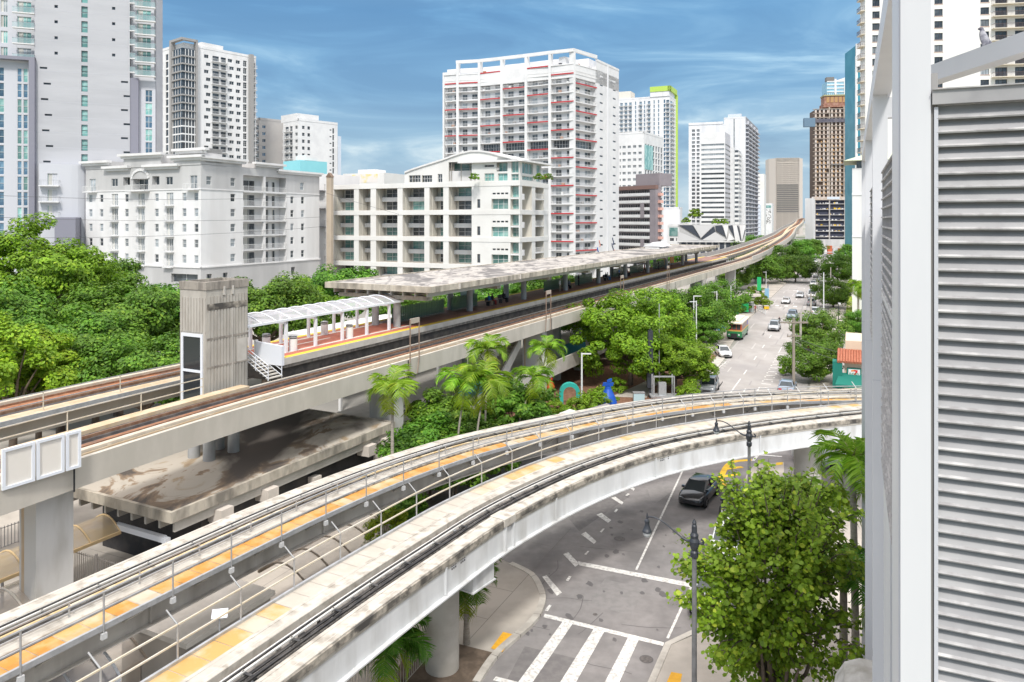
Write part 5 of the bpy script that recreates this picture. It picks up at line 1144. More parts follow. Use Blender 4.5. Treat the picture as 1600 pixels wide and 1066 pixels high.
# stepped lower volume
fq = F(f.pt(0, 0, 3), f.e); x0, x1 = fq.a(61), fq.a(112); zt = fq.z(80, 256); hs = []
for v_ in (290, 315, 340):
    z = fq.z(75, v_); a0, a1 = fq.a(74), fq.a(90); hs.append((a0, a1, z+.1, z+2.4)); B.win(fq, a0, z+.1, a1-a0, 2.3, (g_teal, fr_w, 2, 1, 1), .2); B.balc(fq, fq.a(62), z, fq.a(94)-fq.a(62), 1.2, (white, metal_g, 'bar'))
B.wall(fq, x0, x1, 0, zt, gb3, hs, .2); mb = MB(); c0 = fq.pt(x1, 0); pts = [fq.pt(x1, 0)]
for t in range(1, 7): an = math.radians(15*t); pts.append(fq.pt(x1+4.2*math.sin(an), 0, -4.2*(1-math.cos(an))))
pts += [fq.pt(x1+4.2, 0, -9), fq.pt(x0, 0, -9), fq.pt(x0, 0, -.4)]; mb.prism([p.to_tuple()[:2] for p in pts], 0, zt-.05, gb3); mb.build('lower_volume', B.t)
B.box(f, xl, f.a(242), 0, 71, -16, -2.6, gb, 'core'); B.box(f, f.a(100), f.a(131), 0, f.z(110, 340), .1, 8, gb2, 'garage'); B.done(100)
# --- middle distance ---------------------------------------------------------------------------
grm = mat('raw_grey_render', (.47, .45, .43), (.43, .41, .40), .1, .85)
pinkm = mat('pink_render', (.75, .45, .38), rough=.8)
block('grey_block', 'plain grey concrete tower with pink balconies left of it, behind the corner tower', 'tower', 405, 330, 398, 446, 187, 45, 3.1, [(399, 404, 'b', (g_dark, pinkm, 1, 1))], [(410, 415, 'w', (g_blue, fr_w, 2, 1))], grm, grm)
def x4(B):
    B.box(B.fr, 0, B.fr.a(500), B.zt, B.zt+3.2, -14, -1, white, 'penthouse')
    B.box(B.fr, B.fr.a(528), B.fr.a(533), 0, B.fr.z(530, 213), -9, .0, blue_w, 'rear_wing')
block('white_tower', 'white mid-rise tower with balconies up its left side, above the turquoise box', 'apartment tower', 466, 320, 442.5, 527.5, 188, 42, 3.0,
      [(446, 451, 'b'), (453, 457, 'b'), (461, 465, 'w')], [(472, 476, 'w', (g_dark, fr_d, 2, 1)), (480.5, 484.5, 'w', (g_dark, fr_d, 2, 1)), (515, 518, 's'), (519.5, 522, 't', (g_dark, fr_d, 1, 2)),], white, white, extra=x4)
f = Fd(469, 250, 40, 'D'); B = Bld('turquoise_box', 'pale turquoise box building with a flat roof in front of the white tower', 'building', f); tq = mat('turquoise', (.28, .66, .72), (.25, .62, .68), .1, .7)
B.box(f, 0, f.a(511), 0, f.z(480, 251), -10, 0, tq); B.box(f, f.a(479), f.a(497), f.z(488, 251), f.z(488, 243), -6, -.5, white, 'plant_room'); B.done()
# lime-capped tower
def x8(B):
    lime = mat('lime', (.46, .64, .12), rough=.6); B.box(B.fl, B.fl.a(1016), 0, B.zt+.5, B.zt+7, -14, .6, wall_c, 'crown'); B.box(B.fl, -1, B.fl.a(1016), B.zt+4, B.zt+7.6, -1.2, 1.0, lime, 'lime_cap'); B.box(B.fr, -1, B.RA, B.zt+4, B.zt+7.6, -1.2, 1.0, lime, 'lime_cap')
    B.box(B.fr, B.RA-.2, B.RA+.7, 30, B.zt+4, -1, 1.4, lime, 'lime_edge'); B.box(B.fl, -1, B.fl.a(1030), 12, 24, .1, 1.6, lime, 'lime_base'); B.box(B.fl, -1.5, B.fl.a(1044), 13, 27, 1.62, 2.2, mat('navy', (.02, .07, .25)), 'navy_panel')
    B.box(B.fl, B.fl.a(985), B.LA, B.zt, B.zt+6, -12, -.5, mat('cream_top', (.72, .69, .62)), 'penthouse')
S3 = (g_blue, fr_w, 2, 1)
block('lime_tower', 'tall pale tower with a lime-green cap and blue balconies', 'apartment tower', 1046, 520, 966, 1056, 151, 24.7, 3.1,
      [(969, 973, 'b', S3), (976, 980, 'b', S3), (983, 987, 'b', S3), (992, 994, 't', S3), (999, 1003, 'b', S3), (1006, 1008, 't', S3), (1012, 1016, 'b', S3), (1021, 1023, 't', S3), (1028, 1030, 't', S3), (1037, 1039.5, 't', (g_blue, fr_d, 1, 2)), (1041, 1045.5, 'b', (g_blue, fr_d, 2, 1))], [(1047.5, 1053, 'b', S3)], wall_c, wall_c, extra=x8, cap=90)
def x9(B): B.box(B.fr, B.fr.a(1007), B.fr.a(1020), B.lv[3], B.zt-6, .05, .2, g_teal, 'teal_glazing')
block('office_block', 'white office block with small square windows and a teal glass strip behind the banded block', 'office building', 1006, 390, 966, 1036, 208, 30, 3.5,
      [(968, 970, 'w', (g_pale, fr_w, 1, 1)), (972.5, 977.5, 'w', (g_pale, fr_w, 2, 1)), (980.5, 985.5, 'w', (g_pale, fr_w, 2, 1)), (989, 994, 'w', (g_pale, fr_w, 2, 1)), (997.5, 1002.5, 'w', (g_pale, fr_w, 2, 1))],
      [(1008+k*4.1, 1010.3+k*4.1, 't', (g_dark, fr_w, 1, 1)) for k in range(7)], white, white, top_gap=5, extra=x9)
pur = mat('mauve_grey', (.30, .27, .29), (.26, .235, .255), .2, .8)
def x10(B):
    mb = MB()
    for z in B.lv:
        B.fl.box(mb, 3, B.LA, z-.2, z+1.05, 1.2, 1.4, white); B.fl.box(mb, 3, B.LA, z-.25, z+.0, 0, 1.4, white); B.fr.box(mb, 0, B.RA, z-.2, z+.9, .0, 1.2, pinkm)
    o = mb.build('balcony_band', B.t); o['kind'] = 'stuff'
    B.box(B.fl, 0, B.fl.a(991), B.zt+.8, B.fl.z(1000, 272), -9, -1, pur, 'penthouse'); B.box(B.fl, -.2, B.LA+.2, B.zt-.6, B.zt+.95, .0, 1.7, mat('brown_fascia', (.24, .15, .13)), 'fascia'); B.box(B.fl, 0, 3, 0, B.zt, .01, 1.5, pur, 'end_pier'); a_ = B.fl.a(1007)
    for i in (2, 3, 7, 8): B.box(B.fl, a_-1, a_+1, B.lv[i]-.3, B.lv[i]+2.8, 1.41, 1.5, pur, 'infill')
block('banded_block', 'mauve-grey mid-rise with long white balcony bands', 'apartment block', 1028, 300, 967, 1033, 293, 50, 2.95,
      [(967.5+k*3.6, 969.8+k*3.6, 'w', (g_dark, mat('door_cream', (.55, .50, .44)), 1, 1)) for k in range(16)], [], pur, pur, top_gap=.2, extra=x10)
block('white_shed', 'plain white windowless block under the lime tower', 'building', 1062, 460, 1032, 1066, 326, 24.7, 4, m=wall_c)
def x11(B): B.box(B.fl, B.fl.a(1059), B.fl.a(1046), B.lv[0]+.2, B.zt-.5, .02, .2, g_teal, 'teal_glazing')
block('small_office', 'small white office with a teal top-floor window beside the faceted building', 'office building', 1061, 330, 1043, 1064, 354, 24.7, 3, [(1046.5, 1053, 'w'), (1056, 1058, 'w')], m=white, extra=x11)
# faceted parking structure
f = Fd(1060, 330, 5, 'R'); B = Bld('faceted_building', 'low grey and white building with triangular facade panels and roof planting', 'building', f); a1 = f.a(1165); zt, zb_ = f.z(1060, 351), 3
B.box(f, 0, a1, 0, zt, -25, -.6, mat('facet_grey', (.50, .50, .49), (.46, .46, .46), .2, .8))
dkg = mat('facet_dark', (.06, .07, .09), rough=.3)
def tri(pts, m, d, nm):
    mb = MB(); P_ = [f.pt(f.a(u), f.z(u, v), d) for u, v in pts]; Qs = [p-f.n*.4 for p in P_]; n = len(P_)
    mb.face(P_, m)
    for i in range(n): mb.face([P_[i], P_[(i+1) % n], Qs[(i+1) % n], Qs[i]], m)
    mb.build(nm, B.t)
for t_ in ([(1062, 352), (1082, 352), (1094, 372)], [(1084, 352), (1088, 352), (1095, 371)], [(1096, 373), (1116, 354), (1118, 362), (1105, 375)], [(1118, 353), (1128, 352), (1136, 371), (1119, 361)], [(1138, 353), (1144, 352), (1148, 371)], [(1151, 352), (1154, 354), (1158, 377), (1155, 372)], [(1162, 357), (1165, 360), (1160, 377)]): tri(t_, dkg, -.15, 'dark_panel')
for t_ in ([(1083, 352), (1116, 352), (1095, 372)], [(1129, 352), (1138, 352), (1135, 372)], [(1145, 352), (1151, 352), (1157, 378), (1149, 378)], [(1155, 352), (1165, 352), (1159, 378)], [(1060, 362), (1095, 376), (1060, 377)], [(1096, 376), (1117, 363), (1136, 375), (1128, 377)], [(1139, 364), (1148, 374), (1136, 377)]): tri(t_, wallw if t_[0][0] > 1120 else mat('facet_pale', (.60, .60, .60), rough=.7), .2, 'white_panel')
mb = MB()
for k in range(9): f.box(mb, f.a(1065+k*10), f.a(1072+k*10), 5, f.z(1065, 378), -.58, -.5, dkg)
mb.build('ground_glazing', B.t); B.box(f, -.3, a1, f.z(1060, 378.5), f.z(1060, 377), -.6, .3, white, 'band'); B.done()
# white banded office, its taller neighbours
f = Fd(1076, 640, 20, 'R'); B = Bld('white_tower', 'pale tower with pairs of balconies behind the banded office', 'apartment tower', f); zt = f.z(1076, 196); hs = []
for i in range(34):
    z = zt-6-i*3.4
    for ua, ub in ((1081, 1086), (1088.5, 1093)): x0, x1 = f.a(ua), f.a(ub); hs.append((x0, x1, z, z+2.3)); B.win(f, x0, z, x1-x0, 2.3, (g_pale if i < 12 else g_dark, fr_w, 2, 1), .6)
B.wall(f, 0, f.a(1133), 0, zt, wall_c, hs, .6); B.box(f, 0, f.a(1133), 0, zt, -18, -.8, wall_c, 'core'); B.box(f, 0, f.a(1130), zt, zt+2, -1, .4, wall_c, 'parapet'); B.done(60)
fL, fR = Fd(1133, 520, 24.7, 'L'), Fd(1133, 520, 24.7, 'D'); B = Bld('banded_office', 'white office tower ringed by dark window bands', 'office building', fL); zt = fL.z(1133, 206); LA = fL.a(1094.5); RA = fR.a(1141); fh = 3.35
nb = int((zt-12)/fh)-3; hs = []
for i in range(nb):
    z = zt-9.5-i*fh*1.02
    if z < 9: break
    for f_, a_ in ((fL, LA-.6), (fR, RA)): hs.append((f_, .6 if f_ is fL else 0.8, a_, z, z+1.35)); B.win(f_, .6 if f_ is fL else .8, z, a_-(.6 if f_ is fL else .8), 1.35, (g_dark if i > 5 else g_pale, fr_d, 12 if f_ is fL else 6, 1), .3)
B.wall(fL, 0, LA, 8, zt, white, [h[1:] for h in hs if h[0] is fL], .3); B.wall(fR, 0, RA, 8, zt, mat('office_side_shade', (.55, .55, .58)), [h[1:] for h in hs if h[0] is fR], .3); B.rear(fL, LA, fR, RA, 0, zt, white)  # shade of the right-hand face is put into its grey colour
hs = [(x, x+4.4, 1, 7.5) for x in (1.2, 7.4, 13.2)];
for h in hs: B.win(fL, h[0], 1, 4.4, 6.5, (g_dark, fr_d, 3, 2), .5)
B.wall(fL, 0, LA, 0, 8, white, hs, .5)
fz = F(fR.pt(RA, 0, 2.5), SR*1.0+SD*.0, ); B.box(fR, RA, RA+5, 0, zt-9, -6, 2.5, white, 'stair_core')
mb = MB()
for i in range(nb-2): z = zt-14-i*fh*1.02; fR.box(mb, RA+5, RA+22, z, z+1.7, -2, 5.5, white); fR.box(mb, RA+5, RA+22, z+1.7, z+3.4, -2, 4.9, g_dark)
o = mb.build('side_band', B.t); o['kind'] = 'stuff'; B.done()
def x13(B):
    mb = MB(); B.fl.box(mb, B.fl.a(1148), B.fl.a(1146.3), 40, B.zt-.5, .01, .15, g_pale); mb.build('glass_slit', B.t)
    B.box(B.fl, B.fl.a(1158), B.fl.a(1137), B.zt+.9, B.zt+3.4, -5, -1, blue_w, 'penthouse'); mb = MB()
    for i, z in enumerate(B.lv):
        for x in (.1, .35, .6, .85): B.fr.box(mb, B.RA*x, B.RA*x+.5, z, z+3.2, .0, 1.6, gb3)
        B.fr.box(mb, .3, B.RA, z-.2, z+.5, .0, 1.9, gb3)
    o = mb.build('balcony_slab', B.t); o['kind'] = 'stuff'
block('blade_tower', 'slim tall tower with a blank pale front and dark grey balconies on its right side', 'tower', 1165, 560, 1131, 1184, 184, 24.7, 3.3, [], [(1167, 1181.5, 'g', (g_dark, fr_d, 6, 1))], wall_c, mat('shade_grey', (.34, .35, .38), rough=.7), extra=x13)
f = Fd(1184, 800, 24.7, 'R'); B = Bld('sliver_tower', 'thin cream tower in the gap right of the slim tall tower', 'tower', f); B.box(f, 0, f.a(1194), 0, f.z(1185, 272), -20, 0, wall_cream); B.box(f, 0, f.a(1189), 0, f.z(1185, 320), .02, 4, blue_w, 'wing'); B.done()
f = Fd(1190, 900, 24.7, 'R'); B = Bld('perforated_block', 'low white block with a perforated screen and a teal window', 'building', f); B.box(f, 0, f.a(1206), 0, f.z(1195, 318), -20, 0, white); B.box(f, f.a(1194), f.a(1205), f.z(1195, 325), f.z(1195, 321), .02, .3, g_teal, 'teal_window'); mb = MB(); rg = random.Random(4)
for k in range(60): x = rg.uniform(f.a(1194), f.a(1204)); z = rg.uniform(f.z(1195, 350), f.z(1195, 328)); f.box(mb, x, x+.8, z, z+.9, .01, .1, dkf)
mb.build('screen_holes', B.t); B.done()
# beige government tower
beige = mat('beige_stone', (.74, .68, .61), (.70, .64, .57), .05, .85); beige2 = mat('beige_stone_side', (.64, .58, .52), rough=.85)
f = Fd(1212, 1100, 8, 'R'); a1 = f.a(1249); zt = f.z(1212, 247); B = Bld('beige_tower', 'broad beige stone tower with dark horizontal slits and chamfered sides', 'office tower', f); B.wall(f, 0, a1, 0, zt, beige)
mb = MB(); zz = f.z(1212, 287)
for i in range(27):
    z = f.z(1212, 331.5-i*2.95); hgt = 1.5 if z < f.z(1212, 288) else .8
    f.box(mb, 1.5, a1-1.5, z, z+hgt, .01, .5, dkf if z < f.z(1212, 288) else beige2)
o = mb.build('window_slits', B.t)
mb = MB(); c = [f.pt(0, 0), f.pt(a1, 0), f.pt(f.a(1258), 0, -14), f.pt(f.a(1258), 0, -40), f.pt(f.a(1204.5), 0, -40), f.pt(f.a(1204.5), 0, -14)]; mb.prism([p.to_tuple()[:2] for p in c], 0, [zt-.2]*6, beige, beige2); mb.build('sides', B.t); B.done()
f = Fd(1258, 500, 24.7, 'R'); B = Bld('white_block', 'plain white wall where the viaduct disappears, left of the unfinished tower', 'building', f); B.box(f, 0, f.a(1271), 0, f.z(1260, 310), -20, 0, wallw); B.done()
# tower under construction
f = Fd(1271, 600, 9, 'R'); a1 = f.a(1336); B = Bld('unfinished_tower', 'concrete tower under construction with open floors and rusty formwork on top', 'unfinished tower', f); zt = f.z(1271, 168)
conc_b = mat('raw_brown_concrete', (.42, .36, .30), (.34, .29, .25), .3, .9); formw = mat('rusty_formwork', (.28, .13, .09), (.40, .24, .18), .4, .8); void = mat('open_floor_dark', (.055, .06, .09), rough=.8); infill = mat('block_infill', (.58, .47, .39), (.64, .58, .54), .3, .9)
B.box(f, 1.2, a1-1.2, 4, f.z(1271, 312), -18, -1.0, void, 'core'); B.box(f, 1.2, a1-1.2, f.z(1271, 312), zt-2, -18, -1.0, mat('open_floor_brown', (.16, .115, .09), rough=.9), 'core'); zsplit = f.z(1271, 312); i = 0; z = zt; mb = MB(); mi_ = MB(); rg = random.Random(9)
z = 0
while z > -1 and z < zt:
    lo = z < zsplit; ph_ = 4.45 if lo else 3.45; z += ph_ if z else 7
    if z > zt: break
    f.box(mb, -.4 if not lo else -1.5, a1+.4, z-.35, z+.1, -1, .6, conc_b if not lo else grm)
    if not lo:
        k = 0
        for x in [1.0+3.1*j for j in range(int(a1/3.1))]:
            if rg.random() < .95: mi_ and f.box(mi_, x+.2, x+1.5, z-3.1, z-.35, -.9, .1, infill)
            if rg.random() < .55 and z < zt-20: f.box(mi_, x+1.6, x+2.6, z-3.1, z-1.9, -.9, -.1, mat('tan_board', (.45, .27, .12)))
    else:
        for _ in range(14): x = rg.uniform(1, a1-2); f.box(mi_, x, x+rg.uniform(.4, 1.8), z+.1, z+rg.uniform(.5, 1.3), -.9, .2, rg.choice([white, paint_y, infill, wallg]))
mb.build('floor_slab', B.t)['kind'] = 'stuff'; mi_.build('infill_wall', B.t)['kind'] = 'stuff'
mb = MB()
for x in (-1.2, .6, a1*.37, a1*.74, a1*.88): f.box(mb, x, x+.9, 0, zsplit+1, -.6, .55, grm)
for x in (a1*.37, a1*.72): f.box(mb, x, x+.9, zsplit, zt, -.6, .5, conc_b)
mb.build('column', B.t); B.box(f, -1.5, a1*.96, zsplit-.5, zsplit+2.2, .6, 1.0, mat('site_banner', (.50, .42, .36), (.66, .62, .62), .2, .8), 'banner'); B.box(f, a1*.32, a1*.62, zsplit+.2, zsplit+2.2, 1.02, 1.2, blue_w, 'banner'); B.box(f, a1*.42, a1, f.z(1300, 258), f.z(1300, 256), .6, 1.6, dkf, 'platform')
B.box(f, 0, a1, zt-12.5, zt-9.5, .4, 1.2, mat('debris_net', (.10, .10, .13), (.16, .15, .17), .4, .9), 'safety_net'); B.box(f, -8, .5, zt-16, zt-9, 0, 4, mat('cage_blue', (.14, .22, .30)), 'loading_cage')
B.box(f, a1*.25, a1*.86, zt, zt+3, -14, -1, formw, 'formwork'); B.box(f, a1*.28, a1*.84, zt+3, zt+9.5, -13, -2, formw, 'formwork');
for k in range(5): B.box(f, a1*(.33+.1*k), a1*(.4+.1*k), zt+4, zt+8.5, -1.99, -1.8, mat('tan_board', (0, 0, 0)), 'formwork_panel')
B.box(f, a1*.26, a1*.87, zt+9.2, zt+10.2, -13, -1.2, mat('net_green', (.38, .36, .20), rough=.9), 'edge_net'); mb = MB()
for k in range(12): x = a1*(.28+.05*k); mb.tube([f.pt(x, zt+10, -2), f.pt(x, zt+11.5, -2)], .15, fr_d, 4)
mb.build('rebar', B.t); B.done()
f = Fd(1262, 585, 9, 'R'); t = thing('hoarding', 'long pale hoarding at the foot of the unfinished tower', 'hoarding', tuple(f.pt(0, 0))); mb = MB(); f.box(mb, 0, f.a(1322), 0, f.z(1280, 374), -1, 0, wallg); mb.build('wall', t)
# glassy tower behind it and the white/teal slab at the right
f = Fd(1292, 760, 9, 'R'); B = Bld('blue_glass_tower', 'pale blue glass tower behind the unfinished one', 'tower', f); a1 = f.a(1345); zt = f.z(1292, 127); skyg = mat('sky_glass', (.30, .52, .64), (.38, .60, .70), .2, .15, spec=.6)
B.box(f, 0, a1, 0, zt, -20, 0, skyg); mb = MB()
for i in range(16): f.box(mb, 0, a1, zt-3.5*i-1, zt-3.5*i, .02, .5, white)
for x in (.22, .5, .8): f.box(mb, a1*x, a1*x+2, zt-60, zt+2, .05, .8, white)
mb.build('white_band', B.t); B.box(f, -.5, 7, zt+.2, zt+4, -6, .4, dkf, 'roof_box'); mb = MB(); mb.prism([f.pt(9, 0, .2).to_tuple()[:2], f.pt(a1, 0, .2).to_tuple()[:2], f.pt(a1, 0, -4).to_tuple()[:2], f.pt(9, 0, -4).to_tuple()[:2]], zt-1, [zt+.5, zt+8, zt+8, zt+.5], white); mb.build('slanted_crown', B.t)
mb = MB(); mb.prism([f.pt(-14, 0, .2).to_tuple()[:2], f.pt(0, 0, .2).to_tuple()[:2], f.pt(0, 0, -10).to_tuple()[:2], f.pt(-14, 0, -10).to_tuple()[:2]], 0, [20, zt-20, zt-20, 20], blue_w); mb.build('sloping_wing', B.t); B.done()
f = Fd(1336, 420, 9, 'R'); B = Bld('teal_tower', 'narrow teal-sided tower between the unfinished tower and the white condominium', 'tower', f); a1 = f.a(1352); zt = f.z(1336, 72)
B.box(f, 0, a1, 0, zt, -20, 0, mat('teal_cladding', (.05, .24, .32), (.08, .30, .38), .1, .3)); B.box(f, -.01, 1.2, 0, zt-6, .02, 1, white, 'white_edge'); B.box(f, .2, a1, zt-12, zt+1, .02, 1.2, white, 'crown'); B.done()
# white condominium filling the top right
f = Fd(1352, 189, 8, 'R'); f2 = Fd(1352, 189, 8, 'D'); B = Bld('condominium', 'white high-rise condominium with brown balconies filling the top right corner', 'apartment tower', f); hs = []; cw = mat('condo_white', (.80, .79, .76), (.77, .76, .73), .1, .7); peach = mat('peach_sill', (.70, .50, .42))
zc = f.z(1369, 41); lv = [zc-1.0+3.02*i for i in range(-18, 10)]
for z in lv:
    for ua, ub in ((1363, 1374.5), (1460, 1473), (1532, 1545.5)):
        x0, x1 = f.a(ua), f.a(ub); hs.append((x0, x1, z, z+1.75)); B.win(f, x0, z, x1-x0, 1.75, (rg.choice([g_dark, g_pale, g_dark]), fr_d, 3, 1), .2)
        B.box(f, x0-.1, x1+.1, z-.14, z-.02, .0, .1, peach, 'sill') if inview(f.pt(x0, z), 10) else None
    for ua, ub in ((1555, 1574), (1586, 1606)):
        x0, x1 = f.a(ua), f.a(ub); hs.append((x0, x1, z-.7, z+1.75)); B.win(f, x0, z-.7, x1-x0, 2.4, (g_dark, fr_d, 3, 1), .3)
    B.balc(f, f.a(1549), z-.75, f.a(1622)-f.a(1549), 1.4, (mat('cream_slab', (.66, .60, .50)), mat('brown_rail', (.16, .11, .10)), 'bar'))
    B.balc(f2, .3, z-.75, 3.2, 1.0, (mat('cream_slab', (0, 0, 0)), mat('brown_rail', (0, 0, 0)), 'bar'))
B.wall(f, 0, f.a(1680), 0, 105, cw, hs, .3); B.wall(f2, 0, 4, 0, 105, cw); B.box(f, .1, f.a(1680), 0, 104, -4, -.8, cw, 'core'); B.done(100)
# small white building with a pale green hip roof at the kerb
f = Fd(1331.5, 150, 24.7, 'R'); f2 = Fd(1331.5, 150, 24.7, 'D'); B = Bld('kerb_building', 'white street-side building with a pale green overhanging roof', 'building', f); zt = f.z(1335, 263); hs = []
for z in (14, 19.5, 25, 29): x = f.a(1348); hs.append((x, x+1, z, z+1.8)); B.win(f, x, z, 1, 1.8, (g_dark, fr_d, 1, 1), .2)
B.wall(f, 0, 14, 0, zt, wallw, hs, .2); B.box(f, .01, 14, 0, zt-.01, -14, -.3, wallw, 'core'); B.box(f, .8, 14, zt, zt+1.6, -12, -.8, g_dark, 'attic_glazing')
mb = MB(); gr_ = mat('pale_green_roof', (.52, .56, .42), rough=.7); c = [f.pt(-1.6, zt+1.5, 1.2), f.pt(15, zt+1.5, 1.2), f.pt(15, zt+1.5, -13), f.pt(-1.6, zt+1.5, -13)]; ap = f.pt(5, zt+4, -6); mb.faces([*c, ap], [(0, 1, 4), (1, 2, 4), (2, 3, 4), (3, 0, 4), (3, 2, 1, 0)], gr_); mb.build('roof', B.t)
B.box(f, -.05, 14, zt-5.5, zt-5.1, .0, .12, white, 'band'); B.box(f, -.05, 14, zt-14, zt-13.8, .0, .12, white, 'band'); B.done()
# ---------------------------------------------------------------- louvred building at the right
lv_w = mat('cladding_white', (.66, .665, .68), (.62, .625, .645), .8, .45, c3=(.62, .62, .64), s2=.5, stretch=(1, 1, .2)); lv_s = mat('cladding_grey', (.56, .57, .61), (.50, .51, .54), .8, .5, stretch=(1, 1, .15)); lv_l = mat('louvre_paint', (.34, .335, .34), (.30, .295, .30), 2.5, .55, c3=(.38, .375, .375), s2=1.4)
lip_m = mat('louvre_lip', (.40, .395, .395), (.32, .31, .31), 9, .55, c3=(.55, .54, .53), s2=3, detail=8); chip = mat('chipped_paint', (.68, .68, .70), (.45, .44, .45), 3, .6, c3=(.80, .80, .82), s2=2.5, stretch=(1, 1, .2), detail=9)
C0 = TT(.375, 7.1); f = F(C0, TR); fw = F(C0, TD)
t = thing('louvred_building', 'white-clad building corner at the right edge with a tall bank of grey louvres', 'building', (C0.x, C0.y, 0))
def pb(nm, fn):
    mb = MB(); fn(mb); return mb.build(nm, t)
pb('corner_column', lambda m: (m.obox(TT(.375, 7.1, 0), TR*.227, TD*1.45, (0, 0, 24), lv_w), m.obox(TT(.365, 7.13, 0), TR*.01, TD*.16, (0, 0, 24), lv_s), m.obox(TT(.602, 7.12, 10), TR*.02, TD*.5, (0, 0, 11.05), dkf)))
pz = {0: 23, 1: 23}
for s_, w_ in ((16.4, .27), (25.6, .27), (34.5, .27)):
    pb('post', lambda m: (m.obox(TT(.375, s_, 0), TR*w_, TD*.3, (0, 0, 22.5), lv_w), m.obox(TT(.372, s_+.02, 11.3), TR*.01, TD*.27, (0, 0, .02), dkf), m.obox(TT(.373, s_+.001, 17.8-.06*s_), TR*w_, TD*-.004, (0, 0, .02), lv_s)))
pb('top_beam', lambda m: m.obox(TT(.375, 8.55, 22.5), TR*.32, TD*26.3, (0, 0, .42), lv_w))
pb('cross_beam', lambda m: m.obox(TT(.645, 16.45, 22.05), TR*6, TD*.25, (0, 0, .4), lv_w))
def lattice(m, s0, s1, z0, z1, py, pz_, lo):
    n = round((s1-s0)/py); k = round((z1-z0)/pz_)
    for i in range(n+1): m.obox(TT(.44, s0+(s1-s0)*i/n-.012, z0), TR*.1, TD*.024, (0, 0, z1-z0), lv_l)
    for j in range(k+1): m.obox(TT(.42, s0, z0+(z1-z0)*j/k), TR*.12, TD*(s1-s0), (0, 0, .022), lip_m)
pb('lattice_screen', lambda m: (lattice(m, 8.9, 13.2, 18.9, 20.75, .27, .14, 0), lattice(m, 8.9, 13.2, 16.2, 18.8, .27, .14, 0), m.obox(TT(.43, 8.9, 18.8), TR*.1, TD*4.3, (0, 0, .08), lv_w)))
pb('lattice_screen', lambda m: (lattice(m, 17.4, 21.5, 17.2, 20.75, .5, .16, 0)))
pb('wall_panel', lambda m: (m.obox(TT(.62, 8.55, 0), TR*.2, TD*30, (0, 0, 18.3), lv_s), m.obox(TT(.60, 13.2, 0), TR*.22, TD*3.2, (0, 0, 20.2), lv_w), m.obox(TT(.61, 21.6, 0), TR*.2, TD*14, (0, 0, 20.2), lv_w)))
pb('corner_flashing', lambda m: (m.obox(TT(.44, 8.55, 0), TR*.16, TD*.3, (0, 0, 18.4), chip), m.obox(TT(.50, 8.86, 0), TR*.1, TD*2.4, (0, 0, 16.1), lv_s), m.obox(TT(.47, 11.3, 0), TR*.12, TD*2.2, (0, 0, 16.1), lv_w)))
pb('panel_joint', lambda m: [m.obox(TT(.495, 8.9, z), TR*.004, TD*2.3, (0, 0, .03), dkf) for z in (15.2, 14.1, 12.9)])
# louvres: bent blades with a bright lip
a0, a1 = .27, 3.2; z = 20.93; bl = 0
pb('louvre_backing', lambda m: (f.box(m, a0-.02, a1, 12, 20.9, -.12, -.10, greyc), f.box(m, .25, .28, 12, 20.95, -.28, .0, lv_s)))
pb('louvre_head', lambda m: (f.box(m, .235, a1, 20.97, 21.09, -.25, .03, lv_l), f.box(m, .235, a1, 21.09, 21.10, -.25, .05, lip_m)))
for i in range(62):
    z = 20.955-i*.115
    def bld_(m):
        for x0, x1 in ((a0, 1.9), (1.9, a1)):
            P4 = [f.pt(x0, z+.012, -.075), f.pt(x1, z+.012, -.075), f.pt(x1, z-.085, -.02), f.pt(x0, z-.085, -.02)]
            m.face(P4, lv_l); m.face([p-Vector((0, 0, .006)) for p in P4][::-1], lv_l)
            P5 = [f.pt(x0, z-.085, -.02), f.pt(x1, z-.085, -.02), f.pt(x1, z-.10, .002), f.pt(x0, z-.10, .002)]; m.face(P5, lip_m)
            P6 = [f.pt(x0, z-.10, .002), f.pt(x1, z-.10, .002), f.pt(x1, z-.112, -.004), f.pt(x0, z-.112, -.004)]; m.face(P6, lip_m)
    pb('louvre_blade', bld_)
pb('fin_grille', lambda m: [m.obox(TT(.62+.001, 7.3+k*.035, 21.1), TR*.05, TD*.012, (0, 0, .17), greyc) for k in range(6)])
pb('roof_slab', lambda m: m.obox(TT(.64, 8.2, 20.9), TR*8, TD*.3, (0, 0, .36), lv_w))
A_, B_ = Q(1440, 121, 9.0), Q(1640, 78, 6.9); dv = (B_-A_); dv.z = 0
pb('sloping_beam', lambda m: m.obox(A_-Vector((0, 0, .09)), dv, Vector((dv.y, -dv.x, 0)).normalized()*-.2, (0, 0, .2), lv_w))
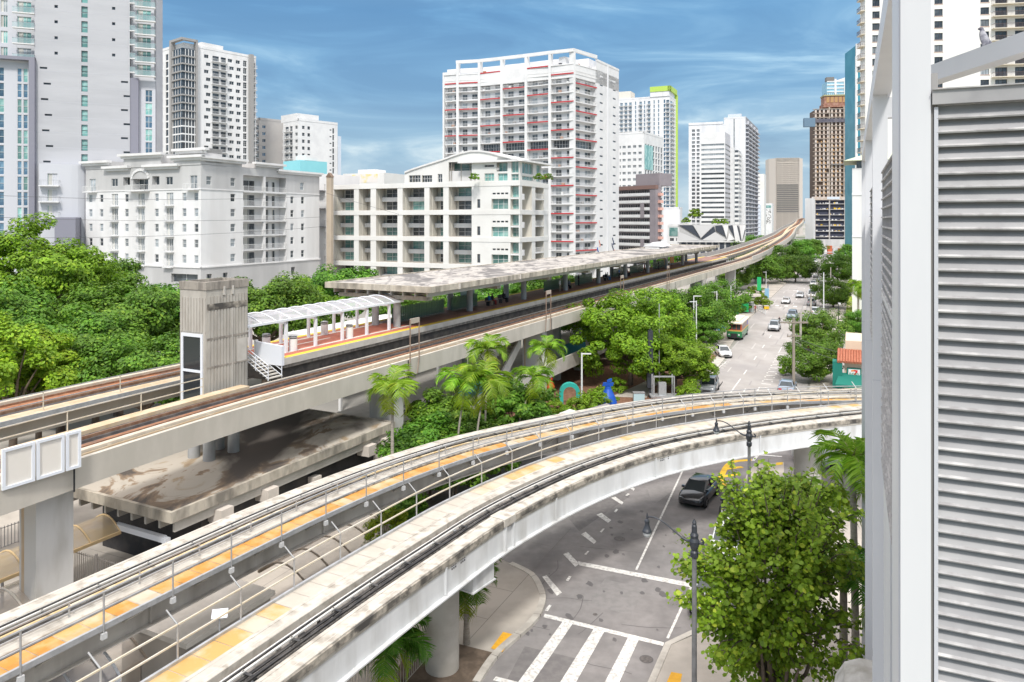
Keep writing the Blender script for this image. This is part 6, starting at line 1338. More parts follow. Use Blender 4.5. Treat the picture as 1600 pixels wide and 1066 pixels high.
# perforated concrete screen at the foot of the wall
t = thing('screen_wall', 'rounded grey concrete wall with triangular openings at the foot of the louvred building', 'screen wall', tuple(TT(-.4, 16.5)))
cgw = mat('weathered_grey_wall', (.46, .45, .43), (.38, .37, .35), 1.5, .9, c3=(.28, .27, .24), s2=1.2, detail=8); f3 = F(TT(-1.25, 14.6), (TD-TR*-.22))
fz = F(TT(-.75, 15.6), TR); mb = MB()
for i in range(7):
    t0, t1 = -math.pi/2*i/6, -math.pi/2*(i+1)/6
pr = [(-.55, 0), (-.55, 5.8), (-.45, 6.5), (-.2, 6.95), (.2, 7.15), (1.3, 7.2), (1.3, 0)]
mb.sweep([TT(0, s, 0) for s in (15.0, 17, 19, 21, 24)], pr, cgw); mb.build('wall', t)
mb = MB()
for s_ in (15.6, 16.7, 17.8, 18.9):
    for z_ in (7.19,):
        q = [TT(-.1, s_, z_+.004), TT(.28, s_+.15, z_+.016), TT(.0, s_+.62, z_+.01)]; mb.face(q, dkf)
        q = [TT(-.02, s_+.1, z_+.012), TT(.2, s_+.18, z_+.022), TT(.02, s_+.5, z_+.016)]; mb.face(q, mat('moss', (.22, .25, .10), rough=.9))
mb.build('opening', t)
# pigeon perched on the sloping beam
def skinned(name, joints, edges, m, levels=2, faces_mat=None, parent=None):
    me = bpy.data.meshes.new(name); me.from_pydata([j[:3] for j in joints], edges, []); o = bpy.data.objects.new(name, me); COL.objects.link(o)
    md = o.modifiers.new('s', 'SKIN'); md.use_smooth_shade = True
    for v, j in zip(me.skin_vertices[0].data, joints): r = j[3]; v.radius = r if isinstance(r, tuple) else (r, r)
    me.skin_vertices[0].data[0].use_root = True
    sd = o.modifiers.new('d', 'SUBSURF'); sd.levels = levels; sd.render_levels = levels
    dg = bpy.context.evaluated_depsgraph_get(); dg.update(); nm = bpy.data.meshes.new_from_object(o.evaluated_get(dg)); o.modifiers.clear(); o.data = nm; nm.name = name
    nm.materials.clear()
    for q in (m if isinstance(m, (list, tuple)) else [m]): nm.materials.append(q)
    if faces_mat:
        for p in nm.polygons: p.material_index = faces_mat(p.center)
    for p in nm.polygons: p.use_smooth = True
    if parent: o.parent = parent
    return o
pg = mat('pigeon_grey', (.22, .22, .26), (.42, .42, .45), 22, .7); pg2 = mat('pigeon_dark', (.12, .12, .15), (.20, .20, .24), 20, .6)
qb = Q(1537, 92, 7.95); qb.z = A_.z+.11+.0
o = skinned('pigeon', [(0, 0, .10, (.05, .045)), (.01, 0, .15, (.045, .04)), (.015, 0, .19, .024), (.02, 0, .215, .026), (.055, 0, .21, .008), (-.04, 0, .05, (.035, .03)), (-.10, 0, .0, (.012, .02)), (.0, .015, .02, .006), (.0, -.015, .02, .006)], [(0, 1), (1, 2), (2, 3), (3, 4), (0, 5), (5, 6), (0, 7), (0, 8)], [pg, pg2], 2, lambda c: 1 if c.z > .185 or c.x < -.05 else 0)
o.location = qb; o.rotation_euler = (0, 0, math.radians(150)); o.scale = (1, 1, 1); tag(o, 'grey pigeon perched on the sloping white beam above the louvres', 'pigeon')
# ---------------------------------------------------------------- trees and plants
def leafmat(name, c1, c2, c3, tr=.28):
    m = bpy.data.materials.new(name); m.use_nodes = True; t = m.node_tree; b = t.nodes['Principled BSDF']; b.inputs['Roughness'].default_value = .5; b.inputs['Specular IOR Level'].default_value = .3
    ge = N(t, 'ShaderNodeNewGeometry'); r = ramp(t, [(0, c1), (.45, c2), (.85, c2), (1, c3)]); t.links.new(ge.outputs['Random Per Island'], r.inputs[0])
    tc = N(t, 'ShaderNodeTexCoord'); n = N(t, 'ShaderNodeTexNoise'); n.inputs['Scale'].default_value = .55; n.inputs['Detail'].default_value = 3; t.links.new(tc.outputs['Object'], n.inputs['Vector'])
    oi = N(t, 'ShaderNodeObjectInfo'); mr = N(t, 'ShaderNodeMapRange'); mr.inputs[1].default_value = .3; mr.inputs[2].default_value = .7; mr.inputs[3].default_value = .62; mr.inputs[4].default_value = 1.4; t.links.new(n.outputs['Fac'], mr.inputs[0])
    m2 = N(t, 'ShaderNodeMapRange'); m2.inputs[3].default_value = .88; m2.inputs[4].default_value = 1.12; t.links.new(oi.outputs['Random'], m2.inputs[0])
    mm = N(t, 'ShaderNodeMath', operation='MULTIPLY'); t.links.new(mr.outputs[0], mm.inputs[0]); t.links.new(m2.outputs[0], mm.inputs[1])
    h = N(t, 'ShaderNodeHueSaturation'); t.links.new(r.outputs[0], h.inputs['Color']); t.links.new(mm.outputs[0], h.inputs['Value'])
    m3 = N(t, 'ShaderNodeMapRange'); m3.inputs[3].default_value = .485; m3.inputs[4].default_value = .51; t.links.new(oi.outputs['Random'], m3.inputs[0]); t.links.new(m3.outputs[0], h.inputs['Hue'])
    t.links.new(h.outputs[0], b.inputs['Base Color']); tr_ = N(t, 'ShaderNodeBsdfTranslucent'); t.links.new(h.outputs[0], tr_.inputs[0]); ms = N(t, 'ShaderNodeMixShader'); ms.inputs[0].default_value = tr
    t.links.new(b.outputs[0], ms.inputs[1]); t.links.new(tr_.outputs[0], ms.inputs[2]); t.links.new(ms.outputs[0], t.nodes['Material Output'].inputs[0]); return m
lf_oak = leafmat('leaf_bright', (.10, .215, .010), (.18, .33, .015), (.32, .46, .03)); lf_dk = leafmat('leaf_deep', (.06, .165, .014), (.11, .25, .02), (.22, .37, .03)); lf_yel = leafmat('leaf_yellowish', (.19, .29, .012), (.28, .39, .015), (.48, .50, .035))
lf_lime = leafmat('leaf_lime', (.15, .28, .012), (.22, .38, .016), (.38, .48, .03)); lf_sg = leafmat('leaf_sea_grape', (.13, .26, .018), (.22, .38, .025), (.46, .58, .06)); lf_palm = leafmat('leaf_palm', (.12, .26, .015), (.22, .40, .03), (.42, .52, .05)); lf_gr = leafmat('leaf_greyish', (.10, .15, .06), (.16, .21, .09), (.25, .30, .14))
bark = mat('bark', (.20, .155, .12), (.13, .10, .08), 3, .95, bump=.4); barkp = mat('palm_bark', (.40, .36, .31), (.30, .27, .23), 4, .9, stretch=(1, 1, 4), bump=.3); barkd = mat('dark_bark', (.10, .075, .055), (.06, .045, .035), 4, .95)
def crown_mb(rg, R, H, ncl, nlf, ls, m, zc=0.0, low=-.35, clr=.26, round_=False, lobes=.25):
    mb = MB(); mi = mb.mi(m); v, fs = mb.v, mb.f; cl = []
    sx, sy = rg.uniform(0, 50), rg.uniform(0, 50)
    for i in range(ncl):
        th = rg.uniform(0, 2*math.pi); cz = rg.uniform(low, 1); rr = math.sqrt(max(0, 1-cz*cz)); d = Vector((rr*math.cos(th), rr*math.sin(th), cz))
        lob = 1+lobes*noise.noise(Vector((d.x*1.7+sx, d.y*1.7+sy, d.z*1.7)))*2
        rad = (rg.random()**.33)*lob if rg.random() < .35 else rg.uniform(.8, 1.0)*lob
        cl.append((Vector((d.x*R*rad, d.y*R*rad, zc+d.z*H*rad)), R*clr*rg.uniform(.7, 1.25)))
    per = nlf//ncl
    for c, cr in cl:
        out = Vector((c.x, c.y, (c.z-zc)*R/H)).normalized() if c.length > 0 else Vector((0, 0, 1))
        for k in range(per):
            a = rg.uniform(0, 6.283); z = rg.uniform(-1, 1); q = math.sqrt(1-z*z); dd = Vector((q*math.cos(a), q*math.sin(a), z)); r = cr*(.55+.45*rg.random()**.5)
            p = c+Vector((dd.x*r, dd.y*r, dd.z*r*.62))
            n = (dd*.7+out*.4+Vector((rg.uniform(-.6, .6), rg.uniform(-.6, .6), .55+rg.uniform(-.4, .4)))).normalized()
            t = n.orthogonal().normalized(); t = (t*math.cos(a*3)+n.cross(t)*math.sin(a*3)); b = n.cross(t); s = ls*rg.uniform(.7, 1.3); k0 = len(v)
            if round_:
                for j in range(6): an = j*math.pi/3; qv = p+t*(math.cos(an)*s*.52)+b*(math.sin(an)*s*.52); v.append((qv.x, qv.y, qv.z))
                fs.append(tuple(range(k0, k0+6)))
            else:
                for qv in (p-t*s*.6, p-b*s*.36+n*s*.08, p+t*s*.6, p+b*s*.36+n*s*.08): v.append((qv.x, qv.y, qv.z))
                fs.append((k0, k0+1, k0+2, k0+3))
            mb.m.append(mi); mb.sm.append(False)
    mb.cl = cl; return mb
def limbs_mb(rg, cl, h0, r0, n, m, z0=0):
    mb = MB(); top = Vector((rg.uniform(-.2, .2), rg.uniform(-.2, .2), h0)); mb.tube([(0, 0, z0-.2), (top.x*.4, top.y*.4, z0+(h0-z0)*.5), top], [r0*1.25, r0, r0*.85], m, 9)
    for c, cr in rg.sample(cl, min(n, len(cl))):
        mid = top.lerp(c, .5)+Vector((rg.uniform(-.1, .1), rg.uniform(-.1, .1), .12))*cr*2; mb.tube([top, mid, c], [r0*.55, r0*.3, r0*.08], m, 6)
    return mb
def tree(label, loc, seed, R, H, zc, nlf, ls, lm, name='tree', group='street and park trees', ncl=70, trunk_r=.25, h0=None, bm_=None, low=-.4, clr=.26, nb=16, lobes=.25, cat='tree'):
    rg = random.Random(seed); t = thing(name, label, cat, loc, group, world=False); c = crown_mb(rg, R, H, ncl, nlf, ls, lm, zc, low, clr, lobes=lobes)
    c.build('crown', t); limbs_mb(rg, c.cl, h0 or max(.4, zc-H*.75), trunk_r, nb, bm_ or bark).build('trunk', t); return t
def at(u, Y): return ((u-CX)/FP*Y, Y, 0)
zt = lambda v, Y: HC+(CY-v)*Y/FP
# big trees beyond the far viaduct
A = tree('tallest bright green tree at the left edge in front of the grey-blue tower', at(52, 86), 21, 7.6, 6.3, 12.2, 34000, .36, lf_oak, ncl=120, trunk_r=.45, clr=.22)
Bt = tree('broad deep green tree left of the lift tower, in front of the white apartment block', at(185, 76), 22, 6.6, 4.6, 8.8, 26000, .32, lf_dk, ncl=100, trunk_r=.4, clr=.22)
C = tree('yellow-tinged tree at the left edge just beyond the far track', at(18, 57), 23, 4.6, 4.4, 7.6, 17000, .26, lf_lime, ncl=80, trunk_r=.3, clr=.22)
for lb, u, Y, src, s, rz in (('dark round tree tucked between the tall left tree and the white apartment block', 118, 100, Bt, 1.12, 1.2), ('green tree right against the left side of the lift tower', 262, 84, Bt, .95, 2.5), ('bright green tree low in front of the tall left tree', 95, 66, Bt, .88, 4.0),
        ('low green tree beside the far track left of the lift tower', 225, 62, Bt, .78, .6), ('small yellow-green tree between the two low trees by the far track', 60, 60, C, .86, 2.0), ('green tree just right of the lift tower behind the barrel canopy', 415, 88, Bt, 1.0, 3.3), ('green tree behind the middle of the glazed barrel canopy', 470, 96, A, .62, 1.1),
        ('green tree left of the concrete canopy corner', 530, 108, Bt, .98, 5.0), ('tree behind the white apartment block corner, low on the left', 330, 100, A, .58, 3.0), ('low leafy tree behind the platform screens', 640, 100, Bt, .8, 2.2), ('low leafy tree behind the three seated people', 745, 110, Bt, .82, .2),
        ('bushy tree glimpsed under the canopy left of the white-shirted man', 850, 125, Bt, .88, 1.7), ('tree at the far left edge behind the yellowish one', -30, 72, Bt, 1.05, 2.9), ('dark green tree in the middle of the left-hand grove', 150, 66, Bt, .8, 5.5)):
    dup(src, at(u, Y), rz, lb, scale=s)
# street trees right of the viaduct
D_ = tree('big spreading bright green tree beside the viaduct in the middle of the photo', at(985, 90), 31, 6.6, 4.9, 6.0, 34000, .28, lf_oak, ncl=140, trunk_r=.3, clr=.19, lobes=.35, low=-.9)
dup(D_, at(1056, 87), 2.1, 'spreading green tree next to the kerb, right of the biggest one', scale=(.68, .68, .62))
dup(D_, at(1018, 101), 4.0, 'green tree rising behind the two spreading trees', scale=(.7, .7, .9))
E_ = tree('dark dense round tree under the climbing viaduct beside the road', at(1222, 262), 32, 7.4, 4.9, 5.8, 11000, .50, lf_dk, ncl=80, trunk_r=.3, low=-.8)
for lb, u, Y, s, rz in (('dark round tree left of the other round ones at the viaduct', 1196, 235, .8, 1.0), ('round tree nearest the kerb, just before the second crossing', 1243, 240, .78, 2.0), ('grey-green tree beyond the round trees', 1268, 400, .9, .4), ('tree by the hoarding below the unfinished tower', 1250, 340, 1.0, 4.0), ('small tree right of the hoarding', 1330, 330, .85, 1.5), ('small tree at the white block', 1272, 470, .7, 3.3), ('tree between the faceted building and the climbing viaduct', 1162, 330, 1.0, 3.0), ('tree behind the faceted building', 1185, 390, 1.1, 5.0), ('tree left of the small office block', 1040, 300, .9, 2.2),
        ('dark tree under the viaduct behind the bus-stop building', 1150, 215, .62, 2.6), ('tree in front of the red-edged slab tower base', 878, 180, .62, .5), ('tree right of that one at the slab tower base', 905, 190, .5, 2.5)):
    dup(E_, at(u, Y), rz, lb, scale=s)
G_ = tree('dark green tree under the viaduct beyond the spreading trees', at(1080, 122), 33, 5.4, 4.2, 4.9, 18000, .29, lf_dk, ncl=100, trunk_r=.25, low=-.9)
for lb, u, Y, s, rz in (('green tree right of the dark-sided pier', 1122, 142, .95, 1.0), ('small pale bush-like tree beside the bus shelter', 1100, 118, .5, 2.0), ('green tree in front of the red-roofed shop, taller of the two', 1280, 112, .72, 1.3), ('green tree in front of the red-roofed shop, nearer of the two', 1272, 92, .62, 3.3), ('slim bright tree by the crossing on the right pavement', 1302, 170, .75, 4.0), ('bluish green tree farther along the right pavement', 1308, 235, 1.05, 5.0), ('green tree beside the low fence on the right', 1347, 126, .55, .7), ('tree under the viaduct left of the big spreading tree', 945, 112, .7, .3), ('shaded tree under the viaduct behind the teal panels', 890, 128, .8, 2.4)):
    dup(G_, at(u, Y), rz, lb, scale=s)
# shrubs
H_ = tree('tall glossy shrub below the lone palm', at(640, 49), 41, 2.4, 2.3, 3.3, 9000, .22, lf_dk, name='shrub', group='shrubs beneath the palms', ncl=60, trunk_r=.1, cat='shrub', low=-.8)
for lb, u, Y, s, rz in (('shrub between the lone palm and the pair of palms', 672, 53, 1.05, 1), ('shrub at the foot of the pair of palms', 712, 52, .95, 2), ('dense shrub right of the pair of palms', 752, 55, .95, 3), ('large dark shrub left of the ribbed pier', 806, 60, 1.25, 4), ('low shrub in front of the ribbed pier', 838, 63, .75, 5), ('low shrub by the stained roof corner', 622, 46, .62, 2.5), ('shrub behind the pair of palms', 690, 60, 1.1, 4.4), ('shrub just right of the large dark shrub', 782, 57, .8, 1.4)):
    dup(H_, at(u, Y), rz, lb, scale=s)
I_ = tree('low green hedge shrub beside the turquoise arch', at(905, 75), 42, 1.5, 1.0, .9, 3500, .16, lf_oak, name='shrub', group='low shrubs in the planting bed', ncl=40, trunk_r=.05, cat='shrub', low=-.7, h0=.3)
for lb, u, Y, s, rz in (('low hedge shrub left of the white lamp post', 885, 72, .9, 1), ('low hedge shrub right of the white lamp post', 925, 77, 1.1, 2), ('low hedge shrub farther right of the arch', 940, 80, 1.0, 3), ('dark low shrub left of the arch', 868, 76, .8, 4), ('low shrub beneath the big spreading tree', 965, 86, .8, 5), ('grey-green low shrub at the kerb right of the steel cabinet', 1075, 79, 1.1, 1.5), ('pale low shrub beside the kerb near the parked grey car', 1085, 92, 1.0, 2.7), ('low planting by the green shelter', 1190, 172, 1.4, .5), ('low planting by the small bus-stop building', 1150, 160, 1.6, 3.1), ('low planting beyond the shelter', 1182, 190, 1.5, 5.1), ('low bush at the kerb beside the utility pole', 1228, 96, .7, 2.2)):
    dup(I_, at(u, Y), rz, lb, scale=s)
q = P(603, 816, 3.2); tH = tree('bright yellow-green clipped hedge between the two curved tracks', (q.x, q.y, 0), 43, 1.2, .75, 2.9, 4200, .13, lf_yel, name='hedge', group='low hedges', ncl=40, trunk_r=.05, cat='hedge', low=-.7, h0=2.2); tH.scale = (1.25, .7, 1); tH.rotation_euler = (0, 0, math.radians(60))
for k, (u, v, Y, lb) in enumerate(((742, 279, 152, 'potted palm on the loft block roof terrace, leftmost'), (842, 279, 152, 'potted plant on the loft block roof corner'), (855, 279, 156, 'second potted plant on the loft block roof corner'), (1085, 338, 335, 'big plant on the faceted building roof'), (1072, 346, 335, 'plants at the left end of the faceted roof'), (1120, 348, 335, 'row of plants along the faceted roof'), (1132, 348, 335, 'plants at the right end of the faceted roof'))):
    p = at(u, Y); d_ = dup(I_, (p[0], p[1], zt(v+3, Y)), k, lb, group='roof plants', scale=.7 if Y < 200 else (2.0 if k == 3 else 1.3))
# palms
def palm(label, loc, seed, h, L, nf, lean=(0, 0), r=.11, m=None, name='palm', group='palms by the people-mover track', droop=1.0, wid=.42, skirt=3, nseg=9, up=.9, crz=0):
    rg = random.Random(seed); t = thing(name, label, 'palm', loc, group, world=False); m = m or lf_palm
    top = Vector((lean[0], lean[1], h)); mb = MB(); mb.tube([(0, 0, -.1), (lean[0]*.25, lean[1]*.25, h*.35), (lean[0]*.6, lean[1]*.6, h*.7), top], [r*1.4, r*1.05, r*.95, r*.85], barkp, 8); mb.build('trunk', t)
    mb = MB(); mb.tube([top-Vector((0, 0, .1)), top+Vector((0, 0, .75))], [r*1.25, r*.5], mat('crownshaft', (.20, .28, .08), (.30, .30, .12), 3, .6), 8); mb.build('crownshaft', t)
    mb = MB(); mi = mb.mi(m); yl_ = mb.mi(lf_yel); mst = mb.mi(mat('frond_stem', (.28, .30, .10), rough=.6))
    for i in range(nf):
        az = i*2.4+rg.uniform(-.25, .25); el = rg.uniform(.25, 1.4)*up if i >= skirt else rg.uniform(-.9, -.3); ln = L*rg.uniform(.8, 1.1)
        d = Vector((math.cos(az), math.sin(az), 0)); p = top+Vector((0, 0, .45)); e = el; pts = [p.copy()]; es = [e]
        for k in range(nseg): p = p+(d*math.cos(e)+Vector((0, 0, math.sin(e))))*(ln/nseg); e -= (.13+.035*k)*droop; pts.append(p.copy()); es.append(e)
        mb.tube(pts[:-1:2]+[pts[-1]], [.03, .024, .018, .012, .008, .005][:len(pts[:-1:2])+1] if len(pts[:-1:2])+1 <= 6 else .015, mat('frond_stem', (0, 0, 0)), 4)
        side = Vector((-d.y, d.x, 0)); nl = 26; col = yl_ if i < skirt else mi
        for j in range(nl):
            tt = (j+1)/(nl+1); x = tt*nseg; k = int(x); q = pts[k].lerp(pts[k+1], x-k); tan = (pts[k+1]-pts[k]).normalized(); w = wid*ln*math.sin(math.pi*min(1, tt*.93+.07))**.6*rg.uniform(.85, 1.1)
            for sg in (-1, 1):
                tip = q+side*sg*w*.78+tan*w*.62+Vector((0, 0, -w*rg.uniform(.1, .5)+.08)); bw = tan*.042*(ln/2)
                md = q.lerp(tip, .5)+Vector((0, 0, w*.10)); k0 = len(mb.v)
                for vv in (q-bw*.5, q+bw*.7, md+bw*.9, tip, md-bw*.6): mb.v.append(tuple(vv))
                mb.f.append((k0, k0+1, k0+2, k0+3, k0+4)); mb.m.append(col); mb.sm.append(False)
    mb.build('fronds', t); return t
p1_ = palm('lone feather palm in front of the near viaduct, left of the others', at(613, 47), 1, 9.0, 2.35, 16)
for lb, u, Y, h, L, ln, sd in (('left palm of the pair with thin pale trunks', 706, 52, 8.2, 2.4, (.9, 0), 2), ('right palm of the pair, with yellow lower fronds', 734, 52, 8.2, 2.7, (1.0, .2), 3), ('tallest palm, behind the pair', 756, 57, 9.6, 2.3, (.3, 0), 4), ('left palm of the two leaning by the ribbed pier', 790, 58, 7.2, 2.2, (2.2, .3), 5), ('right palm of the two leaning by the ribbed pier', 828, 66, 8.1, 2.2, (1.5, .3), 6)):
    palm(lb, at(u, Y), sd, h, L, 15, ln, .075)
palm('small feather palm on the corner pavement by the round column', tuple(P(729, 1006, .12)), 7, 2.5, 2.0, 20, (0, 0), .13, lf_dk, 'palm', 'young palms on the corner', .85, .40, 3)
palm('young palm at the bottom edge, left of the round column', (-5.2, 31.0, .1), 8, 1.7, 2.2, 22, (0, 0), .13, lf_dk, 'palm', 'young palms on the corner', .9, .42, 3)
palm('large palm at the right edge beside the white wall, its fronds over the track', at(1338, 30), 9, 9.9, 2.5, 17, (-.15, 0), .15, lf_palm, 'palm', 'palms against the louvred building', 1.15, .36, 2)
palm('palm with arching fronds above the near leafy tree', at(1262, 33), 10, 6.6, 2.9, 16, (0, 0), .17, lf_palm, 'palm', 'palms against the louvred building', 1.1, .34, 1)
palm('dark arching palm low behind the near leafy tree', at(1318, 29), 12, 5.6, 2.5, 15, (0, 0), .17, lf_dk, 'palm', 'palms against the louvred building', 1.0, .36, 1)
pf = palm('palm by the right pavement in front of the fence', at(1341, 138), 13, 7.5, 3.0, 18, (0, 0), .2, lf_palm, 'palm', 'far palms', 1.2, .4, 6)
dup(pf, at(1352, 132), 1, 'palm at the edge of the white wall, behind the fence'); dup(pf, (at(686, 118)[0], 118, 2.0), 2, 'palm standing in front of the loft block above the canopy roof'); dup(pf, at(1310, 260), 3, 'distant palm on the right pavement', scale=.7)
# near leafy tree with round leaves
rg = random.Random(77); t = thing('sea_grape_tree', 'large round-leaved tree filling the lower right in front of the parked white cars', 'tree', (9.35, 26.6, 0), 'street and park trees', world=False); mb = MB(); mi = mb.mi(lf_sg); cl = []
tw = MB()
def spray(base, tip, n, spread, ls):
    d = tip-base; L = d.length; dn = d.normalized(); md = base.lerp(tip, .5)+Vector((rg.uniform(-.1, .1), rg.uniform(-.1, .1), .12)); tw.tube([base, md, tip], [.03, .018, .006], bark, 4)
    for k in range(n):
        x = rg.random()**.7; p = base.lerp(tip, x)+Vector((rg.gauss(0, spread), rg.gauss(0, spread), rg.gauss(0, spread*.8))); nrm = (Vector((rg.uniform(-.9, .9), rg.uniform(-1.1, .7), .75))+dn*.3).normalized(); a = nrm.orthogonal().normalized(); b = nrm.cross(a); s = ls*rg.uniform(.45, 1.3); k0 = len(mb.v)
        for j in range(7): an = j*2*math.pi/7; rr = s*.5; mb.v.append(tuple(p+a*(math.cos(an)*rr)+b*(math.sin(an)*rr)+nrm*(abs(math.sin(an))*s*.06)))
        mb.f.append(tuple(range(k0, k0+7))); mb.m.append(mi); mb.sm.append(False)
for i in range(720):
    th = rg.uniform(0, 6.283); cz = rg.uniform(-1, 1); rr = math.sqrt(max(0, 1-cz*cz)); lob = 1+.5*noise.noise(Vector((math.cos(th)*1.8, math.sin(th)*1.8, cz*2+5)))*1.6; rad = rg.uniform(.3, .85)*lob
    base = Vector((rr*math.cos(th)*(3.15-.35*cz)*rad-.2+cz*.3, rr*math.sin(th)*2.3*rad, 7.0+cz*4.3*rad)); o_ = Vector((base.x, base.y, (base.z-6.5)*.8)).normalized(); tip = base+o_*rg.uniform(.55, .95)+Vector((0, 0, rg.uniform(.1, .5)))
    if tip.z > 11.3: continue
    tu, tv = CX+(tip.x+9.35)/(tip.y+26.6)*FP, CY+(HC-tip.z)/(tip.y+26.6)*FP      # drop sprays by image position so the cars behind stay visible
    if (tu < 1128 and tv < 818) or (tu < 1150 and 818 < tv < 960 and rg.random() < .6): continue
    spray(base, tip, 36, .14, .155)
for (u, v, Y, bu, bv) in ((1048, 934, 23.0, 1120, 950), (1120, 745, 24.5, 1165, 800), (1100, 880, 23.2, 1150, 900), (1065, 870, 23.5, 1140, 890), (1090, 985, 22.6, 1140, 960), (1258, 755, 25, 1240, 800), (1180, 745, 25, 1190, 790), (1338, 880, 22.5, 1290, 880), (1345, 800, 23.5, 1290, 830), (1210, 745, 25, 1210, 790), (1140, 1045, 22.2, 1180, 1020), (1058, 880, 23.3, 1110, 905), (1120, 820, 24, 1150, 850), (1310, 760, 24, 1270, 800)):
    Y += 2.3; T_ = Q(u, v, Y)-Vector((9.35, 26.6, 0)); B_ = Q(bu, bv, Y+.4)-Vector((9.35, 26.6, 0)); spray(B_, T_, 90, .13, .155); spray(B_, T_.lerp(B_, .3)+Vector((.1, 0, .3)), 60, .14, .15)
mb.build('crown', t); tw.build('twigs', t)
tr_ = MB(); stem = Vector((0.1, .1, 2.6)); tr_.tube([(0, 0, -.1), stem*.6, stem], [.26, .2, .17], bark, 10)
for i in range(15):
    th = i*.8; e_ = Vector((math.cos(th)*rg.uniform(1.1, 2.1), math.sin(th)*rg.uniform(1.1, 1.9), rg.uniform(5, 10.5))); m_ = stem.lerp(e_, .5)+Vector((math.cos(th)*.3, math.sin(th)*.3, -.2)); tr_.tube([stem, m_, e_], [.12, .07, .025], bark, 6)
tr_.build('trunk', t)
gs = MB(); rg = random.Random(3)
for k in range(9000):
    p = TT(rg.uniform(-1.1, 16), rg.uniform(152.5, 214), .03); a = rg.uniform(0, 6.28); h = rg.uniform(.08, .3); d = Vector((math.cos(a), math.sin(a), 0))*.08
    gs.face([p-d, p+d, p+Vector((rg.uniform(-.1, .1), rg.uniform(-.1, .1), h))], lf_yel if k % 3 else lf_oak)
o = gs.build('grass'); o['kind'] = 'stuff'; o['label'] = 'patchy yellow-green grass on the empty lot'
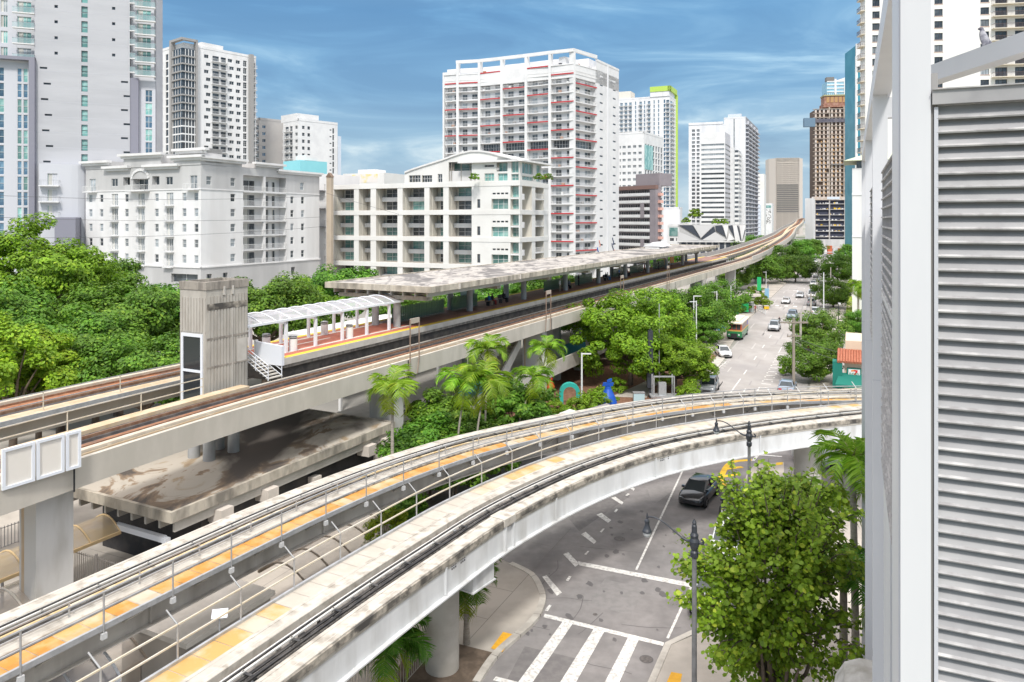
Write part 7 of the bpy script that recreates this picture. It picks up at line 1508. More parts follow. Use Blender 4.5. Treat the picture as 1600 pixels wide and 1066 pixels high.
# ---------------------------------------------------------------- vehicles
tyre = mat('tyre', (.015, .015, .016), rough=.85); rimm = mat('alloy', (.45, .46, .47), rough=.3, metal=.8); cglass = mat('car_glass', (.03, .04, .045), rough=.05, spec=.8); hl = mat('headlight', (.75, .78, .8), rough=.15, coat=1); tlm = mat('tail_light', (.45, .02, .02), rough=.25); trim = mat('dark_trim', (.03, .03, .033), rough=.6)
def paint(n, c): return mat('car_paint_'+n, c, rough=.28, spec=.6, coat=.8)
CARS = {}
def car(kind, pn, pc, label, loc, yaw, group='cars on the avenue'):
    key = (kind, pn)
    if key in CARS: return dup(CARS[key], loc, yaw, label, group)
    pm = paint(pn, pc); t = thing(kind, label, {'van': 'van', 'pickup': 'pickup'}.get(kind, 'car'), loc, group, yaw, world=False); CARS[key] = t
    if kind == 'sedan': st = [(-2.36, .42, .70, .80), (-2.28, .28, .94, .86), (-1.75, .22, 1.02, .90), (-1.1, .2, 1.0, .92), (0, .2, .97, .93), (.95, .2, .95, .92), (1.6, .22, .88, .90), (2.15, .26, .76, .84), (2.36, .36, .62, .70)]; gh = (-1.85, 1.25, -1.05, .38, 1.45, .98, .80, .60)
    elif kind == 'suv': st = [(-2.35, .45, .9, .86), (-2.3, .32, 1.1, .90), (-1.7, .28, 1.15, .94), (-1.0, .26, 1.13, .95), (0, .26, 1.1, .96), (.95, .26, 1.08, .95), (1.6, .28, 1.03, .93), (2.15, .32, .92, .88), (2.35, .42, .74, .78)]; gh = (-2.26, 1.25, -1.85, .5, 1.72, 1.1, .84, .68)
    elif kind == 'pickup': st = [(-2.8, .45, .95, .90), (-2.75, .4, 1.1, .94), (-1.7, .36, 1.12, .96), (-1.0, .34, 1.12, .97), (0, .34, 1.12, .97), (1.2, .34, 1.12, .96), (1.9, .36, 1.05, .94), (2.5, .4, .98, .90), (2.7, .5, .8, .84)]; gh = (-.75, 1.6, -.5, .95, 1.8, 1.1, .86, .70)
    else: st = [(-2.6, .4, 1.3, .92), (-2.5, .35, 1.35, .96), (-1.7, .32, 1.35, .98), (-1.0, .3, 1.35, .98), (0, .3, 1.33, .98), (1.2, .3, 1.28, .97), (1.8, .32, 1.15, .94), (2.4, .36, .95, .88), (2.6, .45, .75, .8)]; gh = (-2.52, 1.9, -2.4, 1.2, 2.15, 1.3, .93, .82)
    vs, fs = [], []
    for x, zb_, zt_, w in st:
        zm = zb_+(zt_-zb_)*.55
        ring = [(-w*.86, zb_), (-w, zb_+.14), (-w*1.01, zm), (-w*.95, zt_-.03), (-w*.80, zt_+.0), (0, zt_+.035), (w*.80, zt_), (w*.95, zt_-.03), (w*1.01, zm), (w, zb_+.14), (w*.86, zb_)]
        vs += [(x, y, z) for y, z in ring]
    n = 11
    for i in range(len(st)-1):
        for j in range(n): fs.append((i*n+j, i*n+(j+1) % n, (i+1)*n+(j+1) % n, (i+1)*n+j))
    fs += [tuple(range(n))[::-1], tuple(range((len(st)-1)*n, len(st)*n))]
    mb = MB(); mb.faces(vs, fs, pm, True); body = mb.build('body', t, True);
    x0, x1, x2, x3, zr_, zb_, wb, wt = gh
    b = [(x0, -wb, zb_), (x1, -wb*.92, zb_-.04), (x1, wb*.92, zb_-.04), (x0, wb, zb_)]; tp = [(x2, -wt, zr_-.03), (x3, -wt, zr_-.01), (x3, wt, zr_-.01), (x2, wt, zr_-.03)]
    mb = MB(); mb.faces(b+tp, [(0, 1, 5, 4), (1, 2, 6, 5), (2, 3, 7, 6), (3, 0, 4, 7)], cglass); mb.build('windows', t)
    mb = MB(); q = [(x2-.04, -wt-.02), (x3+.06, -wt-.02), (x3+.06, wt+.02), (x2-.04, wt+.02)]; xm = (x2+x3)/2
    mb.faces([(a, c, zr_-.03) for a, c in q]+[(x2+.1, -wt+.1, zr_+.03), (x3-.1, -wt+.1, zr_+.03), (x3-.1, wt-.1, zr_+.03), (x2+.1, wt-.1, zr_+.03)], [(0, 1, 5, 4), (1, 2, 6, 5), (2, 3, 7, 6), (3, 0, 4, 7), (4, 5, 6, 7)], pm, True); mb.build('roof', t)
    mb = MB()
    for sg in (-1, 1):
        for A_, B_ in (((x0, wb, zb_), (x2, wt, zr_)), ((x1, wb*.92, zb_-.04), (x3, wt, zr_))): mb.cyl((A_[0], A_[1]*sg, A_[2]), (B_[0], B_[1]*sg, B_[2]-.02), .045, pm, n=6)
        xm = (x2+x3)/2+.05; mb.cyl((xm, sg*(wb+.0), zb_), (xm, sg*wt, zr_-.03), .04, trim, n=5)
        mb.obox((x1-.35, sg*wb*.96, zb_-.02), (.16, 0, 0), (0, sg*.2, 0), (0, 0, .13), pm)
    mb.build('pillars', t)
    wr = .33 if kind == 'sedan' else .37; wx = 1.42 if kind in ('sedan', 'suv') else 1.7; tracks = st[4][3]
    for sx in (-wx, wx):
        for sg in (-1, 1):
            mb = MB(); y = sg*(tracks-.10); mb.cyl((sx, y-.11*sg, wr), (sx, y+.13*sg, wr), wr, tyre, n=20); w_ = mb.build('wheel', t); mb = MB(); mb.cyl((sx, y+.131*sg, wr), (sx, y+.14*sg, wr), wr*.66, rimm, n=14); mb.cyl((sx, y+.141*sg, wr), (sx, y+.146*sg, wr), wr*.2, trim, n=8)
            for k in range(5): an = k*1.2566; mb.obox((sx+math.cos(an)*wr*.2, y+.14*sg, wr+math.sin(an)*wr*.2), (math.cos(an)*wr*.42, 0, math.sin(an)*wr*.42), (-math.sin(an)*.05, 0, math.cos(an)*.05), (0, .006*sg, 0), trim)
            mb.build('rim', w_)
            mb = MB(); mb.cyl((sx, y+.0*sg, wr+.02), (sx, sg*(tracks+.012), wr+.02), wr+.06, trim, n=20); mb.build('wheel_arch', t)
    xf, xr = st[-1][0], st[0][0]; zf, w0 = st[-2][2]-.2, st[-2][3]
    for sg in (-1, 1):
        mb = MB(); mb.obox((xf-.28, sg*w0*.52, zf), (.2, sg*.0, 0), (.0-.06, sg*w0*.36, .02), (0, 0, .14), hl); mb.build('headlight', t)
        mb = MB(); mb.obox((xr-.02, sg*w0*.5, st[1][2]-.25), (.1, 0, 0), (.03, sg*w0*.42, 0), (0, 0, .16), tlm); mb.build('tail_light', t)
    mb = MB(); mb.obox((xf-.1, -w0*.5, st[-1][1]+.03), (.105, 0, 0), (0, w0, 0), (0, 0, .2), trim); mb.build('grille', t)
    return t
YT = math.radians(90-24.7); HEAD, AWAY = YT+math.pi, YT
def cp(u, v): q = P(u, v, 0); return (q.x, q.y, .02)
Wh, Gy, Bk, Bl, Sv = ('white', (.72, .73, .74)), ('grey', (.16, .17, .18)), ('black', (.018, .02, .024)), ('blue_grey', (.22, .28, .36)), ('silver', (.42, .44, .46))
car('sedan', *Bk, 'black sedan driving towards the camera beneath the curved white track', cp(1093, 779), HEAD-.12)
car('suv', *Gy, 'dark grey car parked at the left kerb just beyond the curved tracks', cp(1108, 612), HEAD+.05)
car('sedan', *Wh, 'white sedan pulled over in front of the green and red trolley bus', cp(1130, 556), HEAD+.35)
car('suv', *Sv, 'silver suv driving down the middle lane with a motorcyclist behind it', cp(1210, 516), HEAD)
car('suv', *Bl, 'pale blue-grey suv waiting just past the crossing', cp(1238, 498), HEAD)
car('sedan', *Wh, 'white sedan just behind the crossing in the left lane', cp(1228, 474), HEAD)
car('sedan', *Sv, 'silver sedan in the next lane behind the white one at the crossing', cp(1250, 465), HEAD)
car('sedan', *Bk, 'black car far up the avenue, by the round trees', cp(1264, 433), HEAD)
car('suv', *Gy, 'dark grey car beyond the second crossing', cp(1273, 424), HEAD)
car('sedan', *Wh, 'white car beyond the second crossing, right lane', cp(1288, 421), HEAD)
car('suv', *Wh, 'small white car at the far end of the avenue', cp(1274, 411), HEAD); car('sedan', *Sv, 'silver car at the far end of the avenue near the hoarding', cp(1297, 407), HEAD); car('sedan', *Gy, 'dark car farthest away by the orange barrier', cp(1290, 401), HEAD)
car('suv', *Bk, 'black suv parked on the right behind the utility poles, nearer one', cp(1258, 548), AWAY); car('suv', *Gy, 'dark grey suv parked just ahead of the black one on the right', cp(1263, 524), AWAY)
car('sedan', *Wh, 'white car parked on the right beside the concrete pole', cp(1269, 505), AWAY); car('suv', *Wh, 'white suv parked ahead of the white car on the right', cp(1274, 492), AWAY)
car('suv', *Sv, 'silver suv parked on the right before the crossing', cp(1268, 477), AWAY)
car('van', *Wh, 'white van standing in the right lane by the crossing', cp(1269, 466), HEAD); car('suv', *Wh, 'white car behind the van in the right lane', cp(1271, 447), HEAD); car('van', *Wh, 'second white van, farther up the right lane', cp(1275, 440), HEAD)
car('sedan', *Bl, 'blue-grey car parked at the right kerb by the tall wooden pole', cp(1230, 613), AWAY)
car('suv', *Wh, 'white suv half hidden behind the round-leaved tree, farther one', cp(1139, 862), HEAD, 'cars parked beside the round-leaved tree'); car('suv', *Wh, 'white suv half hidden behind the round-leaved tree, nearest one', cp(1117, 942), HEAD, 'cars parked beside the round-leaved tree'); car('sedan', *Bk, 'black car half hidden behind the lamp post and the round-leaved tree', cp(1152, 800), HEAD, 'cars parked beside the round-leaved tree')
car('van', *Wh, 'white van crossing behind the palms under the curved track', cp(1290, 722), YT-math.pi/2, 'vehicles in the side street'); car('sedan', *Sv, 'silver car in the side street at the foot of the white wall', cp(1335, 737), YT-math.pi/2, 'vehicles in the side street')
# trolley bus
bg_, br_, bc = mat('bus_green', (.02, .20, .07), rough=.35, coat=.5), mat('bus_red', (.55, .10, .03), rough=.35, coat=.5), mat('bus_cream', (.78, .72, .60), rough=.5)
t = thing('trolley_bus', 'green and red tourist trolley bus with a cream roof stopped at the left kerb', 'bus', cp(1153, 526), None, HEAD, world=False)
mb = MB(); mb.box(-4.3, 4.3, -1.22, 1.22, .45, 1.45, bg_); mb.box(4.3, 4.65, -1.1, 1.1, .45, 1.3, bg_); mb.box(-4.3, 4.3, -1.2, 1.2, 1.45, 1.62, mat('bus_gold', (.6, .42, .12), rough=.4)); mb.box(-4.25, 4.25, -1.18, 1.18, 1.62, 2.75, br_); mb.build('body', t)
mb = MB(); mb.prism([(-4.5, -1.3), (4.6, -1.3), (4.75, -.9), (4.75, .9), (4.6, 1.3), (-4.5, 1.3)], 2.75, 2.95, bc); mb.box(-3.6, 3.6, -.62, .62, 2.95, 3.2, bc); mb.box(-3.7, 3.7, -.7, .7, 3.2, 3.26, mat('bus_roof_light', (.75, .70, .60), rough=.5)); mb.build('roof', t)
for sg in (-1, 1):
    for k in range(6):
        mb = MB(); x = -3.7+k*1.25; mb.box(x, x+.95, sg*1.185-.01, sg*1.185+.01, 1.75, 2.6, cglass if k else mat('ad_blue', (.12, .16, .45), rough=.4)); mb.build('window', t)
for y in (-1.05, -.35, .35):
    mb = MB(); mb.box(4.24, 4.27, y, y+.62, 1.75, 2.62, cglass); mb.build('windscreen', t)
for sg in (-1, 1):
    mb = MB(); mb.cyl((4.63, sg*.8, .95), (4.69, sg*.8, .95), .14, hl, n=10); mb.build('headlight', t)
mb = MB(); mb.box(4.65, 4.68, -.5, .5, .6, 1.15, trim); mb.box(4.68, 4.85, -1.05, 1.05, .42, .6, trim); mb.build('grille', t)
for sx in (-2.7, 3.0):
    for sg in (-1, 1):
        mb = MB(); mb.cyl((sx, sg*.95, .46), (sx, sg*1.25, .46), .46, tyre, n=18); w_ = mb.build('wheel', t); mb = MB(); mb.cyl((sx, sg*1.251, .46), (sx, sg*1.26, .46), .25, rimm, n=12); mb.build('rim', w_)
# ---------------------------------------------------------------- people
skin = [mat('skin_a', (.42, .25, .17), rough=.6), mat('skin_b', (.16, .09, .06), rough=.6)]; hair = mat('hair', (.03, .02, .015), rough=.8)
def cloth(n, c): return mat('cloth_'+n, c, rough=.9)
def pose(kind):
    if kind == 'seat': J = [(0, 0, .50, .13), (0, 0, .72, .12), (0, 0, .98, (.16, .11)), (0, 0, 1.12, .055), (.02, 0, 1.22, .085), (.03, 0, 1.31, .08), (.05, .1, .5, .085), (.45, .11, .5, .065), (.45, .12, .10, .045), (.58, .12, .05, .04), (.05, -.1, .5, .085), (.45, -.11, .5, .065), (.43, -.12, .10, .045), (.56, -.12, .05, .04), (0, .19, 1.0, .05), (.08, .24, .76, .04), (.30, .16, .64, .03), (0, -.19, 1.0, .05), (.08, -.24, .76, .04), (.30, -.16, .64, .03)]
    elif kind == 'walk': J = [(0, 0, .92, .125), (0, 0, 1.15, .115), (0, 0, 1.38, (.155, .10)), (0, 0, 1.50, .055), (.02, 0, 1.60, .085), (.02, 0, 1.69, .08), (0, .09, .9, .09), (.16, .09, .5, .062), (.22, .09, .10, .04), (.36, .09, .05, .035), (0, -.09, .9, .09), (-.06, -.09, .5, .062), (-.30, -.09, .16, .04), (-.20, -.09, .05, .035), (0, .20, 1.4, .05), (-.10, .24, 1.14, .04), (-.02, .25, .90, .03), (0, -.20, 1.4, .05), (.08, -.24, 1.14, .04), (.26, -.22, .96, .03)]
    else: J = [(0, 0, .92, .125), (0, 0, 1.15, .115), (0, 0, 1.38, (.155, .10)), (0, 0, 1.50, .055), (.02, 0, 1.60, .085), (.02, 0, 1.69, .08), (0, .09, .9, .09), (.02, .11, .5, .062), (0, .12, .10, .042), (.14, .13, .05, .035), (0, -.09, .9, .09), (.02, -.11, .5, .062), (0, -.12, .10, .042), (.14, -.13, .05, .035), (0, .20, 1.4, .05), (-.02, .25, 1.13, .04), (.06, .25, .88, .03), (0, -.20, 1.4, .05), (-.02, -.25, 1.13, .04), (.06, -.25, .88, .03)]
    return J, [(0, 1), (1, 2), (2, 3), (3, 4), (4, 5), (0, 6), (6, 7), (7, 8), (8, 9), (0, 10), (10, 11), (11, 12), (12, 13), (2, 14), (14, 15), (15, 16), (2, 17), (17, 18), (18, 19)]
def person(kind, label, loc, yaw, top, bot, sk=0, group='people on the platform'):
    J, E = pose(kind); hip = J[0][2];
    def fm(c):
        if c.z > J[4][2]+.03 and (c.x < .05 or c.z > J[5][2]-.0): return 3
        if c.z > J[3][2]-.01: return 2
        if abs(c.y) > .2 and c.z < J[15][2]-.1 and kind != 'seat': return 2
        if c.z > hip-(.04 if kind != 'seat' else -.08): return 0
        if c.z < .09: return 3
        return 1
    t = thing('person', label, 'person', loc, group, yaw, world=False)
    o = skinned('body', J, E, [top, bot, skin[sk], hair], 1, fm, t); return t
wht, blk_, blu, rd_, gry_, khk = cloth('white', (.7, .7, .7)), cloth('black', (.02, .02, .025)), cloth('blue', (.04, .16, .40)), cloth('red', (.35, .05, .04)), cloth('grey', (.2, .2, .22)), cloth('khaki', (.35, .28, .2))
yS = math.radians(90-26.9); yP = yS-math.pi/2
for o_, s_, k, lb, tp, bt, sk in ((-39.9, 72.9, 'seat', 'person in a blue top sitting at the left end of the bench', blu, khk, 0), (-39.9, 73.7, 'seat', 'person in black sitting in the middle of the bench', blk_, rd_, 0), (-39.9, 76.4, 'seat', 'person in dark clothes sitting alone on the next bench', blk_, blk_, 1),
        (-39.2, 91.5, 'stand', 'person in a white shirt and khaki trousers standing by a platform column', wht, khk, 0), (-39.9, 95.5, 'seat', 'person in black sitting right of the white-shirted one', blk_, blk_, 0), (-39.9, 96.4, 'seat', 'person in grey sitting beside another on the bench', gry_, khk, 0), (-40.3, 101, 'stand', 'person all in black standing beyond the benches', blk_, blk_, 1),
        (-39.9, 111.6, 'seat', 'person in black slumped on the bench under mid canopy', blk_, gry_, 1), (-39.9, 112.4, 'seat', 'person in white sitting under mid canopy', wht, blu, 0), (-39.5, 117, 'stand', 'person in dark blue standing next to a column under mid canopy', blu, blk_, 0), (-39.9, 121.7, 'seat', 'person in dark grey seated farther along the platform', gry_, blk_, 0), (-39.9, 122.5, 'seat', 'person in red seated farther along the platform', rd_, blk_, 1), (-39.4, 131, 'walk', 'person in red walking near the far end of the platform', rd_, blk_, 0), (-39.6, 141, 'stand', 'person in black near the orange boards', blk_, blk_, 0), (-39.4, 147, 'stand', 'person in grey just before the orange boards', gry_, blk_, 0)):
    q = ST(o_, s_, 10.47); person(k, lb, (q.x, q.y, q.z), yP, tp, bt, sk)
for u, v, k, lb, tp, bt, sk in ((1175, 488, 'stand', 'person in black waiting right of the green bus shelter', blk_, gry_, 1), (1180, 489, 'walk', 'person in red walking away from the green bus shelter', rd_, blk_, 0), (1156, 484, 'stand', 'person in dark clothes left of the green bus shelter', blk_, blk_, 0), (1200, 452, 'walk', 'person on the far left pavement beside the avenue', gry_, blu, 0), (1190, 462, 'stand', 'person in white farther along the left pavement', wht, blk_, 0)):
    q = P(u, v, .13); person(k, lb, (q.x, q.y, .13), HEAD, tp, bt, sk, 'people on the pavement')
# motorcyclist
q = cp(1217, 508); t = thing('motorcycle', 'black motorcycle ridden close behind the silver suv', 'motorcycle', q, None, HEAD, world=False)
for x in (-.7, .7):
    mb = MB(); mb.cyl((x, -.06, .32), (x, .06, .32), .32, tyre, n=16); mb.build('wheel', t)
mb = MB(); mb.prism([(-.75, -.12), (.5, -.12), (.5, .12), (-.75, .12)], .5, .82, trim); mb.tube([(.7, 0, .35), (.5, 0, .95)], .05, rimm, 6); mb.tube([(.48, -.32, .98), (.48, .32, .98)], .02, trim, 5); mb.build('frame', t)
person('seat', 'person in black riding the motorcycle', (q[0]+.1, q[1], .32), HEAD, blk_, blk_, 0, 'people on the pavement')
# ---------------------------------------------------------------- lamps, poles, wires
lampb = mat('lamp_black', (.03, .035, .045), (.05, .055, .065), 6, .4, spec=.5); postg = mat('lamp_post_grey', (.22, .22, .22), (.17, .17, .17), 3, .5); globe = mat('lamp_globe', (.60, .62, .62), rough=.2, alpha=.75)
def lathe(mb, c, prof, m, n=14):
    for (r0, z0), (r1, z1) in zip(prof, prof[1:]): mb.cyl((c[0], c[1], z0), (c[0], c[1], z1), max(r0, .002), m, max(r1, .002), n, cap=False)
def lamp(loc, ht, label):
    t = thing('street_lamp', label, 'street lamp', (loc[0], loc[1], 0), 'ornate street lamps'); x, y = loc
    mb = MB(); mb.cyl((x, y, 0), (x, y, .9), .16, postg, .13, 14); mb.cyl((x, y, .9), (x, y, ht-1.15), .095, postg, .075, 14); mb.build('post', t)
    mb = MB(); lathe(mb, loc, [(.08, ht-1.25), (.13, ht-1.2), (.13, ht-1.05), (.09, ht-1.0), (.15, ht-.85), (.17, ht-.7), (.12, ht-.6), (.14, ht-.5), (.09, ht-.42), (.085, ht-.2), (.06, ht-.16), (.075, ht-.1), (.02, ht)], lampb); mb.build('finial', t)
    d = -TR; P0_ = Vector((x, y, ht-.72)); mb = MB()
    mb.tube([P0_, P0_+d*.25+Vector((0, 0, .0)), P0_+d*.42+Vector((0, 0, .07))], .045, lampb, 8); pts = [P0_+d*.42+Vector((0, 0, .07)), P0_+d*.7+Vector((0, 0, .26)), P0_+d*1.0+Vector((0, 0, .46)), P0_+d*1.28+Vector((0, 0, .56)), P0_+d*1.5+Vector((0, 0, .55)), P0_+d*1.56+Vector((0, 0, .46))]
    mb.tube(smooth(pts, 3), .026, lampb, 7); mb.tube([P0_, P0_-d*.26+Vector((0, 0, -.02))], .045, lampb, 8); mb.tube([P0_-d*.26+Vector((0, 0, -.06)), P0_-d*.30+Vector((0, 0, .05)), P0_-d*.22+Vector((0, 0, .12))], .035, lampb, 6); mb.build('arm', t)
    e = P0_+d*1.56; z = ht-.26; mb = MB(); lathe(mb, (e.x, e.y), [(.01, z+.22), (.035, z+.12), (.03, z+.02), (.07, z), (.09, z-.05), (.075, z-.14), (.085, z-.2), (.12, z-.3), (.16, z-.37), (.165, z-.41), (.15, z-.42)], lampb, 16); mb.build('lantern', t)
    mb = MB(); lathe(mb, (e.x, e.y), [(.14, z-.42), (.13, z-.5), (.09, z-.57), (.0, z-.6)], globe, 14); mb.build('globe', t)
lamp((5.92, 24.0), 10.3, 'ornate black-headed street lamp nearest the camera, in front of the round-leaved tree'); lamp((11.55, 36.0), 10.25, 'ornate black-headed street lamp farther off, in front of the white girder')
def simple_pole(name, label, x, y, z0, h, r, m, arms=(), cat='pole', group='street poles', r1=None):
    t = thing(name, label, cat, (x, y, z0), group); mb = MB(); mb.cyl((x, y, z0), (x, y, z0+h), r, m, r1 or r*.8, 10); mb.build('shaft', t)
    for dx, dy, z_, aw, am, nm in arms:
        mb = MB(); v = Vector((dx, dy, 0)); c = Vector((x, y, z0+z_)); L = v.length; d = v.normalized(); n_ = Vector((-d.y, d.x, 0)); mb.obox(c-n_*aw/2, v, n_*aw, (0, 0, aw), am); mb.build(nm, t)
    return t
wpl = mat('white_pole', (.72, .73, .74), rough=.4); wood = mat('grey_wood', (.30, .26, .21), (.22, .19, .16), 2, .95, stretch=(1, 1, .1)); cpole = mat('concrete_pole', (.48, .44, .39), (.42, .39, .35), 2, .9)
q = P(909, 636); simple_pole('lamp_post', 'slim white lamp post with a short flat arm beside the turquoise arch', q.x, q.y, 0, 5.8, .11, wpl, [(1.0, 0, 5.65, .12, wpl, 'lamp_head')], 'street lamp')
q = P(1084, 540); simple_pole('lamp_post', 'white lamp post top rising out of the big spreading trees', q.x, q.y, 0, 8.0, .11, wpl, [(1.3, 0, 7.85, .14, wpl, 'lamp_head')], 'street lamp')
q = P(1030, 618); simple_pole('camera_pole', 'tall thin galvanised pole with a small white box beside the black signal pole', q.x, q.y, 0, 10.5, .07, metal_g, [(.3, 0, 7.6, .28, wpl, 'box')], 'pole')
q = P(1016, 622); t = simple_pole('signal_pole', 'thick black pole with bulky black equipment low on it', q.x, q.y, 0, 7.8, .17, lampb); mb = MB(); mb.box(q.x-.38, q.x+.38, q.y-.3, q.y+.3, 1.2, 2.9, lampb); mb.box(q.x-.26, q.x+.26, q.y-.28, q.y+.28, 3.1, 7.6, lampb); mb.build('equipment', t)
q = P(1036, 632); t = thing('steel_gantry', 'small galvanised steel cabinet frame at the foot of the thin pole', 'equipment frame', (q.x, q.y, 0)); mb = MB()
for dx in (-1.1, 1.1):
    for dy in (-.5, .5): mb.box(q.x+dx-.06, q.x+dx+.06, q.y+dy-.06, q.y+dy+.06, 0, 3.2, metal_g)
mb.box(q.x-1.4, q.x+1.6, q.y-.7, q.y+.7, .9, 1.05, metal_g); mb.box(q.x-1.1, q.x+1.1, q.y-.5, q.y-.4, 3.05, 3.2, metal_g); mb.build('frame', t); mb = MB(); mb.box(q.x-.5, q.x+.3, q.y-.3, q.y+.3, 1.05, 2.4, metal_g); mb.build('cabinet', t)
def utility(u, v, Y, zt_, label, m, arms, r=.16):
    x = (u-CX)/FP*Y; t = thing('utility_pole', label, 'utility pole', (x, Y, 0), 'utility poles along the right kerb'); mb = MB(); mb.cyl((x, Y, 0), (x, Y, zt_), r, m, r*.75, 10); mb.build('shaft', t)
    for z_, w, sk_ in arms:
        mb = MB(); c = Vector((x, Y-.2, z_)); d = Vector((1, .12*sk_, 0)).normalized(); mb.obox(c-d*w/2, d*w, (0, .12, 0), (0, 0, .14), wood); mb.build('crossarm', t)
        for k in (-.45, -.2, .2, .45):
            p = c+d*w*k; mb = MB(); mb.cyl(p+Vector((0, .06, .14)), p+Vector((0, .06, .34)), .05, mat('insulator', (.25, .24, .23), rough=.4), n=7); mb.build('insulator', t)
    return Vector((x, Y, zt_))
pA = utility(1240, 0, 86, zt(497, 86), 'tall dark wooden utility pole with two crossarms at the right kerb', wood, [(zt(505, 86), 3.3, 0), (zt(526, 86), 1.7, 1)], .19)
pB = utility(1251, 0, 100, zt(488, 100), 'pale concrete pole standing right behind the wooden one', cpole, [(zt(504, 100), 1.8, 1)], .17)
pC = utility(1267, 0, 145, zt(458, 145), 'concrete utility pole farther up the right kerb beside the crossing', cpole, [(zt(463, 145), 2, 0)], .2)
pD = utility(1277, 0, 200, zt(436, 200), 'distant utility pole among the parked white cars', cpole, [], .2)
simple_pole('lamp_post', 'slim pole standing between the parked cars and the bluish tree', (1287-CX)/FP*150, 150, 0, 9.5, .12, wpl, [], 'street lamp'); simple_pole('lamp_post', 'tall pale pole in front of the bluish green tree', (1298-CX)/FP*185, 185, 0, zt(418, 185), .12, cpole, [], 'street lamp')
for k, (u, v, Y, lb) in enumerate(((1120, 0, 128, 'thin white lamp pole left of the bus-stop building'), (1142, 0, 140, 'taller white lamp pole in front of the bus-stop building'), (1197, 0, 225, 'lamp pole on the left pavement below the climbing viaduct'), (1206, 0, 245, 'lamp pole beside the round trees'), (1088, 0, 100, 'thin pole between the spreading trees'))):
    simple_pole('lamp_post', lb, (u-CX)/FP*Y, Y, 0, zt({0: 455, 1: 446, 2: 424, 3: 416, 4: 470}[k], Y), .09, wpl, [(-.9, 0, zt({0: 456, 1: 447, 2: 425, 3: 417, 4: 471}[k], Y)-.1, .1, wpl, 'lamp_head')] if k != 1 else [], 'street lamp')
x = (1310-CX)/FP*140; simple_pole('lamp_post', 'dark lamp post at the edge of the grassy lot', x, 140, 0, zt(475, 140), .09, lampb, [(.4, 0, zt(475, 140)-.1, .3, wpl, 'lamp_head')], 'street lamp')
def wire(a, b, sag, label, r=.03):
    mb = MB(); n = 14; mb.tube([a.lerp(b, i/n)-Vector((0, 0, sag*4*(i/n)*(1-i/n))) for i in range(n+1)], r, mat('cable', (.12, .12, .13), rough=.5), 4); tag(mb.build('cable'), label, 'cable', 'overhead cables')
for k in (-1, 0, 1): wire(pA+Vector((k*1.3, 0, -.4)), pB+Vector((k*.8, 0, -1.0)), .3, 'overhead cables between the wooden pole and the concrete poles', .025); wire(pB+Vector((k*.8, 0, -1)), pC+Vector((k*.8, 0, -.6)), .6, 'overhead cables between the wooden pole and the concrete poles', .03)
wire(pA+Vector((0, 0, -2.2)), Vector(((1400-CX)/FP*84, 84, 4.2)), .6, 'service cables running from the wooden pole to the right', .025); wire(pA+Vector((0, 0, -3)), Vector(((1400-CX)/FP*84, 84, 2.8)), .5, 'service cables running from the wooden pole to the right', .025)
for v0, v1 in ((303, 306), (337, 339), (371, 354)): wire(Q(-60, v0, 110), Q(505, v1, 150), .8, 'thin pale power lines crossing in front of the white apartment block', .035)
wire(Q(500, 299, 150), Q(1000, 410, 215), 2, 'power line sagging past the loft block', .03)
# ---------------------------------------------------------------- street furniture, shop, art
q = P(890, 634); t = thing('arch_sculpture', 'turquoise arch-shaped sculpture standing in the planting bed', 'sculpture', (q.x, q.y, 0)); mb = MB(); tqm = mat('turquoise_paint', (.03, .42, .36), (.04, .38, .33), 1.5, .5); R_ = 1.12; path = [(-R_, 0), (-R_, 1.4)]+[(-R_*math.cos(a*math.pi/12), 1.4+R_*math.sin(a*math.pi/12)) for a in range(1, 12)]+[(R_, 1.4), (R_+.05, .5)]
ins = [(x*.62, min(z, 1.4)+(z-1.4)*.62 if z > 1.4 else z) for x, z in path]
for i in range(len(path)-1):
    (x0, z0), (x1, z1) = path[i], path[i+1]; (a0_, b0), (a1_, b1) = ins[i], ins[i+1]
    vs = [(q.x+x0, q.y-.3, z0), (q.x+x1, q.y-.3, z1), (q.x+a1_, q.y-.3, b1), (q.x+a0_, q.y-.3, b0)]; vb = [(a, b+.6, c) for a, b, c in vs]; mb.faces(vs+vb, [(0, 1, 2, 3), (7, 6, 5, 4), (0, 4, 5, 1), (2, 6, 7, 3)], tqm)
mb.build('arch', t)
q = P(950, 640); t = thing('blue_sculpture', 'cobalt blue tapering sculpture with a notched tip behind the track', 'sculpture', (q.x, q.y, 0)); mb = MB(); bl_ = mat('cobalt_paint', (.01, .08, .42), rough=.45)
lathe(mb, (q.x, q.y), [(1.1, 0), (.95, .8), (.7, 1.5), (.35, 2.2), (.28, 2.5)], bl_, 16); mb.obox((q.x-.6, q.y-.1, 2.5), (1.1, 0, .0), (0, .25, 0), (.1, 0, .35), bl_); mb.obox((q.x-.1, q.y-.1, 2.8), (.5, 0, .2), (0, .25, 0), (0, 0, .3), bl_); mb.build('body', t)
q = P(859, 622); t = thing('red_sculpture', 'small red flame-like sculpture left of the turquoise arch', 'sculpture', (q.x, q.y, 0)); mb = MB(); lathe(mb, (q.x, q.y), [(.5, .9), (.6, 1.3), (.3, 1.9), (.35, 2.2), (.05, 2.6)], mat('red_paint', (.5, .02, .01), rough=.45), 12); mb.cyl((q.x, q.y, 0), (q.x, q.y, .9), .35, trim, n=10); mb.build('body', t)
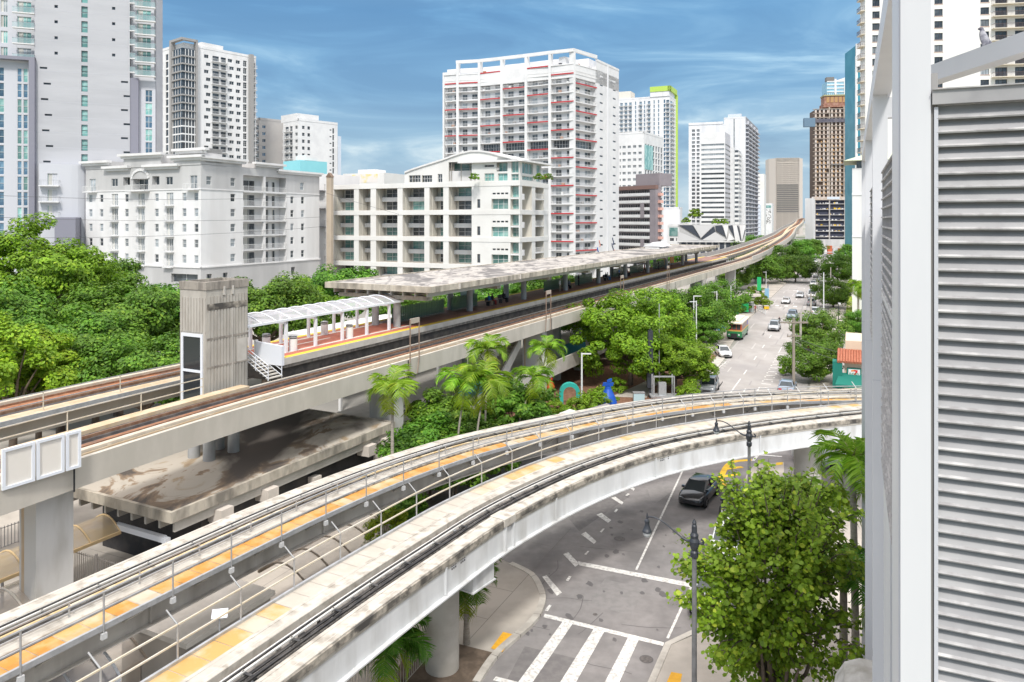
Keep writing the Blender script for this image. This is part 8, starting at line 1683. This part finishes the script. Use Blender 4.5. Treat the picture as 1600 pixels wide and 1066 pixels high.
t = thing('market_tent', 'white pitched tent roof just behind the curved track', 'tent', (5.8, 66, 0)); c4 = [Vector(p) for p in ((3.2, 64.3, 2.5), (5.9, 63.6, 2.5), (7.2, 66.6, 2.5), (4.4, 67.4, 2.5))]; ap = Vector((5.1, 65.5, 3.3)); mb = MB(); mb.faces(c4+[ap], [(0, 1, 4), (1, 2, 4), (2, 3, 4), (3, 0, 4)], white); mb.build('roof', t)
for c in c4:
    mb = MB(); mb.cyl((c.x, c.y, 0), c, .04, wpl, n=6); mb.build('leg', t)
q = Vector((9.5, 70, 0)); t = thing('grey_awning', 'grey slatted awning beside the blue sculpture', 'awning', tuple(q)); mb = MB(); mb.obox((7.2, 68, 1.6), (3.2, 1.6, .5), (-1.2, 2.2, .1), (0, 0, .08), mat('awning_grey', (.26, .25, .26), (.18, .17, .18), 6, .8, stretch=(8, 1, 1))); mb.build('canopy', t)
for dx, dy in ((7.4, 68.3), (9.9, 69.7), (6.3, 70)):
    mb = MB(); mb.cyl((dx, dy, 0), (dx, dy, 1.65), .05, metal_g, n=6); mb.build('leg', t)
q = P(998, 628); t = thing('cabinet', 'small pale blue street cabinet by the path left of the black pole', 'cabinet', (q.x, q.y, 0)); mb = MB(); mb.box(q.x-.6, q.x+.6, q.y-.3, q.y+.3, 0, 1.0, mat('pale_blue_box', (.45, .62, .66), rough=.5)); mb.build('body', t)
mb = MB(); mb.box(q.x-.65, q.x+.65, q.y-.35, q.y+.35, 1.0, 1.08, metal_g); mb.build('lid', t)
# small bus-stop building with a thick flat roof, shelters, totem
t = thing('bus_pavilion', 'small pavilion with a thick cream flat roof behind the green bus shelter', 'pavilion', (48, 160, 0)); f = F((44.8, 157), (.95, .3)); mb = MB(); f.box(mb, 0, 9.5, 3.6, 4.1, -14, 0, pale); f.box(mb, .5, 9.0, 4.1, 4.14, -13.5, -.5, mat('roof_grey', (.24, .22, .21), rough=.9)); mb.build('roof', t); mb = MB(); f.box(mb, 1.2, 8.0, 0, 3.6, -12, -1.4, mat('pavilion_wall', (.52, .46, .38), rough=.85)); mb.build('wall', t)
for a_ in (1.6, 5):
    mb = MB(); f.box(mb, a_, a_+2.2, 0.3, 2.9, -1.39, -1.3, g_dark); mb.build('window', t)
gre = mat('shelter_green', (.02, .42, .14), rough=.4)
def shelter(u, v, w, label, pm):
    q = P(u, v, .13); t = thing('bus_shelter', label, 'bus shelter', (q.x, q.y, .13), 'bus shelters on the left pavement'); f = F((q.x, q.y), TR); mb = MB(); f.box(mb, -w/2, w/2, 2.5, 2.62, -1.5, .1, metal_g); mb.build('roof', t)
    mb = MB(); f.box(mb, -w/2, w/2*.4, .5, 2.3, -.05, 0, pm); mb.build('panel', t); mb = MB(); f.box(mb, -w/2, w/2, .4, 2.4, -1.45, -1.4, rail_gl); mb.build('back_glass', t)
    for a_ in (-w/2, w/2-.1):
        for d_ in (-1.4, -.1): mb = MB(); f.box(mb, a_, a_+.1, .13, 2.5, d_-.1, d_, metal_g); mb.build('post', t)
shelter(1165, 490, 3.0, 'green-panelled bus shelter beyond the trolley bus', gre); shelter(1128, 520, 2.6, 'grey-blue bus shelter beside the trolley bus', mat('shelter_blue', (.10, .28, .38), rough=.4))
for u, v, h, m_, nm, lb in ((1150, 505, 3.0, gre, 'bus_stop_sign', 'green bus stop sign right of the trolley bus'), (1198, 478, 4.2, mat('totem_blue', (.25, .45, .62), rough=.4), 'totem_sign', 'pale blue totem sign on the left pavement'), (1186, 470, 6.0, gre, 'banner_post', 'bright green cut-out banner below the tall pier')):
    q = P(u, v, .13); t = thing(nm, lb, 'sign', (q.x, q.y, .13)); mb = MB(); mb.cyl((q.x, q.y, .13), (q.x, q.y, h), .06, metal_g, n=6); mb.build('post', t); mb = MB(); mb.box(q.x-.5, q.x+.5, q.y-.1, q.y-.02, h*.45, h, m_); mb.build('panel', t)
for u, lb in ((1188, 'dark green bush planter by the crossing'), (1196, 'yellow ramp barrier by the crossing')):
    q = P(u, 483, .13); t = thing('planter' if u == 1188 else 'barrier', lb, 'planter' if u == 1188 else 'barrier', (q.x, q.y, .13)); mb = MB(); mb.box(q.x-.7, q.x+.7, q.y-.4, q.y+.4, .13, .8, paint_y if u > 1190 else greyc); mb.build('body', t); mb = MB(); mb.box(q.x-.75, q.x+.75, q.y-.45, q.y+.45, .8, .9, conc_light); mb.build('rim', t)
# corner shop
t = thing('corner_shop', 'cream shop with a red tile roof, green awning and a framed number 7 sign', 'shop', (37, 80, 0)); f = F((37.4, 83.2), TR); crm = mat('shop_cream', (.68, .56, .42), (.64, .52, .39), .6, .8)
mb = MB(); f.box(mb, 0, 9, 0, 4.3, -9, 0, crm); mb.build('wall', t); mb = MB(); f.box(mb, 0.1, 9, 5.0, 6.2, -9, -2.2, crm); mb.build('parapet', t)
tile = mat('terracotta', (.34, .10, .055), (.42, .17, .10), 3.5, .8, stretch=(3, 1, 1)); mb = MB();
for k in range(34): a_ = -.6+k*.28; A_ = f.pt(a_, 4.2, .7); B_ = f.pt(a_, 5.15, -2.3); mb.cyl(A_, B_, .15, tile, n=7)
mb.build('tile_roof', t)
grn = mat('awning_green', (.01, .17, .13), rough=.7); mb = MB(); P8 = [f.pt(-.5, 2.9, .05), f.pt(9, 2.9, .05), f.pt(9, 1.9, 1.8), f.pt(-.9, 1.9, 1.8)]; mb.face(P8, grn); mb.face([p-Vector((0, 0, .05)) for p in P8][::-1], grn); mb.face([f.pt(-.9, 1.9, 1.8), f.pt(9, 1.9, 1.8), f.pt(9, 1.6, 1.8), f.pt(-.9, 1.6, 1.8)], grn); mb.build('awning', t)
mb = MB(); f.box(mb, -1.2, -.2, 1.2, 4.2, -1, .6, grn); mb.build('side_screen', t)
fz = f; a0, a1 = f.a(1323.5), f.a(1346); z0s, z1s = f.z(1334, 592), f.z(1334, 575); w = a1-a0; h = z1s-z0s
mb = MB(); f.box(mb, a0, a1, z0s, z1s, .02, .22, grn); sgn = mb.build('sign', t); mb = MB(); f.box(mb, a0+.14, a1-.14, z0s+.12, z1s-.12, .23, .25, white); mb.build('sign_face', sgn)
def fq(m, pts, d, mm_):
    m.face([f.pt(a0+w*x, z0s+h*y, d) for x, y in pts], mm_)
mb = MB(); org, rdd = mat('sign_orange', (.80, .20, .02), rough=.5), mat('sign_red', (.65, .02, .02), rough=.5)
fq(mb, [(.28, .80), (.50, .86), (.50, .72), (.28, .68)], .262, org); fq(mb, [(.50, .86), (.74, .84), (.72, .68), (.50, .72)], .263, rdd); fq(mb, [(.72, .80), (.74, .68), (.58, .42), (.50, .50), (.60, .68)], .264, rdd); fq(mb, [(.58, .44), (.50, .50), (.44, .22), (.56, .22)], .265, rdd); mb.build('numeral', sgn)
fc = bpy.data.curves.new('lettering', 'FONT'); fc.body = 'ELEVEN'; fc.size = .30; fc.extrude = .004; fc.align_x = 'CENTER'; fo = bpy.data.objects.new('lettering', fc); COL.objects.link(fo); dg = bpy.context.evaluated_depsgraph_get(); dg.update(); me = bpy.data.meshes.new_from_object(fo.evaluated_get(dg)); bpy.data.objects.remove(fo); me.materials.clear(); me.materials.append(mat('sign_green', (.01, .25, .10), rough=.5)); fo = bpy.data.objects.new('lettering', me); COL.objects.link(fo); fo.parent = sgn
e_ = f.e if Vector((f.e.y, -f.e.x, 0)).dot(f.n) > 0 else -f.e; c_ = f.pt(a0+w*.5, z0s+h*.42, .275); fo.matrix_local = Matrix(((e_.x, 0, f.n.x, c_.x), (e_.y, 0, f.n.y, c_.y), (0, 1, 0, c_.z), (0, 0, 0, 1))) ; fo.location = c_-Vector((37, 80, 0))
# far barrier, fences on the right, roof of the kiosk behind the trees
q = P(1292, 397); t = thing('site_barrier', 'orange and white site barrier across the far end of the avenue', 'barrier', (q.x, q.y, 0)); mb = MB()
for k in range(8): mb.box(q.x-9+k*3.2, q.x-9+k*3.2+2.6, q.y, q.y+1.2, 0, 3.4 if k % 3 else 5.0, mat('site_orange', (.62, .16, .08), rough=.7) if k % 2 else white)
mb.build('panels', t); mb = MB(); mb.box(q.x-8.8, q.x+16, q.y-.2, q.y, .9, 1.3, white); mb.build('rail', t)
fence('low_fence', 'low pale fence with posts along the grassy lot', [TT(-1.2, 218), TT(30, 218)], 1.6, .5, mat('fence_cream', (.55, .50, .42), rough=.7), 'fences on the right side'); fence('low_fence', 'low fence beside the shop car park', [TT(-1.2, 130), TT(12, 131)], 1.0, .5, mat('fence_cream', (0, 0, 0)), 'fences on the right side')
fence('low_fence', 'white railing at the foot of the pavilion ramp', [P(1155, 470), P(1196, 492)], 1.0, .4, wp, 'fences on the left side')
# gabled roof and small structures past the end of the canopy
t = thing('gabled_shelter', 'small white gabled roof poking above the far end of the canopy', 'shelter', tuple(ST(-43.5, 158, 14.5))); mb = MB(); G = [ST(-45.5, 150, 14.6), ST(-41.5, 150, 14.6), ST(-43.5, 150, 15.5), ST(-45.5, 158, 14.6), ST(-41.5, 158, 14.6), ST(-43.5, 158, 15.5)]; mb.faces(G, [(0, 1, 2), (5, 4, 3), (1, 4, 5, 2), (0, 2, 5, 3)], wall_c); mb.build('roof', t); mb = MB(); mb.obox(ST(-45, 150.05, 14.2), SR*3, SD*7.5, (0, 0, .25), white); mb.build('base', t)
# faint greenish access building seen below the far viaduct
t = thing('lower_canopy', 'low white awning behind the platform screens', 'awning', tuple(ST(-52, 66, 0))); mb = MB(); mb.obox(ST(-58, 60, 7.6), SR*7, SD*22, (0, 0, .3), white); mb.build('roof', t)
for s_ in (61, 70, 80):
    mb = MB(); mb.obox(ST(-51.4, s_, 0), SR*.3, SD*.3, (0, 0, 7.6), white); mb.build('post', t)
